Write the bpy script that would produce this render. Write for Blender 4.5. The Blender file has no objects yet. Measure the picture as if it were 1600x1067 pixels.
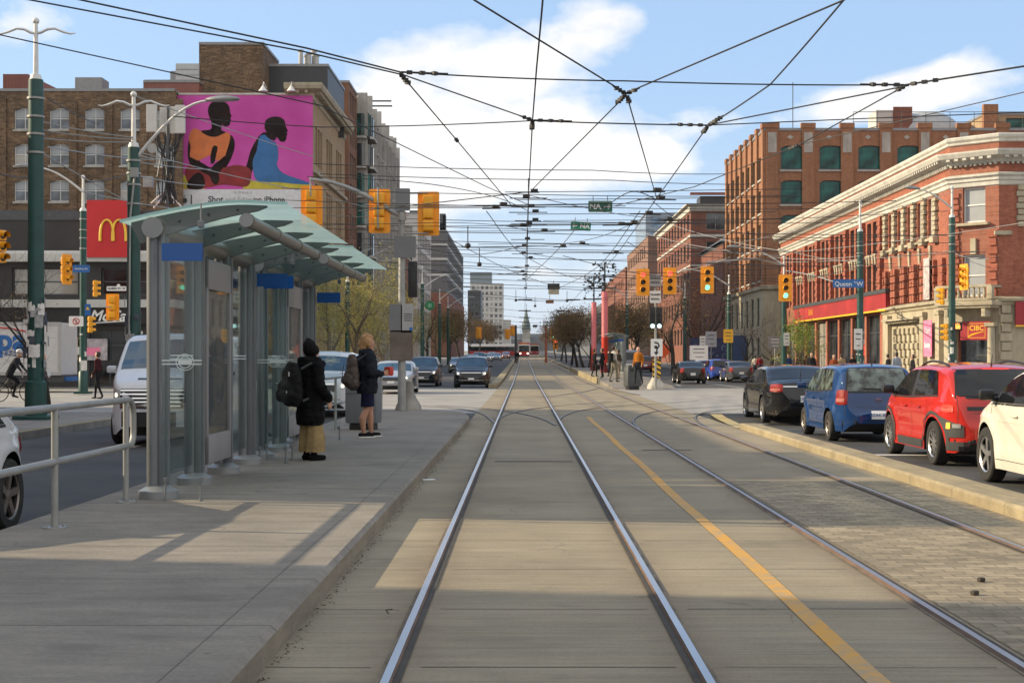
HAZE = 0.00007
import bpy, bmesh, math, random
from mathutils import Vector, Matrix, noise
from mathutils.bvhtree import BVHTree
R = math.radians
PI = math.pi
rnd = random.Random(7)
SC = bpy.context.scene
COL = SC.collection
F, VX, HY, CH = 2250.0, 818.0, 560.0, 1.5          # focal length in photo pixels, vanishing point, eye height

def P(px, py, Y):
    return Vector(((px-VX)*Y/F, Y, CH+(HY-py)*Y/F))
def G(px, py, z=0.0):
    Y = F*(CH-z)/(py-HY)
    return Vector(((px-VX)*Y/F, Y, z))
def gz(Y):
    return 0.0 if Y < 95 else .007*(Y-95)
def sm(a, b, t):
    t = max(0, min(1, (t-a)/(b-a))); return t*t*(3-2*t)
def rz(Y):                                          # asphalt level: below the raised tramway, level with it in the crossing
    return -.12+.108*sm(35.5, 39.5, Y)-.088*sm(72, 78, Y)+gz(Y)

# ------------------------------------------------------------------ materials
MATS = {}
class NT:
    def __init__(s, name):
        s.m = bpy.data.materials.new(name); s.m.use_nodes = True
        s.t = s.m.node_tree; s.t.nodes.clear()
        s.out = s.n('ShaderNodeOutputMaterial')
    def n(s, typ, **kw):
        x = s.t.nodes.new(typ)
        for k, v in kw.items(): setattr(x, k, v)
        return x
    def l(s, a, b): s.t.links.new(a, b)
    def coord(s, scale=(1,1,1), kind='Object'):
        tc = s.n('ShaderNodeTexCoord'); mp = s.n('ShaderNodeMapping')
        mp.inputs['Scale'].default_value = scale
        s.l(tc.outputs[kind], mp.inputs[0]); return mp.outputs[0]
    def noise(s, vec, scale, detail=6, rough=.6):
        x = s.n('ShaderNodeTexNoise'); x.inputs['Scale'].default_value = scale
        x.inputs['Detail'].default_value = detail; x.inputs['Roughness'].default_value = rough
        s.l(vec, x.inputs['Vector']); return x.outputs['Fac']
    def ramp(s, fac, stops):
        x = s.n('ShaderNodeValToRGB'); e = x.color_ramp.elements
        while len(e) < len(stops): e.new(.5)
        for i, (p, c) in enumerate(stops):
            e[i].position = p; e[i].color = tuple(c)+(1,) if len(c) == 3 else c
        s.l(fac, x.inputs[0]); return x.outputs[0]
    def mix(s, fac, a, b, mode='MIX'):
        x = s.n('ShaderNodeMix', data_type='RGBA', blend_type=mode)
        for sock, v in ((x.inputs[0], fac), (x.inputs[6], a), (x.inputs[7], b)):
            if hasattr(v, 'is_output'): s.l(v, sock)
            elif isinstance(v, (int, float)): sock.default_value = v
            else: sock.default_value = tuple(v)+(1,)
        return x.outputs[2]
    def math(s, op, a, b=0, c=0):
        x = s.n('ShaderNodeMath', operation=op)
        for i, v in enumerate((a, b, c)):
            if hasattr(v, 'is_output'): s.l(v, x.inputs[i])
            else: x.inputs[i].default_value = v
        return x.outputs[0]
    def bsdf(s, col, rough=.6, metal=0, bump=None, bstr=.2, bdist=.01, coat=0, spec=.5, coat_ior=1.5):
        b = s.n('ShaderNodeBsdfPrincipled')
        for k, v in (('Base Color', col), ('Roughness', rough), ('Metallic', metal)):
            if hasattr(v, 'is_output'): s.l(v, b.inputs[k])
            elif isinstance(v, (int, float)): b.inputs[k].default_value = v
            else: b.inputs[k].default_value = tuple(v)+(1,)
        b.inputs['Coat Weight'].default_value = coat; b.inputs['Coat IOR'].default_value = coat_ior; b.inputs['Coat Roughness'].default_value = .04
        b.inputs['Specular IOR Level'].default_value = spec
        if bump is not None:
            bp = s.n('ShaderNodeBump'); bp.inputs['Strength'].default_value = bstr; bp.inputs['Distance'].default_value = bdist
            s.l(bump, bp.inputs['Height']); s.l(bp.outputs[0], b.inputs['Normal'])
        s.l(b.outputs[0], s.out.inputs[0]); return b
def sc_(c, k): return tuple(min(1, x*k) for x in c)

def mat(name, col, rough=.6, metal=0, var=.12, scale=2.5, bump=.15, bs=60, coat=0, spec=.5, col2=None, stretch=(1,1,1)):
    if name in MATS: return MATS[name]
    t = NT(name); v = t.coord(stretch)
    f = t.noise(v, scale)
    c = t.ramp(f, [(.3, sc_(col, 1-var)), (.7, col2 or sc_(col, 1+var))])
    b = t.noise(v, bs, 3) if bump else None
    t.bsdf(c, rough, metal, b, bump, .004, coat, spec)
    MATS[name] = t.m; return t.m
def emit(name, col, strength):
    if name in MATS: return MATS[name]
    t = NT(name); b = t.bsdf(sc_(col, .6), .3)
    b.inputs['Emission Color'].default_value = tuple(col)+(1,); b.inputs['Emission Strength'].default_value = strength
    MATS[name] = t.m; return t.m
def concrete(name, a, b, joint=None, streak=(1,1,1), rails=False, stain=.5, cracks=0.0):
    """Weathered concrete: large patches, fine grain, broom streaks, optional sawn joints."""
    t = NT(name); v = t.coord(); vs = t.coord(streak)
    c = t.ramp(t.noise(v, .55, 8, .65), [(.3, a), (.72, b)])
    s1 = t.noise(vs, 1.7, 6, .7)
    c = t.mix(.75, c, t.ramp(s1, [(.25, (.52,.5,.48)), (.75, (1.16,1.16,1.14))]), 'MULTIPLY')
    s2 = t.noise(v, 38, 4, .7)
    c = t.mix(.6, c, t.ramp(s2, [(.3, (.72,.72,.72)), (.7, (1.15,1.15,1.15))]), 'MULTIPLY')
    blot = t.ramp(t.noise(v, 2.3, 3, .5), [(.62, (0,0,0)), (.72, (1,1,1))])
    c = t.mix(t.math('MULTIPLY', blot, stain*.35), c, sc_(a, .55))
    cd = t.n('ShaderNodeVectorMath', operation='ADD'); dn = t.n('ShaderNodeTexNoise'); dn.inputs['Scale'].default_value = 1.3; t.l(v, dn.inputs['Vector']); t.l(v, cd.inputs[0]); t.l(dn.outputs['Color'], cd.inputs[1])
    vo = t.n('ShaderNodeTexVoronoi', feature='DISTANCE_TO_EDGE'); vo.inputs['Scale'].default_value = .42; t.l(cd.outputs[0], vo.inputs['Vector'])
    crk = t.math('MULTIPLY', t.ramp(vo.outputs['Distance'], [(.0, (1,1,1)), (.0045, (0,0,0))]), t.ramp(t.noise(v, .33, 2), [(.52, (0,0,0)), (.6, (1,1,1))]))
    c = t.mix(t.math('MULTIPLY', crk, .7*cracks), c, (.05,.045,.04))
    gum = t.n('ShaderNodeTexVoronoi'); gum.inputs['Scale'].default_value = 2.6; t.l(v, gum.inputs['Vector'])
    gm = t.math('MULTIPLY', t.ramp(gum.outputs['Distance'], [(.045, (1,1,1)), (.06, (0,0,0))]), t.ramp(t.noise(v, 1.7, 2), [(.5, (0,0,0)), (.56, (1,1,1))]))
    c = t.mix(t.math('MULTIPLY', gm, .55*cracks), c, (.09,.085,.08))
    if rails:                                       # rust and brake dust lying along each rail
        sep = t.n('ShaderNodeSeparateXYZ'); t.l(v, sep.inputs[0]); tot = None
        for x0 in (-.637, .858, 2.415, 3.91):
            d = t.math('ABSOLUTE', t.math('SUBTRACT', sep.outputs[0], x0))
            k = t.math('POWER', t.math('SUBTRACT', 1.0, t.math('MINIMUM', t.math('DIVIDE', d, .3), 1.0)), 1.6)
            tot = k if tot is None else t.math('ADD', tot, k)
        nz = t.noise(v, 5, 5, .7)
        c = t.mix(t.math('MULTIPLY', t.math('MULTIPLY', tot, nz), 1.05), c, (.12,.082,.052))
        yn = t.ramp(t.noise(vs, .6, 4), [(.4, (0,0,0)), (.75, (1,1,1))])
        c = t.mix(t.math('MULTIPLY', yn, .22), c, (.34,.27,.16))
    if joint:
        br = t.n('ShaderNodeTexBrick', offset=0.0)
        br.inputs['Scale'].default_value = 1; br.inputs['Brick Width'].default_value = joint[0]; br.inputs['Row Height'].default_value = joint[1]
        br.inputs['Mortar Size'].default_value = .012; br.inputs['Mortar Smooth'].default_value = .3
        mp = t.n('ShaderNodeMapping'); tc = t.n('ShaderNodeTexCoord'); t.l(tc.outputs['Object'], mp.inputs[0])
        mp.inputs['Location'].default_value = joint[2] if len(joint) > 2 else (0,0,0)
        t.l(mp.outputs[0], br.inputs['Vector'])
        wob = t.noise(v, 9, 3)
        c = t.mix(t.math('MULTIPLY', br.outputs['Fac'], t.math('ADD', .35, t.math('MULTIPLY', wob, .7))), c, (.055,.05,.045))
    bp = t.math('ADD', t.math('MULTIPLY', s2, .6), t.math('MULTIPLY', s1, .4))
    t.bsdf(c, t.math('ADD', .72, t.math('MULTIPLY', s1, .2)), 0, bp, .25, .006, spec=.3)
    MATS[name] = t.m; return t.m
def brick(name, a, b, mortar, bw=.24, bh=.08, ms=.012, var=.35, soot=.35, flat=False):
    """Brick laid on any upright wall (or flat pavers)."""
    t = NT(name); v = t.coord(); sep = t.n('ShaderNodeSeparateXYZ'); t.l(v, sep.inputs[0])
    cm = t.n('ShaderNodeCombineXYZ')
    if flat: t.l(sep.outputs[0], cm.inputs[0]); t.l(sep.outputs[1], cm.inputs[1])
    else: t.l(t.math('ADD', sep.outputs[0], sep.outputs[1]), cm.inputs[0]); t.l(sep.outputs[2], cm.inputs[1])
    br = t.n('ShaderNodeTexBrick'); br.inputs['Scale'].default_value = 1
    br.inputs['Brick Width'].default_value = bw; br.inputs['Row Height'].default_value = bh
    br.inputs['Mortar Size'].default_value = ms; br.inputs['Color1'].default_value = a+(1,); br.inputs['Color2'].default_value = b+(1,)
    br.inputs['Mortar'].default_value = mortar+(1,); t.l(cm.outputs[0], br.inputs['Vector'])
    n1 = t.noise(v, .35, 6, .65); n2 = t.noise(v, 6, 4, .7)
    c = t.mix(var, br.outputs[0], t.ramp(n2, [(.3, (.45,.45,.45)), (.7, (1.35,1.3,1.25))]), 'MULTIPLY')
    c = t.mix(soot, c, t.ramp(n1, [(.3, (.5,.5,.5)), (.65, (1.15,1.12,1.1))]), 'MULTIPLY')
    vst = t.noise(t.coord((1.2,1.2,.12)), 1.5, 5)
    c = t.mix(.35, c, t.ramp(vst, [(.35, (.62,.62,.62)), (.6, (1.08,1.08,1.08))]), 'MULTIPLY')
    t.bsdf(c, .85, 0, t.math('SUBTRACT', 1.0, br.outputs['Fac']), .35, .008, spec=.25)
    MATS[name] = t.m; return t.m
def glass_dark(name, col=(.02,.025,.03), rough=.04, var=.5, scale=.7, spec=.8, blinds=False):
    t = NT(name); v = t.coord(); oi = t.n('ShaderNodeObjectInfo')
    c = t.ramp(t.noise(v, scale, 2), [(.4, sc_(col, 1-var)), (.6, sc_(col, 1+var*2))])
    if blinds: c = t.mix(t.ramp(oi.outputs['Random'], [(.62, (0,0,0)), (.64, (1,1,1))]), c, (.26,.25,.22)); c = t.mix(1, c, t.ramp(oi.outputs['Random'], [(0, (.5,.5,.5)), (1, (1.3,1.3,1.3))]), 'MULTIPLY')
    wob = t.noise(v, 1.2, 2)
    t.bsdf(c, rough, 0, wob, .04, .05, spec=spec); MATS[name] = t.m; return t.m
def glass_clear(name, tint=(.93,.97,.965), refl=.10):
    t = NT(name); tr = t.n('ShaderNodeBsdfTransparent'); tr.inputs[0].default_value = tint+(1,)
    gl = t.n('ShaderNodeBsdfGlossy'); gl.inputs['Roughness'].default_value = .02
    lw = t.n('ShaderNodeLayerWeight'); lw.inputs[0].default_value = .12
    f = t.math('ADD', t.math('MULTIPLY', lw.outputs['Fresnel'], .55), refl*.2)
    mx = t.n('ShaderNodeMixShader'); t.l(f, mx.inputs[0]); t.l(tr.outputs[0], mx.inputs[1]); t.l(gl.outputs[0], mx.inputs[2])
    t.l(mx.outputs[0], t.out.inputs[0]); MATS[name] = t.m; return t.m
def glass_roof(name):
    t = NT(name); tr = t.n('ShaderNodeBsdfTransparent'); tr.inputs[0].default_value = (.56,.72,.71,1)
    b = t.n('ShaderNodeBsdfPrincipled'); b.inputs['Base Color'].default_value = (.28,.43,.43,1); b.inputs['Roughness'].default_value = .25
    tl = t.n('ShaderNodeBsdfTranslucent'); tl.inputs[0].default_value = (.33,.47,.47,1)
    m0 = t.n('ShaderNodeMixShader'); m0.inputs[0].default_value = .8
    t.l(b.outputs[0], m0.inputs[1]); t.l(tl.outputs[0], m0.inputs[2])
    mx = t.n('ShaderNodeMixShader'); dn = t.noise(t.coord(), 2, 5)
    t.l(t.math('ADD', .5, t.math('MULTIPLY', dn, .3)), mx.inputs[0]); t.l(tr.outputs[0], mx.inputs[1]); t.l(m0.outputs[0], mx.inputs[2])
    t.l(mx.outputs[0], t.out.inputs[0]); MATS[name] = t.m; return t.m
def paint(name, col, rough=.28, var=.05, spec=.5, metal=0.0):
    if name in MATS: return MATS[name]
    t = NT(name); v = t.coord(); d = t.noise(v, 3, 5, .7); sep = t.n('ShaderNodeSeparateXYZ'); t.l(v, sep.inputs[0])
    c = t.ramp(d, [(.35, sc_(col, 1-var)), (.65, sc_(col, 1+var))])
    dirt = t.math('MULTIPLY', t.math('SUBTRACT', 1.0, t.math('MINIMUM', t.math('DIVIDE', sep.outputs[2], .5), 1.0)), t.math('MULTIPLY', d, .17))
    c = t.mix(dirt, c, (.13,.115,.1))
    t.bsdf(c, t.math('ADD', .5, t.math('MULTIPLY', dirt, .4)), metal, None, coat=1.0, spec=.06, coat_ior=1.55)
    MATS[name] = t.m; return t.m
def worn_paint(name, col, under, amount=.45, scale=7):
    t = NT(name); v = t.coord()
    f = t.math('ADD', t.math('MULTIPLY', t.noise(v, scale, 8, .75), .7), t.math('MULTIPLY', t.noise(v, 1.1, 3), .4))
    k = t.ramp(f, [(amount, (0,0,0)), (amount+.16, (1,1,1))])
    t.bsdf(t.mix(k, under, col), .7, spec=.3); MATS[name] = t.m; return t.m
def leafmat(name, a, b):
    t = NT(name); oi = t.n('ShaderNodeObjectInfo'); v = t.coord()
    f = t.math('ADD', t.math('MULTIPLY', t.noise(v, .9, 3), .8), t.math('MULTIPLY', oi.outputs['Random'], .25))
    c = t.ramp(f, [(.3, a), (.75, b)])
    bs = t.n('ShaderNodeBsdfDiffuse'); tl = t.n('ShaderNodeBsdfTranslucent'); mx = t.n('ShaderNodeMixShader'); mx.inputs[0].default_value = .35
    t.l(c, bs.inputs[0]); t.l(c, tl.inputs[0]); t.l(bs.outputs[0], mx.inputs[1]); t.l(tl.outputs[0], mx.inputs[2])
    t.l(mx.outputs[0], t.out.inputs[0]); MATS[name] = t.m; return t.m

TRACK = concrete('track_concrete', (.21,.18,.127), (.345,.295,.21), None, (.5,9,1), True, .7, 1.0)
PLAT = concrete('platform_concrete', (.195,.176,.148), (.285,.256,.215), (40, 1.55, (13,.4,0)), (1,3.2,1), False, .8, 1.0)
KERB = concrete('kerb_concrete', (.25,.205,.125), (.40,.335,.215), None, (6,1,1))
KERBD = concrete('kerb_weathered', (.2,.17,.13), (.31,.265,.2), None, (1,1,6))
WALK = concrete('sidewalk_concrete', (.22,.21,.195), (.32,.305,.28), (1.6, 1.6))
CROSS = concrete('crossing_concrete', (.27,.26,.245), (.39,.375,.35), (7, 4.5), (.35,6,1), False, .8)
ASPH = concrete('asphalt', (.05,.05,.052), (.095,.094,.093), None, (.5,.08,1), False, .4)
PAVER = brick('tram_pavers', (.22,.187,.13), (.345,.292,.205), (.16,.137,.10), .22, .11, .006, .45, .5, True)
STEELRAIL = mat('polished_rail', (.56,.56,.57), .3, .95, .12, 3, .05, 40, stretch=(1,.2,1))
RUST = mat('rusted_rail', (.16,.1,.065), .55, .5, .3, 3, .1, 40)
GROOVE = mat('rail_groove', (.045,.038,.03), .9, 0, .3, 6)
STEEL = mat('galvanised_steel', (.29,.295,.285), .5, .35, .14, 4, .08, 50)
ALU = mat('shelter_aluminium', (.165,.178,.19), .45, .35, .08, 3, .04, 50)
ALUL = mat('pale_aluminium', (.24,.25,.255), .45, .3, .06, 3, .04, 50)
FIN = mat('shelter_fin', (.12,.135,.135), .5, .1, .08, 2, .03, 40)
GREENP = mat('green_pole_paint', (.008,.055,.047), .45, 0, .22, 3, .08, 40)
WHITEP = mat('white_metal', (.62,.62,.6), .5, .1, .1, 4, .05)
GREYP = mat('grey_metal', (.23,.235,.24), .5, .2, .12, 4)
DKGREY = mat('dark_grey_metal', (.06,.065,.07), .5, .1, .2, 4)
BLACK = mat('black_plastic', (.014,.014,.015), .5, 0, .2, 6)
RUBBER = mat('tyre_rubber', (.022,.021,.02), .85, 0, .2, 8)
YELLOWP = mat('signal_yellow', (.82,.37,.012), .45, 0, .05, 3, .03)
YELLOWD = mat('signal_back_yellow', (.86,.33,.01), .5, 0, .05, 3, .03)
BLUEBAND = mat('blue_film', (.004,.075,.30), .3, 0, .04)
SIGNBLUE = mat('sign_blue', (.02,.12,.36), .4, 0, .06)
SIGNGREEN = mat('sign_green', (.0,.22,.14), .4, 0, .06)
SIGNWHITE = mat('sign_white', (.78,.78,.76), .45, 0, .05)
PAPER = mat('paper', (.62,.61,.58), .8, 0, .2, 8)
REDSIGN = mat('sign_red', (.52,.012,.015), .4, 0, .08, .8)
REDDARK = mat('bank_red', (.3,.012,.02), .4, 0, .08, .8)
GOLD = mat('sign_gold', (.85,.48,.03), .4, 0, .05)
PINK = mat('poster_pink', (.85,.22,.36), .5, 0, .06)
ORANGE = mat('orange_plastic', (.85,.12,.02), .5, 0, .08)
WIRE = mat('wire_black', (.02,.02,.022), .6, 0, .1)
ROOFG = glass_roof('teal_roof_glass')
CLEAR = glass_clear('clear_glass')
FROST = mat('frosted_film', (.55,.62,.62), .6, 0, .05)
CARGLASS = glass_dark('car_glass', (.010,.012,.015), .03, .3, .7, .45)
WINGLASS = glass_dark('window_glass', (.11,.14,.18), .06, .75, .35, .8, True)
WINDARK = glass_dark('window_glass_dark', (.025,.03,.035), .06, .8, .4, .8, True)
WINBLUE = glass_dark('window_glass_blue', (.10,.2,.33), .08, .4, .4)
WINGREEN = glass_dark('window_glass_green', (.009,.065,.056), .2, .55, .5, .3)
BLIND = mat('window_blind', (.29,.31,.33), .4, 0, .15, .5)
RIM = mat('alloy_rim', (.5,.5,.51), .3, .8, .08, 4, 0)
CHROME = mat('chrome', (.7,.7,.7), .12, 1, .05, 4, 0)
TAIL = emit('tail_lens', (.34,.008,.006), .06)
TAILON = emit('brake_lamp_lit', (1,.05,.03), .5)
HEADL = mat('headlamp_glass', (.45,.47,.5), .1, .2, .1, 4, 0)
HEADON = emit('headlamp_lit', (1,.86,.62), 2.6)
AMBER = emit('turn_signal_lit', (1,.42,.03), 1.1)
LRED = emit('signal_red_lit', (1,.10,.06), 1.0)
LGREEN = emit('signal_green_lit', (.22,.95,.62), .85)
LENSDARK = mat('signal_lens_dark', (.03,.016,.01), .25, 0, .2)
LWHITE = emit('signal_white_lit', (.65,1,.97), 1.1)
SKIN = mat('skin', (.5,.29,.2), .55, 0, .08, 8, .05)
SKIND = mat('skin_tanned', (.42,.22,.14), .55, 0, .1, 8, .05)
STONE = concrete('limestone', (.36,.315,.23), (.52,.465,.35), None, (1,1,.2), False, .7)
STONEG = concrete('grey_stone', (.36,.35,.32), (.5,.485,.45), None, (1,1,.2), False, .6)
TRIM = concrete('painted_cornice', (.5,.49,.45), (.66,.65,.6), None, (1,1,.3), False, .4)
BRRED = brick('red_brick', (.29,.092,.058), (.39,.14,.09), (.3,.14,.1), .23, .075, .008)
BRBROWN = brick('orange_brown_brick', (.27,.115,.055), (.36,.165,.08), (.3,.19,.13))
BRTAN = brick('tan_soot_brick', (.11,.072,.044), (.25,.165,.10), (.17,.135,.10), .5, .16, .02, var=.95, soot=.75)
BRYEL = brick('yellow_brick', (.35,.235,.125), (.43,.30,.17), (.35,.28,.2))
BRDARK = brick('dark_brick', (.20,.07,.045), (.27,.10,.06), (.2,.12,.1))
GREYCLAD = mat('grey_cladding', (.10,.10,.105), .6, .1, .15, 1.2)
DARKCLAD = mat('dark_cladding', (.035,.037,.042), .5, .1, .2, 1)
RUSTCLAD = mat('rust_cladding', (.22,.085,.07), .7, .1, .12, 1)
PALECLAD = mat('pale_cladding', (.46,.45,.43), .7, 0, .1, .6)
CONC2 = concrete('condo_concrete', (.38,.37,.345), (.52,.50,.47), None, (1,1,.2))
BARK = mat('bark', (.15,.115,.08), .9, 0, .3, 5, .5, 20, stretch=(1,1,.3))
BARKD = mat('bark_dark', (.035,.028,.024), .9, 0, .3, 5, .5, 20, stretch=(1,1,.3))
LEAFG = leafmat('spring_leaf', (.25,.225,.06), (.42,.38,.14))
LEAFB = leafmat('bud_leaf_brown', (.16,.105,.055), (.27,.19,.10))
LEAFD = leafmat('young_leaf_green', (.14,.19,.035), (.28,.34,.09))
# ------------------------------------------------------------------ mesh building
class MB:
    def __init__(s): s.v = []; s.f = []; s.mi = []; s.m = 0
    def add(s, vs, fs):
        o = len(s.v); s.v += [tuple(v) for v in vs]
        for f in fs: s.f.append([o+i for i in f]); s.mi.append(s.m)
        return s
    def mat(s, i): s.m = i; return s
    def quad(s, a, b, c, d): return s.add([a,b,c,d], [(0,1,2,3)])
    def box(s, c, size, rz=0.0, bev=0.0, ax=None):
        x, y, z = [k/2 for k in size]; M = Matrix.Rotation(rz, 3, 'Z') if rz else Matrix.Identity(3)
        if ax is not None: M = ax
        c = Vector(c)
        if bev <= 0:
            vs = [c+M@Vector((sx*x, sy*y, sz*z)) for sx in (-1,1) for sy in (-1,1) for sz in (-1,1)]
            return s.add(vs, [(0,1,3,2),(4,6,7,5),(0,4,5,1),(2,3,7,6),(0,2,6,4),(1,5,7,3)])
        bm = bmesh.new(); bmesh.ops.create_cube(bm, size=1)
        for v in bm.verts: v.co = Vector((v.co.x*2*x, v.co.y*2*y, v.co.z*2*z))
        bmesh.ops.bevel(bm, geom=bm.edges[:], offset=min(bev, x*.95, y*.95, z*.95), segments=2, affect='EDGES', profile=.6)
        bm.verts.index_update(); s.add([c+M@v.co for v in bm.verts], [[v.index for v in f.verts] for f in bm.faces]); bm.free()
        return s
    def bx(s, x0, x1, y0, y1, z0, z1, bev=0.0):
        return s.box(((x0+x1)/2, (y0+y1)/2, (z0+z1)/2), (abs(x1-x0), abs(y1-y0), abs(z1-z0)), 0, bev)
    def cyl(s, a, b, r1, r2=None, n=12, cap=True):
        r2 = r1 if r2 is None else r2
        return s.tube([a, b], [r1, r2], n, cap)
    def tube(s, pts, r, n=8, cap=True):
        pts = [Vector(p) for p in pts]; k = len(pts)
        rr = r if isinstance(r, (list, tuple)) else [r]*k
        vs = []; ref = None
        for i, p in enumerate(pts):
            t = (pts[min(i+1, k-1)]-pts[max(i-1, 0)])
            t = t.normalized() if t.length > 1e-9 else Vector((0,0,1))
            if ref is None: ref = Vector((0,0,1)) if abs(t.z) < .9 else Vector((1,0,0))
            u = t.cross(ref)
            if u.length < 1e-6: u = t.orthogonal()
            u.normalize(); w = u.cross(t); ref = w
            for j in range(n):
                a = 2*PI*j/n; vs.append(p+(u*math.cos(a)+w*math.sin(a))*rr[i])
        fs = [(i*n+j, i*n+(j+1)%n, (i+1)*n+(j+1)%n, (i+1)*n+j) for i in range(k-1) for j in range(n)]
        if cap: fs += [tuple(range(n-1, -1, -1)), tuple(range((k-1)*n, k*n))]
        return s.add(vs, fs)
    def lathe(s, prof, c=(0,0,0), n=20, axis='Z', cap=True):
        vs = []
        for r, h in prof:
            for j in range(n):
                a = 2*PI*j/n; p = (r*math.cos(a), r*math.sin(a), h)
                if axis == 'X': p = (h, r*math.cos(a), r*math.sin(a))
                if axis == 'Y': p = (r*math.sin(a), h, r*math.cos(a))
                vs.append((p[0]+c[0], p[1]+c[1], p[2]+c[2]))
        k = len(prof); fs = [(i*n+j, i*n+(j+1)%n, (i+1)*n+(j+1)%n, (i+1)*n+j) for i in range(k-1) for j in range(n)]
        if cap and prof[0][0] > 1e-4: fs.append(tuple(range(n-1, -1, -1)))
        if cap and prof[-1][0] > 1e-4: fs.append(tuple(range((k-1)*n, k*n)))
        return s.add(vs, fs)
    def prism(s, poly, d0, d1, axis='Y', fn=None):
        """poly in the plane across axis, run from d0 to d1 along it"""
        def q(p, d): return {'Y': (p[0], d, p[1]), 'X': (d, p[0], p[1]), 'Z': (p[0], p[1], d)}[axis]
        n = len(poly); vs = [q(p, d0) for p in poly]+[q(p, d1) for p in poly]
        fs = [(i, (i+1) % n, n+(i+1) % n, n+i) for i in range(n)]+[tuple(range(n-1, -1, -1)), tuple(range(n, 2*n))]
        return s.add(vs, fs)
    def sphere(s, c, r, n=10, sc=(1,1,1)):
        prof = [(max(1e-5, math.sin(PI*i/n)), -math.cos(PI*i/n)) for i in range(n+1)]
        o = len(s.v); s.lathe(prof, (0,0,0), n*2 if n < 8 else n+6)
        for i in range(o, len(s.v)):
            x, y, z = s.v[i]; s.v[i] = (c[0]+x*r*sc[0], c[1]+y*r*sc[1], c[2]+z*r*sc[2])
        return s
    def strip(s, pts, w, z=None):
        """flat ribbon along pts"""
        pts = [Vector(p) for p in pts]; vs = []
        for i, p in enumerate(pts):
            t = pts[min(i+1, len(pts)-1)]-pts[max(i-1, 0)]; t.z = 0; t.normalize(); u = Vector((t.y, -t.x, 0))*w/2
            vs += [p-u, p+u]
        return s.add(vs, [(2*i, 2*i+1, 2*i+3, 2*i+2) for i in range(len(pts)-1)])
    def xf(s, M, o=0):
        for i in range(o, len(s.v)): s.v[i] = tuple(M@Vector(s.v[i]))
        return s

def mesh(name, mb, mats, smooth=None):
    me = bpy.data.meshes.new(name); me.from_pydata(mb.v, [], mb.f)
    for m in (mats if isinstance(mats, (list, tuple)) else [mats]): me.materials.append(m)
    if len(me.materials) > 1: me.polygons.foreach_set('material_index', mb.mi)
    bm = bmesh.new(); bm.from_mesh(me); bmesh.ops.recalc_face_normals(bm, faces=bm.faces[:]); bm.to_mesh(me); bm.free()
    if smooth is not None:
        me.polygons.foreach_set('use_smooth', [True]*len(me.polygons)); me.set_sharp_from_angle(angle=R(smooth))
    me.update(); return me
def obj(name, mb, mats, parent=None, smooth=None, world=False, loc=None):
    if world and parent is not None:
        for i, v in enumerate(mb.v): mb.v[i] = tuple(Vector(v)-parent.location)
    me = mesh(name, mb, mats, smooth) if isinstance(mb, MB) else mb
    o = bpy.data.objects.new(name, me); COL.objects.link(o)
    if parent is not None: o.parent = parent
    if loc is not None: o.location = loc
    return o
def tag(o, label, cat, group=None):
    o['label'] = label; o['category'] = cat
    if group: o['group'] = group
    return o
def thing(name, label, cat, loc=(0,0,0), rz_=0.0, group=None, sc=1.0):
    o = bpy.data.objects.new(name, None); COL.objects.link(o); o.empty_display_size = .2
    o.location = loc; o.rotation_euler = (0, 0, rz_); o.scale = (sc, sc, sc)
    return tag(o, label, cat, group)
def struct(name, mb, mats, smooth=None, kind='structure'):
    o = obj(name, mb, mats, None, smooth); o['kind'] = kind; return o
KIDS = {}
def kids(o): return [c for c in COL.objects if c.parent == o]
def copy_tree(root, loc, rz_=0.0, label=None, group=None, sc=None):
    r = root.copy(); COL.objects.link(r); r.location = loc; r.rotation_euler = (0, 0, rz_)
    if sc: r.scale = (sc, sc, sc)
    if label: r['label'] = label
    if group: r['group'] = group
    key = root.name
    if key not in KIDS: KIDS[key] = [(c, kids(c)) for c in kids(root)]
    for c, gs in KIDS[key]:
        d = c.copy(); COL.objects.link(d); d.parent = r
        for g in gs:
            e = g.copy(); COL.objects.link(e); e.parent = d
    return r
TXT = {}
def text_mb(s, size, depth=.01, align='CENTER', shear=0.0, bold=0.0):
    """letters as a mesh in the XZ plane facing -Y, centred on the origin"""
    cu = bpy.data.curves.new('lettering', 'FONT'); cu.body = s; cu.size = size; cu.extrude = depth/2
    cu.align_x = align; cu.align_y = 'CENTER'; cu.shear = shear; cu.offset = bold; cu.resolution_u = 3
    ob = bpy.data.objects.new('lettering', cu); COL.objects.link(ob)
    dg = bpy.context.evaluated_depsgraph_get(); me = bpy.data.meshes.new_from_object(ob.evaluated_get(dg))
    mb = MB(); mb.add([(v.co.x, -v.co.z, v.co.y) for v in me.vertices], [list(p.vertices) for p in me.polygons])
    bpy.data.objects.remove(ob); bpy.data.curves.remove(cu); bpy.data.meshes.remove(me)
    return mb
def letters(parent, s, size, mat_, loc, rot=0.0, name='lettering', depth=.012, align='CENTER', shear=0.0, bold=0.0):
    o = obj(name, text_mb(s, size, depth, align, shear, bold), mat_, parent); o.location = loc; o.rotation_euler = (0, 0, rot); return o

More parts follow.
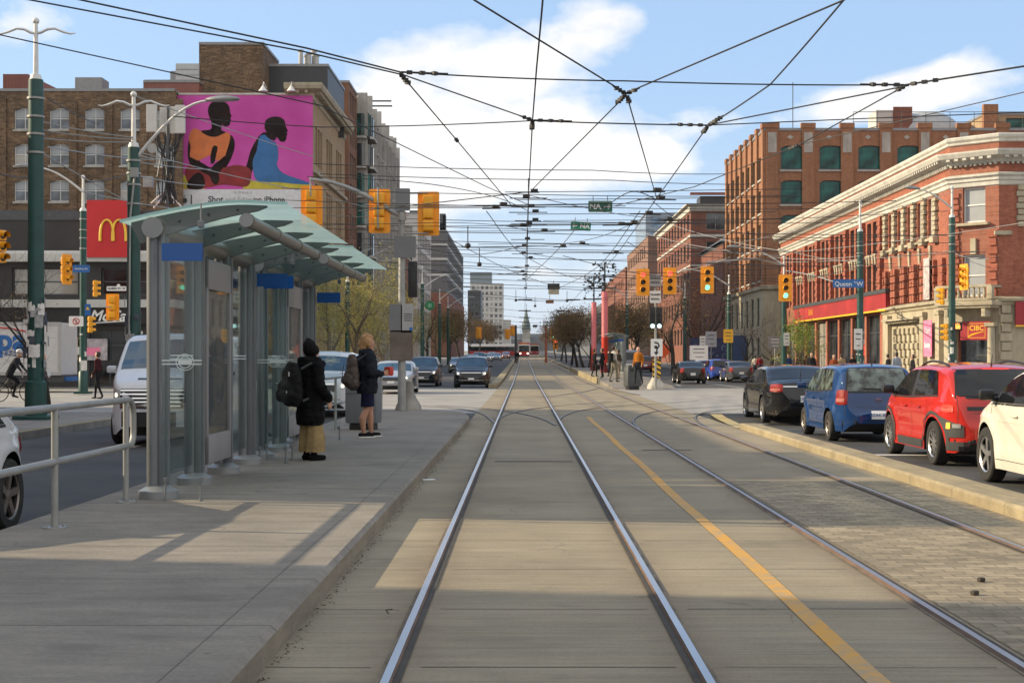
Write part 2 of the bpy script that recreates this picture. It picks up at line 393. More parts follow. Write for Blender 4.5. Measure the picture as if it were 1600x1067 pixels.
# ------------------------------------------------------------------ walls with real openings
def facade(mb, o, u, w, h, holes, dep=.22, mi=0, mrev=None):
    """wall from o along u (seen from outside, u runs to the viewer's right), openings (u0,v0,u1,v1) with reveals"""
    o = Vector(o); u = Vector((u[0], u[1], 0)).normalized(); n = Vector((u.y, -u.x, 0))
    def q(a, b, d=0): return o+u*a+Vector((0,0,b))-n*d
    xs = sorted({0, w}|{c for hl in holes for c in (hl[0], hl[2])}); zs = sorted({0, h}|{c for hl in holes for c in (hl[1], hl[3])})
    mb.mat(mi)
    for j in range(len(zs)-1):
        run = None
        for i in range(len(xs)-1):
            cx, cz = (xs[i]+xs[i+1])/2, (zs[j]+zs[j+1])/2
            solid = not any(a < cx < c and b < cz < d for a, b, c, d in holes)
            if solid and run is None: run = xs[i]
            if run is not None and (not solid or i == len(xs)-2):
                e = xs[i+1] if solid else xs[i]
                mb.quad(q(run, zs[j]), q(e, zs[j]), q(e, zs[j+1]), q(run, zs[j+1])); run = None
    if mrev is not None: mb.mat(mrev)
    for a, b, c, d in holes:
        mb.quad(q(a,b), q(a,d), q(a,d,dep), q(a,b,dep)); mb.quad(q(c,b,dep), q(c,d,dep), q(c,d), q(c,b))
        mb.quad(q(a,b,dep), q(c,b,dep), q(c,b), q(a,b)); mb.quad(q(a,d), q(c,d), q(c,d,dep), q(a,d,dep))
    mb.mat(mi); return n
WINC = {}
def window(parent, hole, o, u, style, dep=.2, name='window'):
    """frame as the part, pane as its sub-part; shared meshes by size and style"""
    a, b, c, d = hole; w, h = c-a, d-b; key = (round(w, 2), round(h, 2), style)
    fm, gm, nx, nzs, ft = WSTY[style]
    if key not in WINC:
        f = MB(); t = ft
        for x0, x1, z0, z1 in ((0,t,0,h), (w-t,w,0,h), (t,w-t,0,t), (t,w-t,h-t,h)): f.bx(x0, x1, -.05, .03, z0, z1)
        for i in range(1, nx): f.bx(w*i/nx-t*.4, w*i/nx+t*.4, -.04, .025, t, h-t)
        for k in nzs: f.bx(t, w-t, -.045, .02, h*k-t*.4, h*k+t*.4)
        g = MB(); g.quad((t*.5,0,t*.5), (w-t*.5,0,t*.5), (w-t*.5,0,h-t*.5), (t*.5,0,h-t*.5))
        if gm == 'blinds':
            gm_ = [WINGLASS, BLIND]; k = h*.45; g = MB(); g.quad((t*.5,0,t*.5), (w-t*.5,0,t*.5), (w-t*.5,0,h-k), (t*.5,0,h-k))
            g.mat(1).quad((t*.5,0,h-k), (w-t*.5,0,h-k), (w-t*.5,0,h-t*.5), (t*.5,0,h-t*.5))
        else: gm_ = gm
        WINC[key] = (mesh('window_frame', f, fm), mesh('window_pane', g, gm_))
    u = Vector((u[0], u[1], 0)).normalized(); n = Vector((u.y, -u.x, 0))
    p = Vector(o)+u*a+Vector((0,0,b))-n*dep
    fo = obj(name, WINC[key][0], None, parent); fo.location = p-parent.location; fo.rotation_euler = (0, 0, math.atan2(u.y, u.x))
    obj('pane', WINC[key][1], None, fo); return fo
WSTY = {'sash': (WHITEP, WINGLASS, 2, (.5,), .07), 'blind': (WHITEP, 'blinds', 2, (.5,), .07), 'dark': (DKGREY, WINDARK, 1, (.5,), .07),
        'green': (DKGREY, WINGREEN, 1, (), .1), 'green2': (DKGREY, WINGREEN, 2, (.6,), .08), 'shop': (DKGREY, WINDARK, 2, (.72,), .08), 'blue': (GREYP, WINBLUE, 1, (.5,), .06),
        'pale': (WHITEP, BLIND, 1, (.5,), .08), 'grid': (WHITEP, WINGLASS, 3, (.33,.66), .06), 'city': (GREYP, WINDARK, 2, (), .08)}
def grid_holes(x0, pitch, nx, w, z0, zpitch, nz, h):
    return [(x0+i*pitch, z0+j*zpitch, x0+i*pitch+w, z0+j*zpitch+h) for j in range(nz) for i in range(nx)]
def boxsides(mb, x0, x1, y0, y1, z0, z1, skip='', mi=0):
    mb.mat(mi)
    if 'S' not in skip: mb.quad((x0,y0,z0), (x1,y0,z0), (x1,y0,z1), (x0,y0,z1))
    if 'N' not in skip: mb.quad((x1,y1,z0), (x0,y1,z0), (x0,y1,z1), (x1,y1,z1))
    if 'W' not in skip: mb.quad((x0,y1,z0), (x0,y0,z0), (x0,y0,z1), (x0,y1,z1))
    if 'E' not in skip: mb.quad((x1,y0,z0), (x1,y1,z0), (x1,y1,z1), (x1,y0,z1))
    if 'T' not in skip: mb.quad((x0,y0,z1), (x1,y0,z1), (x1,y1,z1), (x0,y1,z1))

# ------------------------------------------------------------------ camera, sun, sky, air
cam = bpy.data.cameras.new('camera'); co = bpy.data.objects.new('camera', cam); COL.objects.link(co)
co.location = (0, 0, CH); co.rotation_euler = (PI/2, 0, 0)
cam.sensor_width = 36; cam.lens = F/1600*36; cam.shift_x = -18/1600; cam.shift_y = 26.5/1600
cam.clip_start = .1; cam.clip_end = 9000; SC.camera = co
EL, AZ = R(23.6), R(-81)
sd = Vector((math.sin(AZ)*math.cos(EL), math.cos(AZ)*math.cos(EL), math.sin(EL)))
sl = bpy.data.lights.new('sun', 'SUN'); sl.energy = 3.5; sl.angle = R(.55); sl.color = (1, .83, .57)
so = bpy.data.objects.new('sun', sl); COL.objects.link(so); so.rotation_euler = sd.to_track_quat('Z', 'Y').to_euler()
W = bpy.data.worlds.new('World'); SC.world = W; W.use_nodes = True
class WT(NT):
    def __init__(s): s.t = W.node_tree; s.t.nodes.clear(); s.out = s.n('ShaderNodeOutputWorld')
w_ = WT()
sky = w_.n('ShaderNodeTexSky', sky_type='NISHITA'); sky.sun_disc = False; sky.sun_elevation = EL; sky.sun_rotation = AZ
sky.air_density = 1.0; sky.dust_density = 1.2; sky.ozone_density = 1.6
tc_ = w_.n('ShaderNodeTexCoord'); sp = w_.n('ShaderNodeSeparateXYZ'); w_.l(tc_.outputs['Generated'], sp.inputs[0])
az = w_.math('ARCTAN2', sp.outputs[0], sp.outputs[1]); el = w_.math('ARCSINE', sp.outputs[2])
cv = w_.n('ShaderNodeCombineXYZ'); w_.l(az, cv.inputs[0]); w_.l(w_.math('MULTIPLY', el, 1.7), cv.inputs[1])
n1 = w_.noise(cv.outputs[0], 7.0, 9, .58); n2 = w_.noise(cv.outputs[0], 22.0, 6, .6)
acc = w_.math('ADD', w_.math('MULTIPLY', n1, 1.0), w_.math('MULTIPLY', n2, .22))
def blob(acc, ca, ce, ra, re, k):                   # a cloud bank standing at azimuth ca, elevation ce
    dx = w_.math('DIVIDE', w_.math('SUBTRACT', az, ca), ra); dy = w_.math('DIVIDE', w_.math('SUBTRACT', el, ce), re)
    d = w_.math('SQRT', w_.math('ADD', w_.math('MULTIPLY', dx, dx), w_.math('MULTIPLY', dy, dy)))
    f = w_.math('MULTIPLY', w_.math('MAXIMUM', w_.math('SUBTRACT', 1.0, d), -.2), k)
    return w_.math('ADD', acc, f)
for px, py, rx, ry, k in CLOUDS if 'CLOUDS' in globals() else ((790,120,330,190,.70), (600,150,120,90,.3), (1010,255,330,90,.58), (640,300,190,120,.55), (1480,125,240,80,.68), (1000,40,130,70,.25),
                         (40,70,220,120,.5), (150,20,200,60,.15), (820,430,800,110,.46), (1310,185,230,60,.5),
                         (330,120,170,110,-.5), (1240,60,230,80,-.45), (1330,95,140,50,-.25), (760,235,150,45,-.12), (400,20,200,60,-.2)):
    acc = blob(acc, math.atan((px-VX)/F), math.atan((HY-py)/F), rx/F, ry/F, k)
acc = w_.math('ADD', acc, w_.math('MULTIPLY', w_.math('MAXIMUM', w_.math('SUBTRACT', w_.math('ABSOLUTE', az), .75), 0.0), 1.25))   # unseen cloud added outside the view to turn the blue fill light neutral
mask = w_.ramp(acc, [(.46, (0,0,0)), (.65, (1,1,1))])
shade = w_.ramp(w_.noise(cv.outputs[0], 10, 7, .62), [(.3, (4.7,4.75,4.9)), (.6, (6.3,6.0,5.6))])
pale = w_.math('MULTIPLY', w_.math('SUBTRACT', 1.0, w_.math('MINIMUM', w_.math('MAXIMUM', w_.math('DIVIDE', el, .16), 0.0), 1.0)), .62)
base = w_.mix(.65, sky.outputs[0], (2.35, 3.45, 5.2))
base = w_.mix(pale, base, (4.5, 4.9, 5.3))
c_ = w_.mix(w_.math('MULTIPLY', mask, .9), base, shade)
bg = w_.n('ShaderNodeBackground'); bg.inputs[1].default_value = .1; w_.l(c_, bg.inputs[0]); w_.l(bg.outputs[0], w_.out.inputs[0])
SC.view_settings.view_transform = 'Standard'; SC.view_settings.look = 'None'; SC.view_settings.exposure = 1.0; SC.view_settings.gamma = 1
SC.cycles.max_bounces = 8; SC.cycles.transparent_max_bounces = 24; SC.cycles.diffuse_bounces = 3; SC.cycles.glossy_bounces = 3
SC.cycles.use_denoising = True; SC.cycles.caustics_reflective = False; SC.cycles.caustics_refractive = False
# ------------------------------------------------------------------ ground, roads, tramway
def ys(a, b, step=6.0):
    n = max(1, int((b-a)/step)); return [a+(b-a)*i/n for i in range(n+1)]
YS = [-12+2*i for i in range(24)]+[36+.7*i for i in range(6)]+[40.5,46,52,58,64,70,72,73.5,75,76.5,78,82,88,95]+[110+30*i for i in range(20)]+[800,1000,1200,1400]
def sheet(x0, x1, yl, zf, mb=None):
    mb = mb or MB(); o = [((x0, y, zf(y)), (x1, y, zf(y))) for y in yl]
    for (a, b), (c, d) in zip(o, o[1:]): mb.quad(a, b, d, c)
    return mb
m = MB(); gy = [-400,-12]+[y for y in YS if y > -12]+[4000]
for xa, xb in ((-3000,-200),(-200,3000)): sheet(xa, xb, gy, lambda y: -.35+gz(min(y, 1400)), m)
struct('ground', m, mat('ground_earth', (.2,.19,.17), .9, 0, .2, .3))
struct('road', sheet(-10.4, 16.4, YS, rz), ASPH)
# the crossing street and its pale slabs
m = MB(); sheet(-75, 95, [39.7, 50, 60, 72.0], lambda y: -.008, m)
struct('intersection', m, CROSS)
# raised tramway slab
def slab(mb, x0, x1, yl, ztop, zbot):
    for ya, yb in zip(yl, yl[1:]):
        mb.quad((x0,ya,ztop(ya)), (x1,ya,ztop(ya)), (x1,yb,ztop(yb)), (x0,yb,ztop(yb)))
        mb.quad((x0,yb,ztop(yb)), (x0,yb,zbot(yb)), (x0,ya,zbot(ya)), (x0,ya,ztop(ya)))
        mb.quad((x1,ya,ztop(ya)), (x1,ya,zbot(ya)), (x1,yb,zbot(yb)), (x1,yb,ztop(yb)))
    for y, k in ((yl[0], 0), (yl[-1], 1)):
        mb.quad((x0,y,zbot(y)), (x1,y,zbot(y)), (x1,y,ztop(y)), (x0,y,ztop(y)))
    return mb
struct('tramway', slab(MB(), -1.30, 4.62, [y for y in YS if y < 1250], lambda y: gz(y), lambda y: gz(y)-.3), TRACK)
m = MB()
m.quad((2.52,-8,.004), (3.80,-8,.004), (3.80,17.5,.004), (2.52,17.5,.004)); m.quad((4.02,-8,.004), (4.6,-8,.004), (4.6,17.5,.004), (4.02,17.5,.004))
struct('tramway_pavers', m, PAVER)
# sawn joints across the slab
m = MB(); y = 7.0; k = 0
while y < 39:
    for x0, x1 in ((-1.28,-.74), (-.5,.74), (.98, 2.3)):
        jx = rnd.uniform(-.015, .015); pts = [(x0+(x1-x0)*i/6, y+jx*i/3+rnd.uniform(-.004,.004), .0035) for i in range(7)]
        if rnd.random() < .85: m.strip(pts, rnd.choice((.006,.008,.010)))
    y += 1.62; k += 1
struct('slab_joint', m, GROOVE)
# rails: bright running edge, dark flangeway and rusty foot
ry = [y for y in YS if y < 1240]
for x0, inner, bright in ((-.637, 1, 1), (.858, -1, 1), (2.415, 1, 0), (3.91, -1, 0)):
    a = MB(); sheet(x0-.05, x0+.052, ry, lambda y: gz(y)+.004, a); struct('rail_bed', a, mat('rail_bed_rust', (.10,.075,.05), .9, 0, .45, 5, .5, 50, col2=(.24,.195,.135), stretch=(1,.4,1)))
    a = MB(); g0 = x0+inner*.05; sheet(g0-.017, g0+.017, ry, lambda y: gz(y)+.008, a); struct('rail_groove', a, GROOVE)
    a = MB(); hw = .020
    for ya, yb in zip(ry, ry[1:]):
        za, zb = gz(ya)+.022, gz(yb)+.022
        a.mat(0).quad((x0-hw,ya,za), (x0+hw,ya,za), (x0+hw,yb,zb), (x0-hw,yb,zb))
        for sx in (-1, 1): a.mat(1).quad((x0+sx*hw,ya,za), (x0+sx*(hw+.012),ya,za-.02), (x0+sx*(hw+.012),yb,zb-.02), (x0+sx*hw,yb,zb))
    struct('tram_rail', a, [STEELRAIL if bright else mat('dull_rail', (.40,.36,.34), .36, .9, .2, 2, .05, 40, stretch=(1,.2,1)), RUST])
def arc_pts(pix, n=10):
    p = [G(x, y, .012) for x, y in pix]; out = []
    for i in range(len(p)-1):
        a, b = p[max(i-1,0)], p[i]; c, d = p[i+1], p[min(i+2,len(p)-1)]
        for k in range(n):
            t = k/n; out.append(.5*((2*b)+(c-a)*t+(2*a-5*b+4*c-d)*t*t+(3*b-a-3*c+d)*t**3))
    return out+[p[-1]]
for pix in (((772,660),(757,648),(735,641),(700,636.5),(640,632.5)),
            ((779,653),(800,645),(835,638),(880,633),(960,627)),
            ((868,664),(850,655),(825,648),(790,642),(740,636.5),(680,632.8)),
            ((874,655),(884,648),(905,641.5),(945,636),(1010,631),(1090,626)),
            ((1000,670),(990,660),(992,653),(1010,645.5),(1050,639.5),(1110,635.5),(1180,632)),
            ((1115,672),(1094,661),(1086,652.5),(1092,646.5),(1110,642.5),(1150,639),(1230,635.5)),
            ((1000,617),(965,611),(940,607.5)), ((770,618),(840,620),(905,613),(937,606))):
    q = arc_pts(pix)
    struct('curved_tram_rail', MB().strip([v+Vector((0,0,.004)) for v in q], .042), mat('worn_curve_rail', (.22,.19,.16), .5, .6, .25, 3))
    struct('curved_rail_groove', MB().strip([v-Vector((.0,.05,.003)) for v in q], .065), GROOVE)
# painted lines
YL = worn_paint('worn_yellow_paint', (.52,.275,.045), (.31,.25,.16), .43, 9)
WL = worn_paint('worn_white_paint', (.55,.55,.54), (.09,.09,.09), .38, 6)
WLC = worn_paint('worn_white_on_concrete', (.6,.6,.58), (.33,.32,.3), .42, 5)
struct('yellow_lane_line', MB().strip([(1.655+.012*math.sin(y*.7), y, .0045) for y in ys(5, 37, .5)], .112), YL)
m = MB()
for y0 in (9.5, 25.5, 41, 84, 104, 124, 144): m.strip([(-7.15, y0, rz(y0)+.006), (-7.15, y0+.1, rz(y0)+.006), (-7.15, y0+5, rz(y0+5)+.006)], .12)
for y0 in (20, 28, 36, 84, 95, 106, 120, 140): m.strip([(9.2, y0, rz(y0)+.006), (9.2, y0+3, rz(y0+3)+.006)], .12)
m.strip([(11.9, y, rz(y)+.006) for y in ys(78, 100, 4)], .12)
struct('lane_marking', m, WL)
m = MB(); m.strip([(5.1,35.6,rz(35.6)+.007), (9,35.6,rz(35.6)+.007), (14.2,35.6,rz(35.6)+.007)], .35)
m.strip([(5.3,24.2,rz(24.2)+.007), (8.6,23.9,rz(24)+.007)], .30)
m.strip([(-10,75.5,rz(75.5)+.007), (-1.9,75.5,rz(75.5)+.007)], .45)
struct('stop_line', m, WL)
m = MB()
for yc in (71.2, 73.6):
    m.strip([(7.2,yc,.006 if yc < 72 else rz(yc)+.02), (10,yc,.006 if yc < 72 else rz(yc)+.02), (14.6,yc,.006 if yc < 72 else rz(yc)+.02)], .22)
for yc in (41.2, 44.0, 67.5, 70.5): m.strip([(-75,yc,.0), (-40,yc,.0), (-10.8,yc,.0)], .3)
struct('crosswalk_line', m, WLC)
# drain grating between the rails
m = MB().bx(-.42, .72, 20.9, 21.04, .002, .008)
d = MB()
for i in range(26): d.bx(-.40+i*.043, -.376+i*.043, 20.925, 21.015, .0085, .0095)
g_ = thing('drain_grating', 'slotted iron drain grating set between the rails of the nearer track', 'drain', (0,0,0))
obj('frame', m, RUST, g_); obj('slots', d, BLACK, g_)
struct('slab_stain', MB().bx(1.95, 2.75, 23.55, 23.65, .0036, .0042), GROOVE)
# platform where the shelter stands
def edge_x(y): return -1.26 if y < 33 else -1.26-1.5*((y-33)/8.2)**2
yl = ys(-6, 33, 3)+[34+.75*i for i in range(11)]
pl = MB(); zt = .14
for a, b in zip(yl, yl[1:]):
    xa, xb = edge_x(a), edge_x(b); la, lb = -4.15, -4.15
    tz = lambda y: zt-.115*sm(36.5, 41.4, y)
    pl.mat(0).quad((la,a,tz(a)), (xa-.27,a,tz(a)), (xb-.27,b,tz(b)), (lb,b,tz(b)))
    pl.mat(1).quad((xa-.27,a,tz(a)), (xa-.035,a,tz(a)), (xb-.035,b,tz(b)), (xb-.27,b,tz(b)))
    pl.quad((xa-.035,a,tz(a)), (xa,a,tz(a)-.03), (xb,b,tz(b)-.03), (xb-.035,b,tz(b)))
    pl.mat(2).quad((xa,a,tz(a)-.03), (xa+.02,a,-.35), (xb+.02,b,-.35), (xb,b,tz(b)-.03))
    pl.mat(1).quad((la,b,tz(b)), (la-.02,b,-.35), (la-.02,a,-.35), (la,a,tz(a)))
struct('platform', pl, [PLAT, PLAT, KERBD])
m = MB()
for a, b in zip(yl, yl[1:]):
    if b < 40: m.strip([(edge_x(a)-.28, a, zt+.0035-.115*sm(36.5,41.4,a)), (edge_x(b)-.28, b, zt+.0035-.115*sm(36.5,41.4,b))], .006)
for q in ((G(480,812,.14), G(560,763,.14)),): pass
struct('platform_joint', m, mat('joint_faint', (.17,.15,.125), .9, 0, .3, 5))
m = MB(); rr = random.Random(3)
for i in range(520):                                # grit lying along the foot of the platform edge
    y = 6+24*rr.random()**1.3+.6*math.sin(rr.uniform(0,9)); x = -1.238+abs(rr.gauss(0, .03)); s_ = rr.uniform(.002, .007)
    m.box((x, y, s_*.3), (s_, s_*1.6, s_*.7), rr.uniform(0, 3))
struct('edge_grit', m, mat('grit', (.07,.058,.042), .9, 0, .4, 9), kind='stuff')
tag(COL.objects['edge_grit'], 'dark grit lying along the foot of the platform edge', 'grit')
# low kerb between the tramway and the traffic lane (a step that broadens towards the viewer)
m = MB(); ky = ys(2, 30.7, 1.6)
for i, (a, b) in enumerate(zip(ky, ky[1:])):
    wa, wb = .62-.008*a, .62-.008*b
    for (x0a, x1a, x0b, x1b) in ((4.61, 4.61+wa, 4.61, 4.61+wb),):
        b_ = b-.008; zt_ = .125
        m.quad((x0a+.03,a,zt_), (x1a-.03,a,zt_), (x1b-.03,b_,zt_), (x0b+.03,b_,zt_))
        m.quad((x0a,a,zt_-.03), (x0a+.03,a,zt_), (x0b+.03,b_,zt_), (x0b,b_,zt_-.03)); m.quad((x0a,a,-.2), (x0a,a,zt_-.03), (x0b,b_,zt_-.03), (x0b,b_,-.2))
        m.quad((x1a-.03,a,zt_), (x1a,a,zt_-.03), (x1b,b_,zt_-.03), (x1b-.03,b_,zt_)); m.quad((x1a,a,zt_-.03), (x1a,a,-.2), (x1b,b_,-.2), (x1b,b_,zt_-.03))
        m.quad((x0a,a,-.2), (x1a,a,-.2), (x1a,a,zt_-.03), (x0a,a,zt_-.03)); m.quad((x1b,b_,-.2), (x0b,b_,-.2), (x0b,b_,zt_-.03), (x1b,b_,zt_-.03))
struct('median_kerb', m, KERB)
m = MB(); m.strip([(4.72,30.9,.012), (4.8,33,.012), (4.95,36,.012), (5.15,38.6,.012)], .3); struct('kerb_nose_paint', m, worn_paint('pale_yellow_paint', (.42,.32,.13), (.33,.3,.22), .4, 6))
def kerb_run(name, x0, x1, y0, y1, h, mt, step=8.0):
    m = MB(); yy = ys(y0, y1, step)
    for a, b in zip(yy, yy[1:]): slab(m, x0, x1, [a, b-.012], lambda y: gz(y)+h, lambda y: gz(y)-.3)
    return struct(name, m, mt)
kerb_run('median_kerb', -1.85, -1.36, 76.0, 1150, .14, KERB)
kerb_run('median_kerb', 4.64, 5.15, 150, 1150, .14, KERB, 20)
# far platform beyond the crossing
fpz = lambda y: .16*sm(70.8,74,y)+.19*sm(79.5,87,y)+gz(y)
m = MB(); slab(m, 4.42, 7.55, ys(71.5, 79.5, 2)+ys(80.5, 87, 1.1)+ys(89, 135, 6), fpz, lambda y: gz(y)-.3); struct('platform', m, PLAT)
m = MB(); slab(m, 4.36, 4.62, ys(85.5, 135, 6), lambda y: fpz(y)+.03, lambda y: gz(y)-.3); struct('platform_edge', m, KERB)
# pavements
def walk(poly, z=.03, zf=None):
    n = len(poly); m = MB(); m.add([(x, y, z+gz(y)) for x, y in poly], [tuple(range(n))])
    for i in range(n):
        (x, y), (x2, y2) = poly[i], poly[(i+1) % n]
        m.quad((x,y,z+gz(y)), (x,y,-.4+gz(y)), (x2,y2,-.4+gz(y2)), (x2,y2,z+gz(y2)))
    return struct('sidewalk', m, WALK)
def corner(cx, cy, r, a0, a1, n=7): return [(cx+r*math.cos(R(a0+(a1-a0)*i/n)), cy+r*math.sin(R(a0+(a1-a0)*i/n))) for i in range(n+1)]
walk([(-75,-12), (-10,-12), *corner(-13.5, 36, 3.5, 0, 90), (-75,39.5)])
walk([(-75,72.2), *corner(-13.5, 75.7, 3.5, -90, 0), (-10,95), (-75,95)])
walk([(95,39.5), *corner(18, 36, 3.4, 90, 180), (14.6,-12), (95,-12)])
walk([(15.9,95), *corner(19.3, 75.6, 3.4, 180, 270), (95,72.2), (95,95)])
for x0, x1 in ((-75,-10), (15.9,95)):
    m = MB(); slab(m, x0, x1, [y for y in YS if 95 <= y <= 1200], lambda y: gz(y)+.03, lambda y: gz(y)-.4); struct('sidewalk', m, WALK)
m = MB(); m.strip([(-10.12, y, .0335) for y in ys(-10, 36, 4)], .22); struct('kerb_stone', m, KERB)
# ------------------------------------------------------------------ transit shelter (local: x towards the track, y along the street, z from the platform)
def make_shelter(label, wing_near=True):
    t = thing('transit_shelter', label, 'transit shelter', (0,0,0), 0, 'glass transit shelters')
    py = (0, 1.55, 3.05, 4.5)
    for i, y in enumerate(py):
        b = MB().tube([(-.045,y-.05,.1), (-.045,y-.05,2.6)], .058, 14)
        b.bx(-.03, .075, y-.06, y+.06, .1, 2.6, .012).bx(.075, .10, y-.025, y+.045, .1, 2.55); b.mat(1).bx(-.012, .012, y-.068, y-.06, .1, 2.6)
        p = obj('post', b, [ALU, DKGREY], t, 40)
        obj('base_flange', MB().lathe([(.19,0), (.19,.075), (.175,.085), (.105,.125), (.0,.127)], (0,y-.01,0), 26), ALUL, p, 35)
    def tube_(name, x, z, r, y0, y1, cuts):
        k = MB().cyl((x,y0,z), (x,y1,z), r, n=20)
        for c in cuts: k.cyl((x,c-.035,z), (x,c+.035,z), r*1.13, n=20)
        return obj(name, k, mat('tube_steel', (.22,.205,.19), .42, .5, .1, 3), t, 40)
    tube_('roof_tube', -.02, 2.62, .10, -.16, 4.62, py)
    tube_('roof_tube', .87, 2.70, .066, -.07, 4.62, py)
    obj('end_cap', MB().cyl((-.02,-.172,2.62), (-.02,-.16,2.62), .102, n=24), ALUL, t, 40); obj('end_cap', MB().cyl((.87,-.085,2.70), (.87,-.07,2.70), .068, n=24), ALUL, t, 40)
    def zr(x): return 2.69+.18*math.sin(PI*.5*min(1, (x+.28)/1.2))-.022*max(0, (x-.8)/.5)
    for i, y in enumerate(py):
        n = 14; xs = [-.26+1.32*k/n for k in range(n+1)]
        top = [(x, zr(x)-.012) for x in xs]
        bot = [(x, zr(x)-.012-max(.012, .245*(1-(x+.26)/1.45)**.75*min(1, ((x+.262)/.10)**.5)*(1 if x < .95 else max(0, (1.06-x)/.11)**.5))) for x in xs]
        f = MB().prism([(x, z) for x, z in top]+[(x, z) for x, z in bot[::-1]], y-.03, y+.03, 'Y')
        fo_ = obj('roof_fin', f, FIN, t)
        for k in (2, 5, 8, 11): obj('bolt', MB().sphere((xs[k], y-.032, (top[k][1]+bot[k][1])/2), .014, 5), DKGREY, fo_)
    g = MB(); n = 18; xs = [-.34+1.62*k/n for k in range(n+1)]
    for i in range(n):
        for ya, yb in ((-.14, 1.53), (1.545, 3.04), (3.055, 4.68)):
            a, b = xs[i], xs[i+1]; za, zb = zr(a), zr(b)
            g.quad((a,ya,za), (b,ya,zb), (b,yb,zb), (a,yb,za)); 
            if i == 0: g.quad((a,ya,za), (a,yb,za), (a,yb,za+.012), (a,ya,za+.012))
    obj('roof_glass', g, ROOFG, t, 40)
    g = MB()
    for a in (xs,):
        for i in range(n): g.quad((xs[i],-.145,zr(xs[i])-.005), (xs[i+1],-.145,zr(xs[i+1])-.005), (xs[i+1],-.145,zr(xs[i+1])+.022), (xs[i],-.145,zr(xs[i])+.022))
    obj('glass_edge', g, mat('glass_edge_teal', (.3,.52,.5), .3), t)
    # back panes: clear, middle bay carries the framed map case
    for i in (0, 2):
        ya, yb = py[i]+.1, py[i+1]-.1
        p = obj('glass_pane', MB().bx(-.005, .005, ya, yb, .22, 2.45), CLEAR, t)
        s = MB().bx(.007, .009, ya+.02, yb-.02, 1.35, 1.362).bx(.007, .009, ya+.02, yb-.02, 1.385, 1.397)
        obj('frosted_band', s, FROST, p)
    c = MB()
    y0, y1 = py[1]+.12, py[2]-.08
    for a in ((y0,y0+.07,.2,2.45), (y1-.07,y1,.2,2.45), (y0,y1,.2,.52), (y0,y1,2.12,2.45)): c.bx(-.07, .11, a[0], a[1], a[2], a[3], .012)
    c.bx(-.07, .06, y0+.05, y1-.05, .5, 2.14)
    case = obj('map_case', c, mat('case_grey', (.27,.265,.27), .45, .3, .06), t, 40)
    mp = MB().quad((.065,y0+.07,.52), (.065,y1-.07,.52), (.065,y1-.07,2.12), (.065,y0+.07,2.12))
    mt = NT('route_map_sheet'); vv = mt.coord((1,1,1)); vo = mt.n('ShaderNodeTexVoronoi', feature='DISTANCE_TO_EDGE'); vo.inputs['Scale'].default_value = 9; mt.l(vv, vo.inputs[0])
    cc = mt.ramp(vo.outputs['Distance'], [(.02, (.35,.33,.33)), (.05, (.42,.43,.4))]); mt.bsdf(mt.mix(mt.ramp(mt.noise(vv, 2.2, 2), [(.5, (0,0,0)), (.56, (1,1,1))]), cc, (.25,.29,.32)), .35)
    MATS['route_map_sheet'] = mt.m
    obj('map_sheet', mp, MATS['route_map_sheet'], case)
    gl = NT('case_glass'); tr = gl.n('ShaderNodeBsdfTransparent'); gs = gl.n('ShaderNodeBsdfGlossy'); gs.inputs['Roughness'].default_value = .02; mx = gl.n('ShaderNodeMixShader'); mx.inputs[0].default_value = .5
    gl.l(tr.outputs[0], mx.inputs[1]); gl.l(gs.outputs[0], mx.inputs[2]); gl.l(mx.outputs[0], gl.out.inputs[0])
    obj('case_glass', MB().quad((.09,y0+.07,.52), (.09,y1-.07,.52), (.09,y1-.07,2.12), (.09,y0+.07,2.12)), gl.m, case)
    # wing panes across the platform with blue name bands and hung rods
    for y in (-.30, 4.62):
        x1 = .50
        w = obj('wind_screen', MB().bx(.1, x1, y-.005, y+.005, .16, 2.62), CLEAR, t)
        obj('blue_band', MB().bx(.105, x1-.003, y-.009, y-.006, 2.29, 2.46).bx(.105, x1-.003, y+.006, y+.009, 2.29, 2.46), BLUEBAND, w)
        s = MB().bx(.11, x1-.01, y-.009, y-.007, 1.30, 1.312).bx(.11, x1-.01, y-.009, y-.007, 1.335, 1.347)
        for r_ in (.085, .06): s.tube([(.33+r_*math.cos(a*PI/10), y-.009, 1.323+r_*math.sin(a*PI/10)*.9) for a in range(21)], .0035, 4)
        s.bx(.265, .395, y-.011, y-.008, 1.31, 1.338)
        obj('frosted_emblem', s, FROST, w)
        for fx in (MB().cyl((x1-.02,y,.0), (x1-.02,y,.2), .011).cyl((x1-.02,y,0), (x1-.02,y,.03), .02).box((x1-.03,y,.2), (.05,.035,.06), 0, .008), MB().cyl((x1-.02,y,2.60), (x1-.02,y,2.84), .008).box((x1-.02,y,2.64), (.06,.04,.07), 0, .01), MB().cyl((.14,y,0), (.14,y,.2), .011).box((.14,y,.2), (.04,.035,.05), 0, .008)): obj('pane_fixing', fx, ALU, w)
    return t
SX, SY0 = -3.56, 14.05
sh = make_shelter('glass and grey steel shelter unit nearest the viewer, first beside the steel railing')
sh.location = (SX, SY0, .14)
sh2 = copy_tree(sh, (SX, SY0+5.42, .14), 0, 'second glass and grey steel shelter unit, behind the figure in the long black coat')
sh3 = copy_tree(sh, (7.25, 107.5, fpz(107)), PI, 'small distant glass shelter with green roof behind the people waiting beyond the crossing')
sh4 = copy_tree(sh, (7.25, 113.1, fpz(110)), PI, 'far rear unit of the distant shelter, hidden mostly behind the one before it')

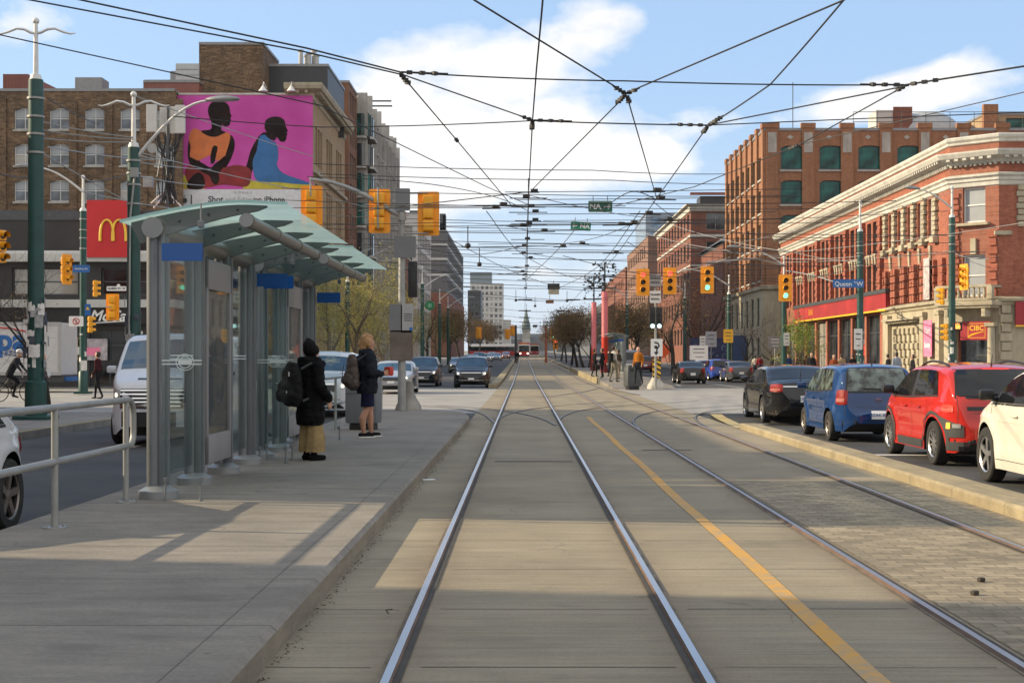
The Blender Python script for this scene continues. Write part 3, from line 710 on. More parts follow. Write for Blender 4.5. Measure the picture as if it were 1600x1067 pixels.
# ------------------------------------------------------------------ railings
def railing(label, x, y0, y1, z, posts, loop0=False, loop1=True, zt=.965, zm=.53, r=.03):
    t = thing('steel_railing', label, 'railing', (x, y0, z), 0, 'galvanised railings on the platform')
    L = y1-y0
    def bend(y, s): return [(0, y+s*.16*math.sin(a*PI/10), zt-.16+.16*math.cos(a*PI/10)) for a in range(6)]+[(0, y+s*.16, zm+.12)]+[(0, y+s*(.04+.12*math.cos(a*PI/10)), zm+.12-.12*math.sin(a*PI/10)) for a in range(1, 6)]
    if loop1: pts = [(0,0,zt), (0,L-.01,zt)]+bend(L, 1)+[(0,L,zm), (0,0,zm)]
    else: pts = [(0,0,zt), (0,L,zt)]
    obj('handrail', MB().tube(pts, r, 10), STEEL, t, 50)
    if not loop1: obj('lower_rail', MB().tube([(0,0,zm), (0,L,zm)], r*.8, 8), STEEL, t, 50)
    for p in posts:
        q = MB().cyl((0,p-y0,.0), (0,p-y0,zt), r*.95, n=12).cyl((0,p-y0,.0), (0,p-y0,.012), .095, n=18)
        for a in range(4): q.cyl((.07*math.cos(a*PI/2+.6),p-y0+.07*math.sin(a*PI/2+.6),.012), (.07*math.cos(a*PI/2+.6),p-y0+.07*math.sin(a*PI/2+.6),.028), .011, n=6)
        obj('post', q, STEEL, t, 50)
    return t
railing('galvanised pipe railing with rounded end, standing before the first shelter post', -3.76, 3.2, 13.72, .14, (4.1, 7.9, 11.55, 13.62))
railing('galvanised pipe railing between the shelter end and the signal pole', -3.55, 25.2, 36.6, .14, (25.3, 27.2, 29.2, 31.2, 33.6, 36.0), loop1=False, zt=1.0, zm=.5, r=.026)

# ------------------------------------------------------------------ signals, poles, lamps
def signal_head(lit=None, back=True, scale=1.0, matb=None):
    """returns parts; local origin at the centre of the backboard, lenses face -y"""
    out = []
    b = MB()
    if back:
        w, h = .30, .61; r = .05; pts = []
        for cx, cz, a0 in ((w-r,h-r,0), (-w+r,h-r,90), (-w+r,-h+r,180), (w-r,-h+r,270)): pts += [(cx+r*math.cos(R(a0+k*30)), cz+r*math.sin(R(a0+k*30))) for k in range(4)]
        b.prism(pts, -.012, .012, 'Y'); out.append(('backboard', b, YELLOWD, None))
    for i in range(3):
        z = .34-i*.34
        h_ = MB().box((0,.09,z), (.30,.16,.325), 0, .03).box((0,.185,z), (.25,.05,.27), 0, .02); h_.box((0,-.02,z), (.29,.05,.31), 0, .02)
        n = 14; vis = [(.125*math.cos(R(-20+220*k/n)), z+.125*math.sin(R(-20+220*k/n))) for k in range(n+1)]
        for k in range(n):
            (a, c), (d, e) = vis[k], vis[k+1]; h_.quad((a,-.04,c), (d,-.04,e), (d,-.24,e-.01), (a,-.24,c-.01)); h_.quad((a*.97,-.04,c), (d*.97,-.04,e), (d*.97,-.24,e-.01), (a*.97,-.24,c-.01))
        out.append(('lamp_housing', h_, YELLOWP, 30))
        ln = MB().lathe([(.0,-.062), (.06,-.056), (.118,-.046)], (0,0,0), 18, 'Y')
        ln.v = [(x, y, zz+z) for x, y, zz in ln.v]
        out.append(('lens', ln, {0: LRED, 2: LGREEN}.get(i) if lit == i else LENSDARK, 40))
    return out
def traffic_signal(label, loc, rot, lit=None, back=True, extra=None, group='yellow traffic signals', sc=1.0):
    t = thing('traffic_signal', label, 'traffic light', loc, rot, group, sc)
    hs = None
    for nm, b, mt, sm_ in signal_head(lit, back):
        if nm == 'lens': obj(nm, b, mt, hs, sm_)
        else: hs = obj(nm, b, mt, t, sm_)
    br = MB()
    for e in (extra or [((0,.2,.5), (0,.2,.75))]): br.cyl(e[0], e[1], .025)
    obj('hanger', br, STEEL, t, 40)
    return t
pcx = G(628, 641, .06)
# steel mast with curved arm over the oncoming lanes
mp = thing('signal_mast', 'galvanised steel signal mast with a long curved arm on the platform tip', 'signal pole', pcx)
obj('pole', MB().tube([(0,0,0), (0,0,3), (0,0,5.95)], [.118,.10,.082], 16), STEEL, mp, 50)
arm = [P(628+dx, y, pcx.y)-pcx for dx, y in ((0,338), (-14,331), (-35,318), (-60,304), (-85,293), (-110,285), (-142,281))]
obj('mast_arm', MB().tube(arm, [.085,.08,.075,.068,.06,.055,.05], 12), STEEL, mp, 50)
obj('clamp', MB().cyl((0,0,arm[0].z-.12), (0,0,arm[0].z+.12), .125, n=16), STEEL, mp, 50)
bar = thing('crash_barrier', 'grey concrete flared crash barrier at the foot of the signal mast', 'barrier', (pcx.x+.14, pcx.y+.5, .0))
def barrier(bx, n=20):
    prof = [(.0,.52,.62,0), (.10,.52,.62,.0), (.22,.46,.56,0), (.38,.32,.42,0), (.60,.2,.32,0), (.86,.16,.28,0)]
    rings = []
    for z, a, b_, _ in prof: a *= .70; b_ *= .75; rings.append([(a*math.copysign(abs(math.cos(2*PI*k/n))**.6, math.cos(2*PI*k/n)), b_*math.copysign(abs(math.sin(2*PI*k/n))**.6, math.sin(2*PI*k/n)), z) for k in range(n)])
    for r_ in rings: bx.add(r_, [])
    for i in range(len(rings)-1):
        for k in range(n): bx.f.append([i*n+k, i*n+(k+1)%n, (i+1)*n+(k+1)%n, (i+1)*n+k]); bx.mi.append(0)
    bx.f.append(list(range((len(rings)-1)*n, len(rings)*n))); bx.mi.append(0); return bx
obj('body', barrier(MB()), concrete('barrier_concrete', (.24,.23,.21), (.36,.34,.31)), bar, 40)
Ym = pcx.y
traffic_signal('yellow signal seen from behind at the free end of the curved mast arm', P(487, 325, Ym), PI, None, True, [((0,.2,.3), (0,.2,.85)), ((0,.05,.72), (0,.25,.72))])
traffic_signal('yellow signal seen from behind, hung midway along the curved mast arm', P(593, 330, Ym), PI, None, True, [((.02,.24,-.5), (.02,.24,.62))])
traffic_signal('yellow signal seen from behind on brackets beside the mast, facing the crossing', P(669.5, 334, Ym), PI, None, True, [((0,.12,.56), (.75,.05,.56)), ((0,.12,-.56), (.75,.05,-.56))])
def plate(name, label, cat, loc, w, h, mt, rot=0.0, group=None, bar_=True, thick=.012):
    t = thing(name, label, cat, loc, rot, group)
    r = min(.04, w*.1); pts = []
    for cx, cz, a0 in ((w/2-r,h/2-r,0), (-w/2+r,h/2-r,90), (-w/2+r,-h/2+r,180), (w/2-r,-h/2+r,270)): pts += [(cx+r*math.cos(R(a0+k*30)), cz+r*math.sin(R(a0+k*30))) for k in range(4)]
    obj('panel', MB().prism(pts, -thick/2, thick/2, 'Y'), mt, t)
    if bar_: obj('bracket', MB().bx(-.02, .02, thick/2, thick/2+.05, -h*.4, h*.4), STEEL, t)
    return t
SB = mat('sign_back', (.17,.175,.18), .5, .4, .08, 3)
plate('sign', 'small grey back of a sign at the head of the signal mast', 'sign', P(629.5, 312, Ym-.14), .40, .62, SB, 0, 'sign backs on the mast')
plate('sign', 'larger grey back of a square sign below the mast arm', 'sign', P(633, 386, Ym-.14), .60, .60, SB, 0, 'sign backs on the mast')
b_ = thing('pedestrian_signal', 'black pedestrian signal box facing away beside the signal mast', 'pedestrian signal', P(645, 437, Ym+.2))
obj('housing', MB().box((0,0,0), (.26,.2,1.0), 0, .03).box((0,.12,.22), (.2,.1,.3), 0, .02), BLACK, b_, 40); obj('bracket', MB().cyl((-.35,-.1,.3), (-.1,-.02,.3), .02), STEEL, b_)
for (px, py, w, h, lb, mt) in ((618, 497, .36, .76, 'pale grey sheet sign on the mast beside a smaller notice', SB), (636, 497, .34, .80, 'white notice with small print and a blue badge on the mast', mat('notice_grey', (.34,.34,.34), .5, 0, .1, 3)), (627, 540, .62, .84, 'brown weathered board low on the signal mast', mat('weathered_board', (.13,.105,.085), .7, 0, .35, 2))):
    s_ = plate('notice_sign', lb, 'sign', P(px, py, Ym-.15), w, h, mt, 0, 'notices on the mast')
    if px == 636:
        for k in range(4): obj('small_print', MB().bx(-.08, .13, -.009, -.007, .1-.06*k, .125-.06*k), DKGREY, s_)
        obj('badge', MB().lathe([(0,-.011), (.05,-.0095)], (.11,0,-.3), 14, 'Y'), SIGNBLUE, s_)

def finial_top(t, z, arms=True, ang=0.0):
    s_ = MB().tube([(0,0,z), (0,0,z+.12), (0,0,z+.13), (0,0,z+1.35)], [.15,.12,.065,.05], 12).sphere((0,0,z+1.42), .085, 8)
    if arms:
        for sg in (-1, 1):
            pts = [(sg*x*math.cos(ang), sg*x*math.sin(ang), z+1.12+dz) for x, dz in ((0,0), (.12,.02), (.28,.10), (.46,.12), (.68,.03), (.84,-.01), (.96,.01))]
            s_.tube(pts, [.035,.034,.032,.03,.028,.022,.012], 8)
    obj('finial', s_, WHITEP, t, 50)
def lamp_arm(t, z, dx, dy, rise=.9, reach=None):
    L = math.hypot(dx, dy); ux, uy = dx/L, dy/L
    pts = [(ux*s*L, uy*s*L, z+rise*math.sin(s*PI*.5)) for s in [k/10 for k in range(11)]]
    obj('lamp_arm', MB().tube(pts, [.05-.002*k for k in range(11)], 8), WHITEP, t, 50)
    e = Vector(pts[-1]); q = MB().sphere((0,0,0), .5, 8, (1.0,.34,.2)); q.v = [(x, y, zz if zz > -.04 else -.04) for x, y, zz in q.v]
    q.xf(Matrix.Translation(e+Vector((ux*.38,uy*.38,.02))) @ Matrix.Rotation(math.atan2(uy, ux), 4, 'Z'))
    obj('lamp_head', q, GREYP, t, 50)
def green_pole(label, loc, h=7.7, r=.19, finial=True, arms=True, ang=0.0, lamp=None, posters=0, base=True, seed=1, group='green steel street poles'):
    t = thing('street_pole', label, 'street pole', loc, 0, group); q = random.Random(seed)
    b = MB().tube([(0,0,0), (0,0,h)], [r, r*.86], 18)
    if base: b.bx(-r*2.1, r*2.1, -r*2.1, r*2.1, 0, .10, .02).tube([(0,0,.1), (0,0,.9), (0,0,.95)], [r*1.35, r*1.3, r*1.02], 8)
    p = obj('shaft', b, GREENP, t, 45)
    if finial: finial_top(t, h, arms, ang)
    if lamp: lamp_arm(t, *lamp)
    bd = MB()
    for k in range(4): z = h*(.96-.05*k-.03*q.random()); bd.cyl((0,0,z), (0,0,z+.05), r*1.02, n=18)
    obj('strap', bd, STEEL, t, 50)
    for k in range(posters):
        a0 = q.uniform(PI*1.0, PI*2.0); z0 = q.uniform(.9, 2.9); w = q.uniform(.25, .9); hh = q.uniform(.06, .32); rr_ = r*1.02+.004*k
        s_ = MB(); n = 5; row = [[((rr_)*math.cos(a0+w*i/n), rr_*math.sin(a0+w*i/n), z0+j*hh+q.uniform(-.02,.02)) for i in range(n+1)] for j in (0, 1)]
        for i in range(n): s_.quad(row[0][i], row[0][i+1], row[1][i+1], row[1][i])
        obj('torn_poster', s_, q.choice([PAPER, PAPER, mat('poster_grey', (.3,.3,.3), .8, 0, .4, 9), mat('poster_dark', (.06,.07,.09), .8, 0, .5, 9)]), t)
    return t
pA = G(56, 655, .03); green_pole('thick dark green tram pole plastered with torn posters, wave-shaped finial arms on top', pA, 8.2, .205, True, True, 0, None, 34, True, 5)
pB = Vector(((209-VX)*41/F, 41.0, 0)); pB.y = 38.6; pB.x = (209-VX)*38.6/F
green_pole('green tram pole hung with cable boxes and a curved lamp arm behind the shelter roof', (pB.x, pB.y, .03), 7.12, .19, True, True, 0, (6.75, 2.1, -.4, 1.55), 20, True, 9)
tb = thing('cable_box', 'small grey utility box strapped to the pole with the lamp arm', 'utility box', P(210, 270, pB.y-.26)); obj('housing', MB().box((0,0,0), (.19,.14,.26), 0, .01), STEEL, tb); obj('conduit', MB().tube([(.0,0,-.13), (-.12,.02,-1.2), (-.15,.02,-4.4)], .03, 6), STEEL, tb)
pC = P(130, 614, 60.0); pC.z = .03
green_pole('slim green signal pole before the dark corner restaurant', pC, 7.6, .15, True, False, 0, (8.4, -1.6, -.9, .9), 5, True, 3)
# cellular antennas on the restaurant roof
aY = 78.0; pa = P(262, 330, aY); ant = thing('antenna_mast', 'rooftop cell antenna mast with white panel antennas and hanging cables', 'antenna', pa)
def L_(px, py): return P(px, py, aY)-pa
obj('mast', MB().cyl((0,0,-1.2), L_(262,165), .09), DKGREY, ant)
for (a, b) in (((262,300),(240,325)), ((262,300),(285,325)), ((262,262),(246,262)), ((256,300),(236,318))): obj('strut', MB().cyl(L_(*a), L_(*b), .045), WHITEP, ant)
for (x0, x1, y0, y1, dy) in ((231,247,165,208,-.25), (248,262,167,206,.3), (263,275,166,209,.2), (276,291,166,210,-.25)):
    a, b = L_(x0, y1), L_(x1, y0); obj('panel_antenna', MB().box(((a.x+b.x)/2, dy, (a.z+b.z)/2), (b.x-a.x, .22, b.z-a.z), 0, .03), mat('antenna_white', (.5,.5,.47), .5, 0, .06), ant)
cb = MB(); q = random.Random(4)
for k in range(16):
    x = q.uniform(236, 288); p0 = L_(x, 209); p1 = L_(250+q.uniform(0, 26), 228+q.uniform(0,20)); p2 = L_(246+q.uniform(0, 34), 318)
    cb.tube([p0, (p0+p1)/2+Vector((0,0,-.35)), p1, (p1*.5+p2*.5)+Vector((q.uniform(-.2,.2),q.uniform(-.3,.1),0)), p2], .035, 5)
obj('cable_bundle', cb, BLACK, ant)
d_ = L_(238, 232); obj('dish', MB().lathe([(.0,.1), (.15,.06), (.27,-.06)], tuple(d_), 14, 'Y'), STEEL, ant, 50); obj('equipment_cabinet', MB().box(L_(232,285), (.5,.4,.6), 0, .03), STEEL, ant)
# signals by the restaurant corner
def small_signal(label, px, py, Y, rot, lit=None, back=False, sc=1.0): return traffic_signal(label, P(px, py, Y), rot, lit, back, [((0,.2,.0), (.3,.2,.0))], 'yellow traffic signals', sc)
small_signal('yellow signal in side view beside the blue street plate', 104.5, 421, 58, R(70), None, True)
small_signal('yellow signal seen end on, above the dark fascia letters', 176, 480, 66, PI, None, True)
small_signal('orange signal at the frame edge beyond the poster-covered pole', 3, 385, 44, R(60), None, False)
small_signal('small wedge-shaped signal turned aside, below the blue street plate', 151, 451, 62, R(115), None, False, .7)
small_signal('small low signal turned aside on the slim green pole', 143, 507, 62, R(120), None, False, .7)
s_ = plate('street_sign', 'blue street name plate with white border reading Spadina Av', 'street sign', P(127, 420, 57.6), .66, .30, SIGNBLUE, R(14)); letters(s_, 'Spadina Av', .115, SIGNWHITE, (0,-.01,0))
s_ = plate('street_sign', 'white street name plate reading Queen St W over the restaurant door', 'street sign', P(182, 451, 70), .95, .22, SIGNWHITE, 0); letters(s_, 'QUEEN ST. W', .14, BLACK, (0,-.01,0), bold=.004)
obj('crest', MB().lathe([(0,-.01), (.09,-.008)], (.1,0,.14), 10, 'Y'), SIGNWHITE, s_)
s_ = plate('road_sign', 'square white no-turn sign on the slim green pole', 'sign', P(119, 502, 59.5), .6, .42, SIGNWHITE, 0); obj('red_ring', MB().tube([(.13*math.cos(a*PI/9), -.012, .13*math.sin(a*PI/9)) for a in range(19)], .018, 5), REDSIGN, s_); obj('red_bar', MB().cyl((-.09,-.014,.09), (.09,-.014,-.09), .016), REDSIGN, s_); obj('arrow', MB().bx(-.015,.02,-.012,-.008,-.09,.07), BLACK, s_)
s_ = plate('notice_sign', 'dark blue notice with a yellow triangle on the slim green pole', 'sign', P(137, 484, 59.6), .25, .48, SIGNBLUE, 0); obj('triangle', MB().prism([(-.08,0), (.08,0), (0,.14)], -.012, -.008, 'Y'), GOLD, s_)
s_ = plate('notice_sign', 'white paper notice low on the slim green pole', 'notice', P(131, 571, 59.6), .26, .42, PAPER, 0)
# --- beyond the crossing
def zat(py, Y): return CH+(HY-py)*Y/F
sY = 65.5
pp = thing('transit_signal_post', 'slim grey post with paired transit signals on the far platform nose', 'signal post', P(1024.5, 606, 67.5)); pp.location.z = .05
obj('pole', MB().cyl((0,0,0), (0,0,zat(432, 67.5)), .055, n=12), STEEL, pp, 50)
obj('crossbar', MB().cyl(P(1000,446,67.5)-pp.location, P(1050,446,67.5)-pp.location, .03), STEEL, pp)
traffic_signal('yellow signal showing red on the track side of the transit signal plate', P(1004.5, 441, sY), 0, 0)
traffic_signal('yellow signal showing red beside the transit signal plate, between red and green signals', P(1046.5, 439, sY), 0, 0)
traffic_signal('yellow signal showing green hung on the far mast arm over the traffic lanes', P(1105, 437.5, sY), 0, 2)
traffic_signal('yellow signal showing green on the green pole before the red brick building', P(1227, 450, sY), 0, 2)
for k, (py, lb) in enumerate(((438, 'worn grey sign with faint lettering above the transit signal plate'), (464, 'white transit signal plate with two lines of black letters'))):
    s_ = plate('transit_sign', lb, 'sign', P(1024, py, 67.3), .52, .56, SIGNWHITE if k else mat('faded_sign', (.3,.3,.3), .6, 0, .2), 0, 'plates on the transit signal post')
    letters(s_, 'TRANSIT', .125, BLACK if k else DKGREY, (0,-.01,.1), bold=.004); letters(s_, 'SIGNAL', .125, BLACK if k else DKGREY, (0,-.01,-.1), bold=.004)
for px, lb in ((1019.5, 'dark vertical transit signal with pale light, on the platform side of its post'), (1030, 'dark vertical transit signal with pale light, on the roadway side of its post')):
    t = thing('transit_signal', lb, 'transit signal', P(px, 496, 66.8), 0, 'paired transit signals')
    h_ = obj('housing', MB().box((0,.05,0), (.27,.2,.95), 0, .03), BLACK, t, 40); obj('visor', MB().bx(-.11,.11,-.2,-.05,.12,.14).bx(-.11,.11,-.2,-.05,-.16,-.14), BLACK, h_)
    obj('lens', MB().lathe([(0,-.07), (.10,-.055)], (0,0,-.40), 16, 'Y'), LWHITE, t)
s_ = plate('road_sign', 'white keep right arrow sign under the transit signals', 'sign', P(1026, 543, 67.2), .55, .82, SIGNWHITE, 0)
obj('arrow', MB().tube([(-.1,-.012,.25), (.06,-.012,.2), (.12,-.012,.08), (.02,-.012,-.05), (-.02,-.012,-.3)], .035, 5).prism([(-.14,-.2), (.1,-.2), (-.02,-.36)], -.014, -.008, 'Y').lathe([(0,-.014), (.08,-.008)], (-.04,0,.02), 10, 'Y'), BLACK, s_)
hb = G(1025, 606, .05); t = thing('hazard_marker', 'yellow and black striped hazard board standing on a concrete nose', 'hazard marker', (hb.x, hb.y-.35, .0))
q = MB(); w, h = .2, .45; z0 = zat(575.5, hb.y)
o_ = obj('board', MB().box((0,0,z0), (2*w,.02,2*h), 0, .004), GOLD, t)
for k in range(-3, 5):
    z = z0-h+.25*k; pts = [(-w, z), (w, z+.3 if False else z-.22), (w, z-.11), (-w, z+.11)]
    pts = [(x, max(z0-h, min(z0+h, zz))) for x, zz in pts]
    if abs(pts[0][1]-pts[3][1])+abs(pts[1][1]-pts[2][1]) > .02: q.add([(x, -.014, zz) for x, zz in pts], [(0,1,2,3)])
obj('stripe_pattern', q, BLACK, o_)
obj('post', MB().cyl((0,.04,.4), (0,.04,z0-h+.1), .04), STEEL, t)
bar2 = thing('crash_barrier', 'pale concrete flared nose at the tip of the far platform, under the striped board', 'barrier', (hb.x, hb.y, .0)); b2 = barrier(MB()); b2.v = [(x*1.2, y*1.3, z) for x, y, z in b2.v]; obj('body', b2, concrete('barrier_pale', (.42,.4,.36), (.56,.54,.49)), bar2, 40)
f_ = thing('steel_railing', 'low railing with close upright bars behind the striped board', 'railing', (5.75, hb.y+1.2, .16)); q = MB()
for k in range(26): q.cyl((.15*k/26,k*.42,0), (.15*k/26,k*.42,1.0), .014, n=6)
obj('upright_bars', q, STEEL, f_); obj('handrail', MB().cyl((0,0,1.0), (.15,10.6,1.0), .03).cyl((0,0,.12), (.15,10.6,.12), .02), STEEL, f_)
# green poles along the far side
for (px, Y, top, lb, ang, lamp, sd_) in (
    (1487.5, 68.5, 340, 'green pole with white staff before the stone bank corner', 0, (8.6, -2.0, -1.4, .75), 21),
    (1344, 70, 362, 'green pole carrying the Queen Street blade, wrapped in torn posters', 0, None, 22),
    (1225, 84, 440, 'green pole beside the leafing street tree, behind a yellow signal', 0, (6.9, -2.6, -.6, 1.0), 23),
    (1139, 112, 462, 'green pole in front of the pale stone ground floor of the brown brick block', 0, (7.0, -2.8, 0, 1.2), 24),
    (1070, 128, 470, 'green pole among bare trees near the parking sign', 0, (7.2, -2.6, 0, 1.2), 25),
    (980, 150, 482, 'slender green pole behind the far shelter', 0, (7.4, -2.4, 0, 1.2), 26),
    (660, 122, 447, 'green pole with white tip and tall staff beside the round green sign', 0, (7.2, 2.4, 0, 1.2), 27),
    (687, 150, 480, 'plain dark green pole between traffic and street trees', 0, (7.2, 2.4, 0, 1.3), 28),
    (543, 95, 440, 'dark green pole among pale spring trees behind the shelter', 0, None, 29),
    (700, 185, 489, 'far green pole with two curved lamp arms over the traffic', 0, (7.4, 2.6, 0, 1.3), 30)):
    h = zat(top, Y)-.03; p = P(px, 575, Y); p.z = gz(Y)+.03
    t = green_pole(lb, p, h, .17, True, False, ang, lamp, 12 if Y < 80 else 0, Y < 90, sd_)
q = thing('mast_arm', 'thin grey mast arm reaching out from the green pole to a green signal', 'mast arm', P(1225, 415, 84)); a0 = q.location.copy()
obj('tube', MB().tube([Vector((0,0,0)), P(1180, 404, 80)-a0, P(1105, 410, sY+.2)-a0], [.06,.05,.04], 8), STEEL, q)
s_ = plate('street_sign', 'blue street blade reading Queen St W on the green pole', 'street sign', P(1325.5, 443, 69.4), 1.52, .40, SIGNBLUE, R(4)); letters(s_, 'Queen', .31, SIGNWHITE, (-.25,-.012,-.03)); letters(s_, 'St', .13, SIGNWHITE, (.33,-.012,.06)); letters(s_, 'W', .31, SIGNWHITE, (.56,-.012,-.03))
q = thing('mast_arm', 'long thin arm carrying the blue street blade between two green poles', 'mast arm', P(1302, 440, 69.6)); a0 = q.location.copy(); obj('tube', MB().tube([Vector((0,0,0)), P(1270,430,74)-a0, P(1228,423,84)-a0], .03, 6), STEEL, q)
small_signal('yellow signal in side view beside the bank balcony', 1506, 433, 67.5, R(-70), None, True)
small_signal('amber-backed signal turned aside under the balcony corner', 1470, 463, 67.5, R(-115), None, False, .8)
small_signal('low amber signal half hidden by the pole at the bank', 1476, 519, 68, R(-110), None, False, .8)
t = thing('pedestrian_signal', 'small box signal with an orange hand symbol beside the bank door', 'pedestrian signal', P(1496.5, 510, 67.8)); obj('housing', MB().box((0,.06,0), (.42,.2,.42), 0, .03), BLACK, t); obj('hand_symbol', MB().bx(-.12,.1,-.05,-.045,-.12,.05).bx(-.12,-.08,-.05,-.045,.05,.14).bx(-.05,-.01,-.05,-.045,.05,.16).bx(.02,.06,-.05,-.045,.05,.14), emit('hand_orange_lit', (1,.3,.05), 1.2), t)
# hanging street plates and boxes over the tracks
for (px, py, Y, w, h, s, lb) in ((938, 323, 42, .70, .34, 'NA', 'dark green hanging plate with NA and an arrow, the higher of the two'), (907.5, 353.5, 50, .70, .30, 'NA', 'bright green hanging plate with an arrow before NA, tilted slightly, the lower of the two')):
    first = px > 920
    t = plate('hanging_sign', lb, 'sign', P(px, py, Y), w, h, SIGNGREEN if not first else mat('sign_green_dark', (.0,.10,.06), .4), 0, 'green direction plates', False)
    if not first: t.rotation_euler = (0, R(4), 0)
    letters(t, s, .23, SIGNWHITE, (-.15 if first else .14, -.01, 0), bold=.006)
    sx = 1 if first else -1; x0 = .20 if first else -.21
    obj('arrow', MB().bx(x0-.09, x0+.09, -.013, -.008, -.014, .014).prism([(x0+sx*.105,0), (x0+sx*.03,.075), (x0+sx*.015,.05), (x0+sx*.07,0), (x0+sx*.015,-.05), (x0+sx*.03,-.075)], -.013, -.008, 'Y'), SIGNWHITE, t)
    obj('hook', MB().cyl((-w*.3,0,h/2), (-w*.3,0,h/2+.14), .01).cyl((w*.3,0,h/2), (w*.3,0,h/2+.14), .01), WIRE, t)
    obj('rim', MB().bx(-w/2+.02, w/2-.02, -.010, -.007, h/2-.025, h/2-.015).bx(-w/2+.02, w/2-.02, -.010, -.007, -h/2+.015, -h/2+.025), SIGNWHITE, t)
t = thing('hanging_board', 'black and cream board hung high over the tracks', 'sign', P(865, 452, 100)); obj('upper_half', MB().bx(-.42,.42,-.03,.03,-.02,.4), BLACK, t); obj('lower_half', MB().bx(-.36,.38,-.03,.03,-.36,-.022), mat('board_cream', (.38,.35,.27), .6), t); obj('hook', MB().cyl((0,0,.4), (0,0,.6), .02), WIRE, t)
t = thing('hanging_board', 'small brown board hung below the black and cream one', 'sign', P(859, 471.5, 110)); obj('board', MB().bx(-.3,.3,-.02,.02,-.13,.13), mat('board_brown', (.2,.09,.03), .6), t); obj('hook', MB().cyl((0,0,.13), (0,0,.5), .02), WIRE, t)
t = thing('hanging_board', 'tiny dark board over the distant tracks near the spire', 'sign', P(836, 509.5, 220)); obj('board', MB().bx(-.35,.35,-.02,.02,-.2,.2), DKGREY, t)
t = thing('round_sign', 'round green sign with a pale figure emblem on a bracket', 'shop sign', P(671.5, 477.5, 150)); obj('disc', MB().lathe([(.0,-.1), (.47,-.1), (.5,-.07), (.5,.07), (.47,.1), (0,.1)], (0,0,0), 28, 'Y'), mat('disc_green', (.005,.22,.07), .4), t, 30)
obj('emblem', MB().tube([(.2*math.cos(a*PI/8), -.115, .2*math.sin(a*PI/8)) for a in range(17)], .03, 5).sphere((0,-.11,.06), .09, 6, (1,.2,1)).prism([(-.14,-.15), (.14,-.15), (.06,0), (-.06,0)], -.13, -.105, 'Y'), mat('disc_pale', (.3,.6,.42), .5), t)
obj('bracket', MB().cyl((-.9,0,.0), (-.5,0,0), .03), DKGREY, t)
# red gateway posts with dark ornamental crests
for (px, Y, x0, top, mid, crown, lb) in ((945, 108, .20, 455, 527, 410, 'tall gateway post, red below and pink above, with black crest, nearer the shelter'), (928, 117, .17, 472, 545, 432, 'gateway post farther along the platform, red below and pink above')):
    p = P(px, 590, Y); p.z = fpz(Y); t = thing('gateway_post', lb, 'gateway post', p, 0, 'red gateway posts'); zm, zt2, zc = zat(mid, Y)-p.z, zat(top, Y)-p.z, zat(crown, Y)-p.z
    obj('base', MB().cyl((0,0,0), (0,0,.7), x0*1.75, n=14), mat('post_maroon', (.16,.008,.012), .5), t); obj('shaft', MB().cyl((0,0,.7), (0,0,zm), x0*1.25, n=14), mat('post_red', (.55,.03,.012), .45, 0, .08), t); obj('wrapped_shaft', MB().cyl((0,0,zm), (0,0,zt2), x0*1.2, n=14), mat('post_pink', (.66,.18,.2), .55, 0, .1), t)
    c = MB().cyl((0,0,zt2), (0,0,zc), .06); q = random.Random(int(px))
    for k in range(3): z = zt2+.25+(zc-zt2-.4)*k/2; c.cyl((-.85,0,z), (.85,0,z), .035)
    for k in range(46): x = q.uniform(-.85,.85); z = q.uniform(zt2+.3, zc); c.box((x, q.uniform(-.15,.15), z), (q.uniform(.06,.2), .06, q.uniform(.06,.22)), 0)
    obj('crest', c, BLACK, t)
# ------------------------------------------------------------------ cars (local: x across, y forward, z up from the road)
def lerp_prof(pr, y):
    if y <= pr[0][0]: return pr[0][1]
    for (a, b), (c, d) in zip(pr, pr[1:]):
        if y <= c: return b+(d-b)*(y-a)/(c-a) if c > a else d
    return pr[-1][1]
def smooth_prof(pr, L, w=.03):
    n = int(L/.01); v = [lerp_prof(pr, i*L/n) for i in range(n+1)]; k = max(1, int(w/.01))
    for _ in range(2): v = [sum(v[max(0,i-k):i+k+1])/len(v[max(0,i-k):i+k+1]) for i in range(n+1)]
    return lambda y: v[max(0, min(n, int(round(y/L*n))))]
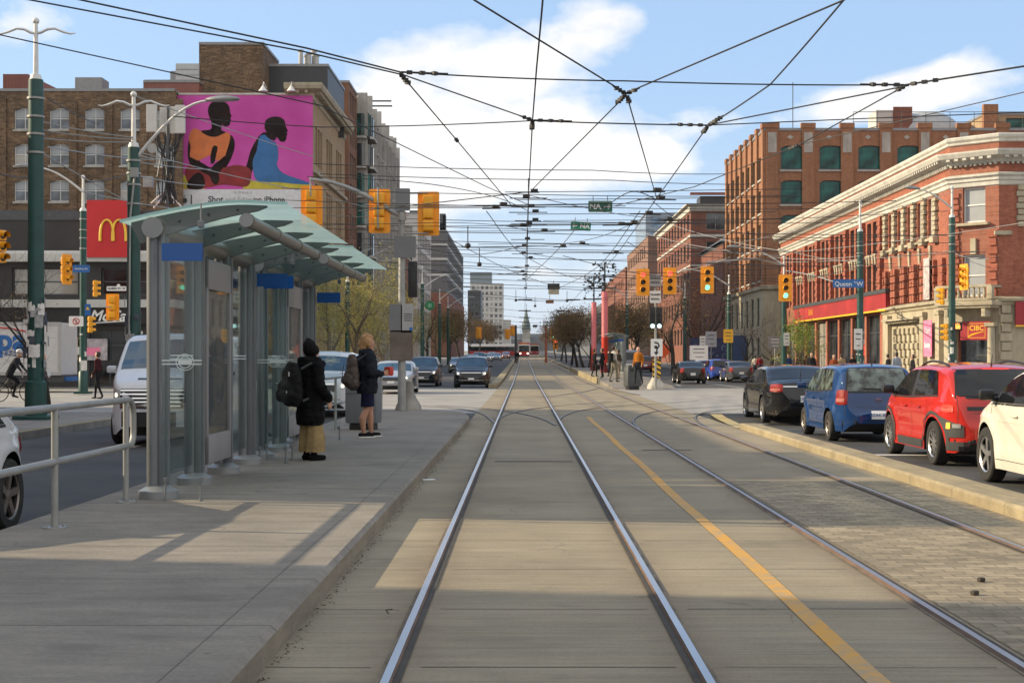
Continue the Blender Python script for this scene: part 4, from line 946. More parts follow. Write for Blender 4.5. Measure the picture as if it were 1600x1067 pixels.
# top lines from the tail (0) to the nose (1), heights in metres
SHAPES = {
 'hatch': dict(L=3.82, W=1.70, H=1.53, belt=.93, tum=.17, wb=2.46, ro=.72, wr=.295, rear='glass', glass=(.985,1.41), rgw=.56,
    top=[(0,.50),(.005,.585),(.020,.615),(.026,.80),(.032,.94),(.040,1.0),(.082,1.36),(.108,1.46),(.2,1.51),(.42,1.53),(.58,1.50),(.64,1.44),(.83,1.0),(.86,.95),(.95,.82),(.985,.68),(1,.55)], ws=(.655,.825), side=(.16,.80), bp=(.46,.50)),
 'suv': dict(L=4.2, W=1.80, H=1.56, belt=.98, tum=.19, wb=2.6, ro=.74, wr=.335, rear='glass', glass=(1.05,1.43), rgw=.60,
    top=[(0,.56),(.005,.66),(.016,.69),(.022,.86),(.030,.99),(.042,1.06),(.105,1.40),(.128,1.48),(.2,1.53),(.42,1.56),(.56,1.53),(.62,1.46),(.79,1.08),(.82,1.03),(.95,.90),(.985,.76),(1,.6)], ws=(.635,.785), side=(.16,.77), bp=(.44,.48)),
 'bigsuv': dict(L=4.75, W=1.90, H=1.73, belt=1.06, tum=.24, wb=2.8, ro=.95, wr=.36, rear='glass', glass=(1.14,1.55), rgw=.68,
    top=[(0,.65),(.01,.85),(.02,1.05),(.035,1.15),(.075,1.5),(.10,1.64),(.2,1.70),(.42,1.73),(.57,1.70),(.62,1.63),(.755,1.18),(.79,1.12),(.93,1.0),(.975,.86),(1,.62)], ws=(.635,.755), side=(.10,.74), bp=(.44,.475)),
 'sedan': dict(L=4.65, W=1.79, H=1.44, belt=.93, tum=.20, wb=2.72, ro=1.02, wr=.325, rear='deck', rw=(.125,.245), rgw=.6,
    top=[(0,.62),(.01,.80),(.02,.96),(.03,1.03),(.10,1.055),(.125,1.08),(.25,1.36),(.29,1.41),(.42,1.44),(.54,1.42),(.60,1.35),(.755,.99),(.79,.94),(.94,.80),(.98,.68),(1,.52)], ws=(.615,.75), side=(.205,.735), bp=(.455,.485)),
 'van': dict(L=5.5, W=2.06, H=2.12, belt=1.28, tum=.09, wb=3.3, ro=1.15, wr=.35, rear='glass', glass=(1.3,1.9), rgw=.6,
    top=[(0,.6),(.005,1.2),(.012,1.9),(.025,2.05),(.06,2.11),(.4,2.12),(.70,2.10),(.745,2.03),(.865,1.42),(.885,1.36),(.96,1.20),(.985,1.0),(1,.66)], ws=(.755,.86), side=(.60,.845), bp=(.735,.75)),
}
CARGLASSB = glass_dark('car_glass_blue', (.02,.05,.085), .03, .35)
def car(name, label, cat, loc, rot, shape, col, paintname, step=.05, lights='', plate_txt=None, clad=None, rails=False, plate_front=False, rimstyle='ten', group='cars in the street traffic', sc=1.0, glassm=None, dark_rim=False, over={}):
    S = dict(SHAPES[shape]); S.update(over); L, Wd, H, belt, wr = S['L'], S['W'], S['H'], S['belt'], S['wr']
    t = thing(name, label, cat, loc, rot, group, sc); P_ = paint(paintname, col); glassm = glassm or CARGLASS
    ztop = smooth_prof([(a*L, z) for a, z in S['top']], L); y0 = -L/2
    ax = (S['ro'], S['ro']+S['wb']); ra = wr+.065
    def plan(y):                                    # half width along the body
        q = abs(2*y/L-1); return Wd/2*max(.05, 1-q**(6 if y > L/2 else 6.5))**.27*(1-.03*q*q)
    def sec(z):
        if z < belt: k = (z-.55*belt)/(.55*belt); return 1-.055*k*k*(1 if k < 0 else .45)
        return .975-S['tum']*((z-belt)/(H-belt))**1.15
    ysn = [.003*L, .006*L, .010*L, .015*L, .020*L, .024*L, .029*L, .034*L]+[i*step for i in range(1, int(L/step)) if .04*L < i*step < .96*L]+[.968*L, .978*L, .986*L, .992*L, .996*L]
    nb, nc, nr = (16, 7, 6) if step < .09 else (9, 6, 6); V = []
    def bulge(y, z):                                # flared arches, a waist crease and hollowed doors
        if z > belt+.02: return 0.0
        f = 0.0
        for a in ax: f = max(f, .028*sm(ra+.20, ra+.02, math.hypot(y-a, z-wr)))
        dz = sm(ax[0]+.2, ax[0]+.6, y)*sm(ax[1]-.1, ax[1]-.5, y)
        return f-.020*dz*math.exp(-((z-.56*belt)/.13)**2)+.010*math.exp(-((z-.84*belt)/.035)**2)

    for y in ysn:
        w0 = plan(y); zt = ztop(y); zb = .21+.16*sm(.94*L, L, y)+.16*sm(.05*L, 0, y); arch = 0
        for a in ax:
            d = ra*ra-(y-a)**2
            if d > 0: z_ = wr+math.sqrt(d); zb, arch = max(zb, z_), 1
        rc = min(.13, (zt-zb)*.3); zs = zt-rc; row = [(0, y, zb), (w0*.72, y, zb)]
        for k in range(nb+1): z = zb+(zs-zb)*k/nb; row.append((w0*sec(z)+bulge(y, z), y, z))
        ws_ = w0*sec(zs); cr = min(rc*1.3, ws_*.4); crown = .035*(1 if zt > belt+.25 else .8)
        for k in range(1, nc+1):
            a = k/nc*PI/2; row.append((ws_-cr*(1-math.cos(a)), y, zs+(rc-crown)*math.sin(a)))
        we = ws_-cr
        for k in range(1, nr+1): x = we*(1-k/nr); row.append((x, y, zt-crown*(x/we)**2 if we > 0 else zt))
        V.append(row)
    n = len(V[0]); b = MB(); full = 2*n-2; vs = []
    for row in V:
        r = [(x, y+y0, z) for x, y, z in row]; vs += r+[(-x, y, z) for x, y, z in r[-2:0:-1]]
    fs = [(i*full+j, i*full+(j+1) % full, (i+1)*full+(j+1) % full, (i+1)*full+j) for i in range(len(V)-1) for j in range(full)]
    fs += [tuple(range(full-1, -1, -1)), tuple(range((len(V)-1)*full, len(V)*full))]
    b.add(vs, fs)
    for k, f in enumerate(b.f):
        zz = [b.v[i][2] for i in f]; xx = [abs(b.v[i][0]) for i in f]; j = k % full
        if k < len(fs)-2 and (j in (0, 1, full-1, full-2)): b.mi[k] = 1
    bvh = BVHTree.FromPolygons([Vector(v) for v in b.v], b.f)
    body = obj('body', b, [P_, BLACK], t, 38)
    def hit(o, d): 
        p, nn, _, _ = bvh.ray_cast(Vector(o), Vector(d), 12); 
        if p is not None and nn.dot(Vector(d)) > 0: nn = -nn
        return p, nn
    def patch(name_, rows, ray, mt, par, off=.006, sm_=60, thick=0.0):
        """rows of 2-D points thrown onto the body along ray(point)"""
        q = MB(); G_ = []
        for rw in rows:
            g = []
            for pt in rw:
                p, nn = hit(*ray(pt)); g.append(None if p is None else p+nn*off)
            G_.append(g)
        for i in range(len(G_)-1):
            for j in range(len(G_[0])-1):
                c = [G_[i][j], G_[i][j+1], G_[i+1][j+1], G_[i+1][j]]
                if all(v is not None for v in c) and max((c[0]-c[2]).length, (c[1]-c[3]).length) < .6: q.quad(*c)
        return obj(name_, q, mt, par, sm_) if q.f else None
    def gridp(a0, a1, n1, f0, f1, n2): # rows: param a, between curves f0(a), f1(a)
        return [[(a0+(a1-a0)*i/n1, f0(a0+(a1-a0)*i/n1)+(f1(a0+(a1-a0)*i/n1)-f0(a0+(a1-a0)*i/n1))*j/n2) for i in range(n1+1)] for j in range(n2+1)]
    side = lambda sg: (lambda p: ((sg*3, p[0]+y0, p[1]), (-sg, 0, 0)))
    rear = lambda p: ((p[0], -L/2-2, p[1]), (0, 1, 0)); front = lambda p: ((p[0], L/2+2, p[1]), (0, -1, 0)); down = lambda p: ((p[0], p[1]+y0, 4), (0, 0, -1))
    hd = step < .09; N = 10 if hd else 4
    beltc = lambda y: belt+.035+.05*sm(L*.55, L*.15, y); topc = lambda y: max(beltc(y)+.005, min(ztop(y)-.105, H-.12))
    s0, s1 = S['side'][0]*L, S['side'][1]*L; b0, b1 = S['bp'][0]*L, S['bp'][1]*L
    for sg in (-1, 1):
        rearlow = lambda y: beltc(y)+.0; rt = lambda y: beltc(y)+(topc(y)-beltc(y))*sm(s0-.02, s0+.30, y)**.7
        patch('side_window', gridp(s0, b0, N, rearlow, rt, 4), side(sg), glassm, t)
        patch('side_window', gridp(b1, s1, N, beltc, topc, 4), side(sg), glassm, t)
        if hd: 
            tr = patch('window_trim', gridp(s0-.03, s1+.04, 16, lambda y: beltc(y)-.03, lambda y: beltc(y)-.004, 1), side(sg), BLACK, t, .004)
            patch('door_pillar', gridp(b0-.005, b1+.005, 2, beltc, topc, 4), side(sg), BLACK, t, .003)
            for yy in (b1-.02*L, s1-.02*L, s0+.10*L):
                patch('door_seam', gridp(yy-.004, yy+.004, 1, lambda y: .34, lambda y: belt, 6), side(sg), BLACK, body, .002)
            patch('sill_seam', gridp(ax[0]+ra+.05, ax[1]-ra-.05, 8, lambda y: .33, lambda y: .338, 1), side(sg), BLACK, body, .002)
            for yy in (b1-.12*L, b1+.03*L-.23*L) if False else (b0-.085*L, b1+.06*L):
                p, nn = hit((sg*3, yy+y0, belt-.12), (-sg,0,0))
                if p: obj('door_handle', MB().box(p+nn*.02, (.035, .19, .03), 0, .012), P_, t, 40)
        # mirror at the foot of the windscreen pillar
        my = (S['ws'][1]-.06)*L; p, nn = hit((sg*3, my+y0, belt+.10), (-sg,0,0))
        if p: obj('mirror', MB().box((p.x+sg*.14, p.y-.02, belt+.13), (.20,.11,.14), 0, .045).box((p.x+sg*.02, p.y, belt+.08), (.14,.05,.05), 0, .015), BLACK if (clad or not hd or shape == 'suv') else P_, t, 50)
    hw = lambda y: plan(y)*sec(ztop(y)-.08)*.90
    w0, w1 = S['ws'][0]*L, S['ws'][1]*L; M_ = 8 if hd else 4
    patch('windshield', [[((-1+2*i/M_)*hw(w0+(w1-w0)*j/6), w0+(w1-w0)*j/6) for i in range(M_+1)] for j in range(7)], down, glassm, t)
    if S['rear'] == 'deck':
        r0, r1 = S['rw'][0]*L+.03, S['rw'][1]*L; patch('rear_window', [[((-1+2*i/M_)*hw(r0+(r1-r0)*j/6)*.97, r0+(r1-r0)*j/6) for i in range(M_+1)] for j in range(7)], down, glassm, t)
        gl0, gl1 = .84, .98
    else:
        g0, g1 = S['glass']; gw = lambda z: Wd/2*S['rgw']*1.24*(1-.10*(z-g0)/(g1-g0))
        if hd: patch('window_surround', [[((-1+2*i/8)*(gw(g0-.03+(g1-g0+.05)*j/6)+.03), g0-.03+(g1-g0+.05)*j/6) for i in range(9)] for j in range(7)], rear, BLACK, t, .008)
        patch('rear_window', [[((-1+2*i/8)*gw(g0+(g1-g0)*j/6), g0+(g1-g0)*j/6) for i in range(9)] for j in range(7)], rear, glassm, t, .014)
        gl0, gl1 = .74, 1.02
        if hd: patch('high_brake_light', [[(-.2+.4*i/6, H-.115+.018*j) for i in range(7)] for j in (0, 1)], rear, TAILON if 'brake' in lights else TAIL, t)
    tl = S.get('tail', (belt-.20, belt+.05))
    for sg in (-1, 1):                              # lamps wrap the corners: thrown from outside towards the body corner
        cx, cy = sg*(Wd/2-.50), y0+.55
        def ray_r(p, sg=sg, cx=cx, cy=cy): a = R(p[0]); d = Vector((sg*math.cos(a), -math.sin(a), 0)); return (Vector((cx, cy, p[1]))+d*3, -d)
        def ray_f(p, sg=sg, cx=cx): a = R(p[0]); d = Vector((sg*math.cos(a), math.sin(a), 0)); return (Vector((cx, L/2-.55, p[1]))+d*3, -d)
        nn_ = 8 if hd else 3
        la = S.get('tang', (28, 68))
        tail = patch('tail_light', [[(la[0]+(la[1]-la[0])*i/nn_, tl[0]+(tl[1]-tl[0])*j/4+.02*math.sin(i/nn_*3)*(j-2)/2) for i in range(nn_+1)] for j in range(5)], ray_r, TAILON if 'brake' in lights else TAIL, t, .012)
        if hd: patch('lens_inset', [[(la[0]+4+(la[1]-la[0]-10)*i/5, tl[0]+(tl[1]-tl[0])*(.14+.28*j/2)) for i in range(6)] for j in range(3)], ray_r, mat('lens_clear', (.42,.16,.13), .15), tail, .018)
        hz = S['belt']*.74
        patch('headlight', [[(34+38*i/nn_, hz-.08+.16*j/3+.05*(1-i/nn_)) for i in range(nn_+1)] for j in range(4)], ray_f, HEADL, t, .012)
        if 'head' in lights: patch('headlamp_bulb', [[(51+9*i/3, hz-.032+.064*j/3) for i in range(4)] for j in range(4)], ray_f, HEADON, t, .02)
    # tail: plate, bumper, lower valance; nose: grille, plate
    def rect(w, z0, z1, ray, mt, nm, off=.008, par=t, x0=0): return patch(nm, [[(x0-w+2*w*i/6, z0+(z1-z0)*j/3) for i in range(7)] for j in range(4)], ray, mt, par, off)
    rect(Wd*.40, .25, .42, rear, BLACK, 'rear_valance', .006)
    pz = S.get('plate', .62)
    if hd or not plate_front: 
        pr = rect(.155, pz-.078, pz+.078, rear, SIGNWHITE, 'license_plate', .014)
        if plate_txt and pr:
            p, nn = hit((0, -L/2-2, pz), (0,1,0)); letters(pr, plate_txt, .085, SIGNBLUE, (0, p.y-.022, pz), depth=.003)
    if shape == 'van':
        rect(Wd*.47, .24, .64, front, BLACK, 'bumper', .012); gr = rect(Wd*.33, .70, 1.06, front, BLACK, 'grille', .010)
        for k in range(5): rect(Wd*.325, .735+.07*k, .76+.07*k, front, CHROME, 'grille_bar', .018, gr)
        rect(Wd*.20, 1.225, 1.25, front, BLACK, 'hood_slot', .008)
    else:
        rect(Wd*.36, .24, .40, front, BLACK, 'lower_grille', .006); gr = rect(Wd*.27, belt*.60, belt*.76, front, BLACK, 'grille', .008)
        if gr: rect(Wd*.28, belt*.765, belt*.80, front, CHROME, 'grille_bar', .013, gr); rect(Wd*.34, .425, .45, front, CHROME, 'bumper_trim', .013, gr)
    rect(.155, .47, .56, front, SIGNWHITE, 'front_plate', .016)
    if S['rear'] == 'deck' and hd: rect(Wd*.30, .90, .925, rear, CHROME, 'trunk_trim', .010)
    if hd and S['rear'] != 'deck':
        q = MB(); p1, _ = hit((.05, -L/2-2, g0+.04), (0,1,0)); p2, _ = hit((-.28, -L/2-2, g0+.02), (0,1,0))
        if p1 and p2: q.tube([p1+Vector((0,-.02,-.03)), p1+Vector((0,-.03,.0)), p2+Vector((0,-.02,.03))], .012, 6); obj('wiper', q, BLACK, t)
        for sg in (-1, 1): patch('panel_seam', [[(sg*(Wd*.375+.006*i), pz-.02+(g0-pz)*j/6) for i in range(2)] for j in range(7)], rear, BLACK, body, .003)
        for zz, w in ((pz+.14, Wd*.375), (pz-.12, Wd*.44)): rect(w, zz, zz+.008, rear, BLACK, 'panel_seam', .003, body)
    if hd:
        p, nn = hit((0, -L/2-2, belt-.12), (0,1,0))
        if p: obj('emblem', MB().tube([(p.x+.055*math.cos(a*PI/8), p.y-.012, p.z+.04*math.sin(a*PI/8)) for a in range(17)], .007, 5).tube([(p.x+.022*math.cos(a*PI/8), p.y-.012, p.z+.036*math.sin(a*PI/8)) for a in range(17)], .006, 5), CHROME, t)
        for sg in (-1, 1):
            for yy in (b0-.02, s1-.10): patch('side_crease', gridp(ax[0]+ra+.02, ax[1]-ra-.02, 10, lambda y: belt-.205, lambda y: belt-.197, 1), side(sg), BLACK if False else P_, body, .006) if yy > b0 else None
    if clad:
        for sg in (-1, 1):
            for a in ax:
                rows = [[(a+(ra+rr_)*math.cos(R(-8+196*i/20)), wr+(ra+rr_)*math.sin(R(-8+196*i/20))) for i in range(21)] for rr_ in (-.004, .04, .085)]
                rows = [[(yy, max(.23, z)) for yy, z in rw] for rw in rows]
                patch('arch_cladding', rows, side(sg), clad, t, .012)
            patch('sill_cladding', gridp(ax[0]+ra+.0, ax[1]-ra, 10, lambda y: .23, lambda y: .36, 2), side(sg), clad, t, .012)
            cx, cy = sg*(Wd/2-.50), y0+.55
            ray_c = lambda p, sg=sg, cx=cx, cy=cy: (Vector((cx,cy,p[1]))+Vector((sg*math.cos(R(p[0])), -math.sin(R(p[0])), 0))*3, -Vector((sg*math.cos(R(p[0])), -math.sin(R(p[0])), 0)))
            patch('corner_cladding', [[(6+60*i/8, .43+.02*i/8+(.33-.16*i/8)*j/4) for i in range(9)] for j in range(5)], ray_c, clad, t, .011)
            patch('reverse_lamp', [[(45+16*i/4, .585+.06*j/2) for i in range(5)] for j in range(3)], ray_c, GREYP, t, .02)
            patch('turn_signal', [[(31+9*i/4, .57+.09*j/2) for i in range(5)] for j in range(3)], ray_c, AMBER if sg < 0 else TAIL, t, .02)
        rect(Wd*.44, .26, .40, rear, clad, 'rear_cladding', .010)
        for sg in (-1, 1):
            cx, cy = sg*(Wd/2-.50), y0+.55
            ray_c = lambda p, sg=sg, cx=cx, cy=cy: (Vector((cx,cy,p[1]))+Vector((sg*math.cos(R(p[0])), -math.sin(R(p[0])), 0))*3, -Vector((sg*math.cos(R(p[0])), -math.sin(R(p[0])), 0)))
            patch('lower_cladding', [[(4+70*i/8, .25+.13*j/2) for i in range(9)] for j in range(3)], ray_c, clad, t, .011)
        patch('tail_garnish', [[(-.55+1.1*i/8, .845+.055*j/2) for i in range(9)] for j in range(3)], rear, CARGLASS, t, .009)
    if rails:
        for sg in (-1, 1):
            pts = []
            for k in range(11):
                yy = .2*L+.36*L*k/10; p, nn = hit((sg*Wd*.335, yy+y0, 4), (0,0,-1)); pts.append(p+Vector((0,0,.055*math.sin(PI*k/10)**.4)))
            obj('roof_rail', MB().tube(pts, .018, 8), BLACK, t, 50)
    if hd:
        p, nn = hit((0, .17*L+y0, 4), (0,0,-1)); obj('antenna', MB().cyl(p, p+Vector((0,-.06,.17)), .008, .004, 6).cyl(p, p+Vector((0,-.01,.03)), .02, .012, 8), BLACK, t)
    # wheels: tyre with its rim as sub-part
    for sg in (-1, 1):
        for a in ax:
            w = wheel_mesh(wr, rimstyle, hd, dark_rim); o = obj('wheel', w[0], None, t); o.location = (sg*(Wd/2-.105), a+y0, wr); o.rotation_euler = (0, 0, 0 if sg > 0 else PI)
            r_ = obj('rim', w[1], None, o)
    q = MB().bx(-Wd/2+.24, Wd/2-.24, -L/2+.35, L/2-.35, .19, .62); obj('underbody', q, BLACK, t)
    return t
WHC = {}
def wheel_mesh(r, style, hd, dark):
    k = (r, style, hd, dark)
    if k in WHC: return WHC[k]
    n = 36 if hd else 14; ri = r*.66; w = .105
    ty = MB().lathe([(ri,-w),(r*.9,-w),(r*.975,-w*.85),(r,-w*.6),(r,w*.6),(r*.975,w*.85),(r*.92,w),(ri*1.03,w*.98),(ri,w*.9)], (0,0,0), n, 'X', False)
    rm = MB(); rm.mat(1).lathe([(.0,.02),(ri*.98,.02),(ri*.99,w*.5),(ri,w*.5)], (0,0,0), n, 'X', False)
    rm.mat(0).lathe([(ri*.90,w*.80),(ri*.98,w*.93),(ri*1.0,w*.86),(ri,w*.3)], (0,0,0), n, 'X', False).lathe([(.0,w*.80),(.028,w*.80),(.062,w*.72),(.066,w*.4)], (0,0,0), 14, 'X', False)
    ns = {'ten': 10, 'five': 5, 'cover': 7}[style]
    for i in range(ns):
        a = 2*PI*i/ns; wd = {'ten': .16, 'five': .30, 'cover': .34}[style]*ri
        offs = (-.06, .06) if style == 'ten' else (0,)
        o = len(rm.v); c0, c1 = .04, ri*.94; tw = .22 if style == 'five' else 0
        rm.add([(w*.72,-wd*.5,c0),(w*.72,wd*.5,c0),(w*.84,wd*.62+tw*ri*.5,c1),(w*.84,-wd*.38+tw*ri*.5,c1),(w*.45,-wd*.5,c0),(w*.45,wd*.5,c0),(w*.55,wd*.62+tw*ri*.5,c1),(w*.55,-wd*.38+tw*ri*.5,c1)], [(0,1,2,3),(0,4,5,1),(1,5,6,2),(2,6,7,3),(3,7,4,0)])
        rm.xf(Matrix.Rotation(a, 4, 'X'), o)
    WHC[k] = (mesh('tyre', ty, RUBBER, 40), mesh('rim', rm, [mat('rim_machined_dark', (.25,.22,.2), .35, .7) if dark else RIM, BLACK], 40)); return WHC[k]
rd = lambda x, y: (x, y, rz(y)+.002)
# queue on the near right of the tramway
car('red_crossover', 'red crossover with grey cladding, dark tailgate glass and a lit amber turn signal', 'car', rd(7.12, 23.3), 0, 'suv', (.46,.018,.012), 'red_paint', .035, 'brake', None, mat('cladding_grey', (.035,.035,.037), .7, 0, .1, 4, .2, 90), True, over=dict(W=1.79, L=4.17, tang=(10,46), tail=(.83,.91), plate=.66))
car('blue_hatchback', 'small metallic blue hatchback with white plate, between the red and black cars', 'car', rd(6.84, 29.56), 0, 'hatch', (.006,.040,.145), 'blue_paint', .035, '', 'BZAK 873', rimstyle='cover', dark_rim=True, glassm=glass_dark('car_glass_painted_reflections', (.045,.06,.055), .03, .8, 5), over=dict(tang=(26,60), tail=(.74,.99), plate=.53, tum=.20))  # pale patches in this glass colour stand in for reflections and see-through
car('black_sedan', 'glossy black sedan with pale trunk trim, at the head of the queue', 'car', rd(6.78, 36.85), 0, 'sedan', (.006,.006,.007), 'black_paint', .04, '', 'CBLT 204', over=dict(W=1.84, L=4.85, tail=(.80,.95), tang=(20,72)))
car('white_crossover', 'cream white crossover cut by the frame edge, with silver wheels and a black mirror', 'car', rd(6.97, 17.56), 0, 'suv', (.66,.63,.54), 'cream_paint', .035, '', None, rimstyle='five', over=dict(L=4.6, W=1.82, H=1.64, belt=1.02, wr=.36, wb=2.69, ro=.98))
# oncoming side
car('white_sedan', 'white car whose tail and dark spoked wheel just enter the frame by the railing', 'car', (-5.66, 12.06, -.118), PI, 'sedan', (.60,.61,.63), 'white_paint', .035, '', None, rimstyle='five', dark_rim=True, over=dict(L=4.4, W=1.80, wr=.345, wb=2.6, ro=.86, tail=(.72,.86)))
car('white_van', 'white cargo van with one lit headlamp and a black slatted grille, behind the glass panes', 'van', rd(-6.72, 29.05), PI, 'van', (.56,.58,.62), 'van_white', .04, 'head', None, plate_front=True, glassm=CARGLASSB)
car('silver_crossover', 'silver white crossover with lit headlamp, partly behind the figure in black', 'car', rd(-5.45, 39.9), PI, 'bigsuv', (.55,.56,.58), 'silver_paint', .05, 'head', None, plate_front=True, glassm=CARGLASSB)
car('grey_sedan', 'pale grey sedan half hidden by the man in shorts and the signal mast', 'car', rd(-5.6, 63), PI, 'sedan', (.30,.31,.33), 'grey_paint', .07, 'head', None, plate_front=True, glassm=CARGLASSB)
car('dark_crossover', 'dark blue crossover with one lit lamp, beyond the signal mast', 'car', rd(-5.8, 84), PI, 'bigsuv', (.012,.014,.022), 'navy_paint', .07, 'head', None, plate_front=True, glassm=CARGLASSB)
car('black_crossover', 'black crossover with both headlamps lit, first in line beside the tramway', 'car', rd(-2.79, 79), PI, 'bigsuv', (.008,.008,.010), 'black_paint', .07, 'head', None, plate_front=True, glassm=CARGLASSB)
far = [(-6.0, 134, 'sedan', (.16,.17,.18), 'silver grey sedan farther back, beyond the dark crossover', 'graphite_paint'), (-6.2, 172, 'suv', (.05,.055,.065), 'dark car second in the far oncoming line', 'slate_paint'), (-6.3, 205, 'bigsuv', (.02,.02,.025), 'tall black car third in the far oncoming line', 'ink_paint'),
       (-6.2, 245, 'sedan', (.35,.36,.37), 'light grey car fourth in the far oncoming line', 'ash_paint'), (-6.4, 290, 'hatch', (.2,.21,.22), 'small grey car last in the far oncoming line', 'stone_paint'), (-4.9, 262, 'sedan', (.25,.3,.33), 'pale oncoming car with both lamps glowing, far down the street', 'mist_paint'), (-3.7, 300, 'suv', (.16,.03,.03), 'dark red car beside the far pale one with glowing lamps', 'wine_paint'), (-8.6, 270, 'suv', (.08,.05,.09), 'purplish dark car by the distant far kerb', 'plum_paint')]
for x, y, s_, c_, lb, nm in far: car('distant_car', lb, 'car', rd(x, y), PI, s_, c_, nm, .16, 'head', None, plate_front=True, glassm=CARGLASSB)
for x, y, s_, c_, lb, nm in ((10.6, 92.3, 'sedan', (.010,.010,.012), 'black sedan driving away beyond the crossing, beside the striped board', 'black_paint'), (13.6, 108, 'sedan', (.55,.54,.52), 'white car parked behind the distant black sedan', 'parked_white'), (13.7, 101.5, 'hatch', (.015,.05,.28), 'bright blue car parked between the white and dark ones', 'parked_blue'),
       (14.35, 97, 'sedan', (.03,.035,.055), 'dark slate sedan parked at the kerb before the pale stone wall', 'slate_paint'), (10.1, 142, 'suv', (.4,.4,.4), 'silver car waiting in the lane behind the orange work sign', 'ash_paint'), (11.6, 139, 'suv', (.12,.02,.02), 'dark red car beside the silver one behind the orange work sign', 'wine_paint'), (8.7, 120, 'van', (.2,.21,.24), 'grey van beyond the far platform bin', 'vangrey_paint'), (13.4, 175, 'suv', (.3,.31,.3), 'grey car parked far along by the bare trees', 'stone_paint')):
    car('distant_car', lb, 'car', rd(x, y), 0, s_, c_, nm, .14, '', None)

# ------------------------------------------------------------------ people: one continuous body grown from tapered limbs
def capsule(mb, a, b, ra, rb, n=10):
    a, b = Vector(a), Vector(b); mb.tube([a, a+(b-a)*.5, b], [ra, (ra+rb)/2, rb], n); mb.sphere(a, ra, 6); mb.sphere(b, rb, 6)
def grow(name, caps, voxel, mats_, parent=None, smooth_it=6):
    """caps: (a, b, ra, rb, material index[, scale]); joined by voxel remesh and smoothed"""
    mb = MB()
    for c in caps:
        o = len(mb.v); capsule(mb, *c[:4])
        if len(c) > 5: mid = (Vector(c[0])+Vector(c[1]))/2; mb.xf(Matrix.Translation(mid) @ Matrix.Diagonal((*c[5], 1)) @ Matrix.Translation(-mid), o)
    me = mesh(name, mb, mats_[0]); o = bpy.data.objects.new(name, me); COL.objects.link(o)
    r = o.modifiers.new('grow', 'REMESH'); r.mode = 'VOXEL'; r.voxel_size = voxel; r.use_smooth_shade = True
    s = o.modifiers.new('soft', 'SMOOTH'); s.iterations = smooth_it; s.factor = .5
    dg = bpy.context.evaluated_depsgraph_get(); me2 = bpy.data.meshes.new_from_object(o.evaluated_get(dg)); bpy.data.objects.remove(o); me2.name = name
    me2.materials.clear()
    for m_ in mats_: me2.materials.append(m_)
    if len(mats_) > 1:
        segs = [(Vector(c[0]), Vector(c[1]), c[2], c[3], c[4]) for c in caps]
        for p in me2.polygons:
            best, bi = 9, 0; q = p.center
            for a, b, ra, rb, mi in segs:
                ab = b-a; tt = max(0, min(1, (q-a).dot(ab)/max(1e-9, ab.length_squared))); d = (q-(a+ab*tt)).length-(ra+(rb-ra)*tt)
                if d < best: best, bi = d, mi
            p.material_index = bi
    for p in me2.polygons: p.use_smooth = True
    ob = bpy.data.objects.new(name, me2); COL.objects.link(ob)
    if parent: ob.parent = parent
    return ob
def cloth(name, col): return mat(name, col, .9, 0, .25, 7, .35, 70, spec=.12)
PC = {}
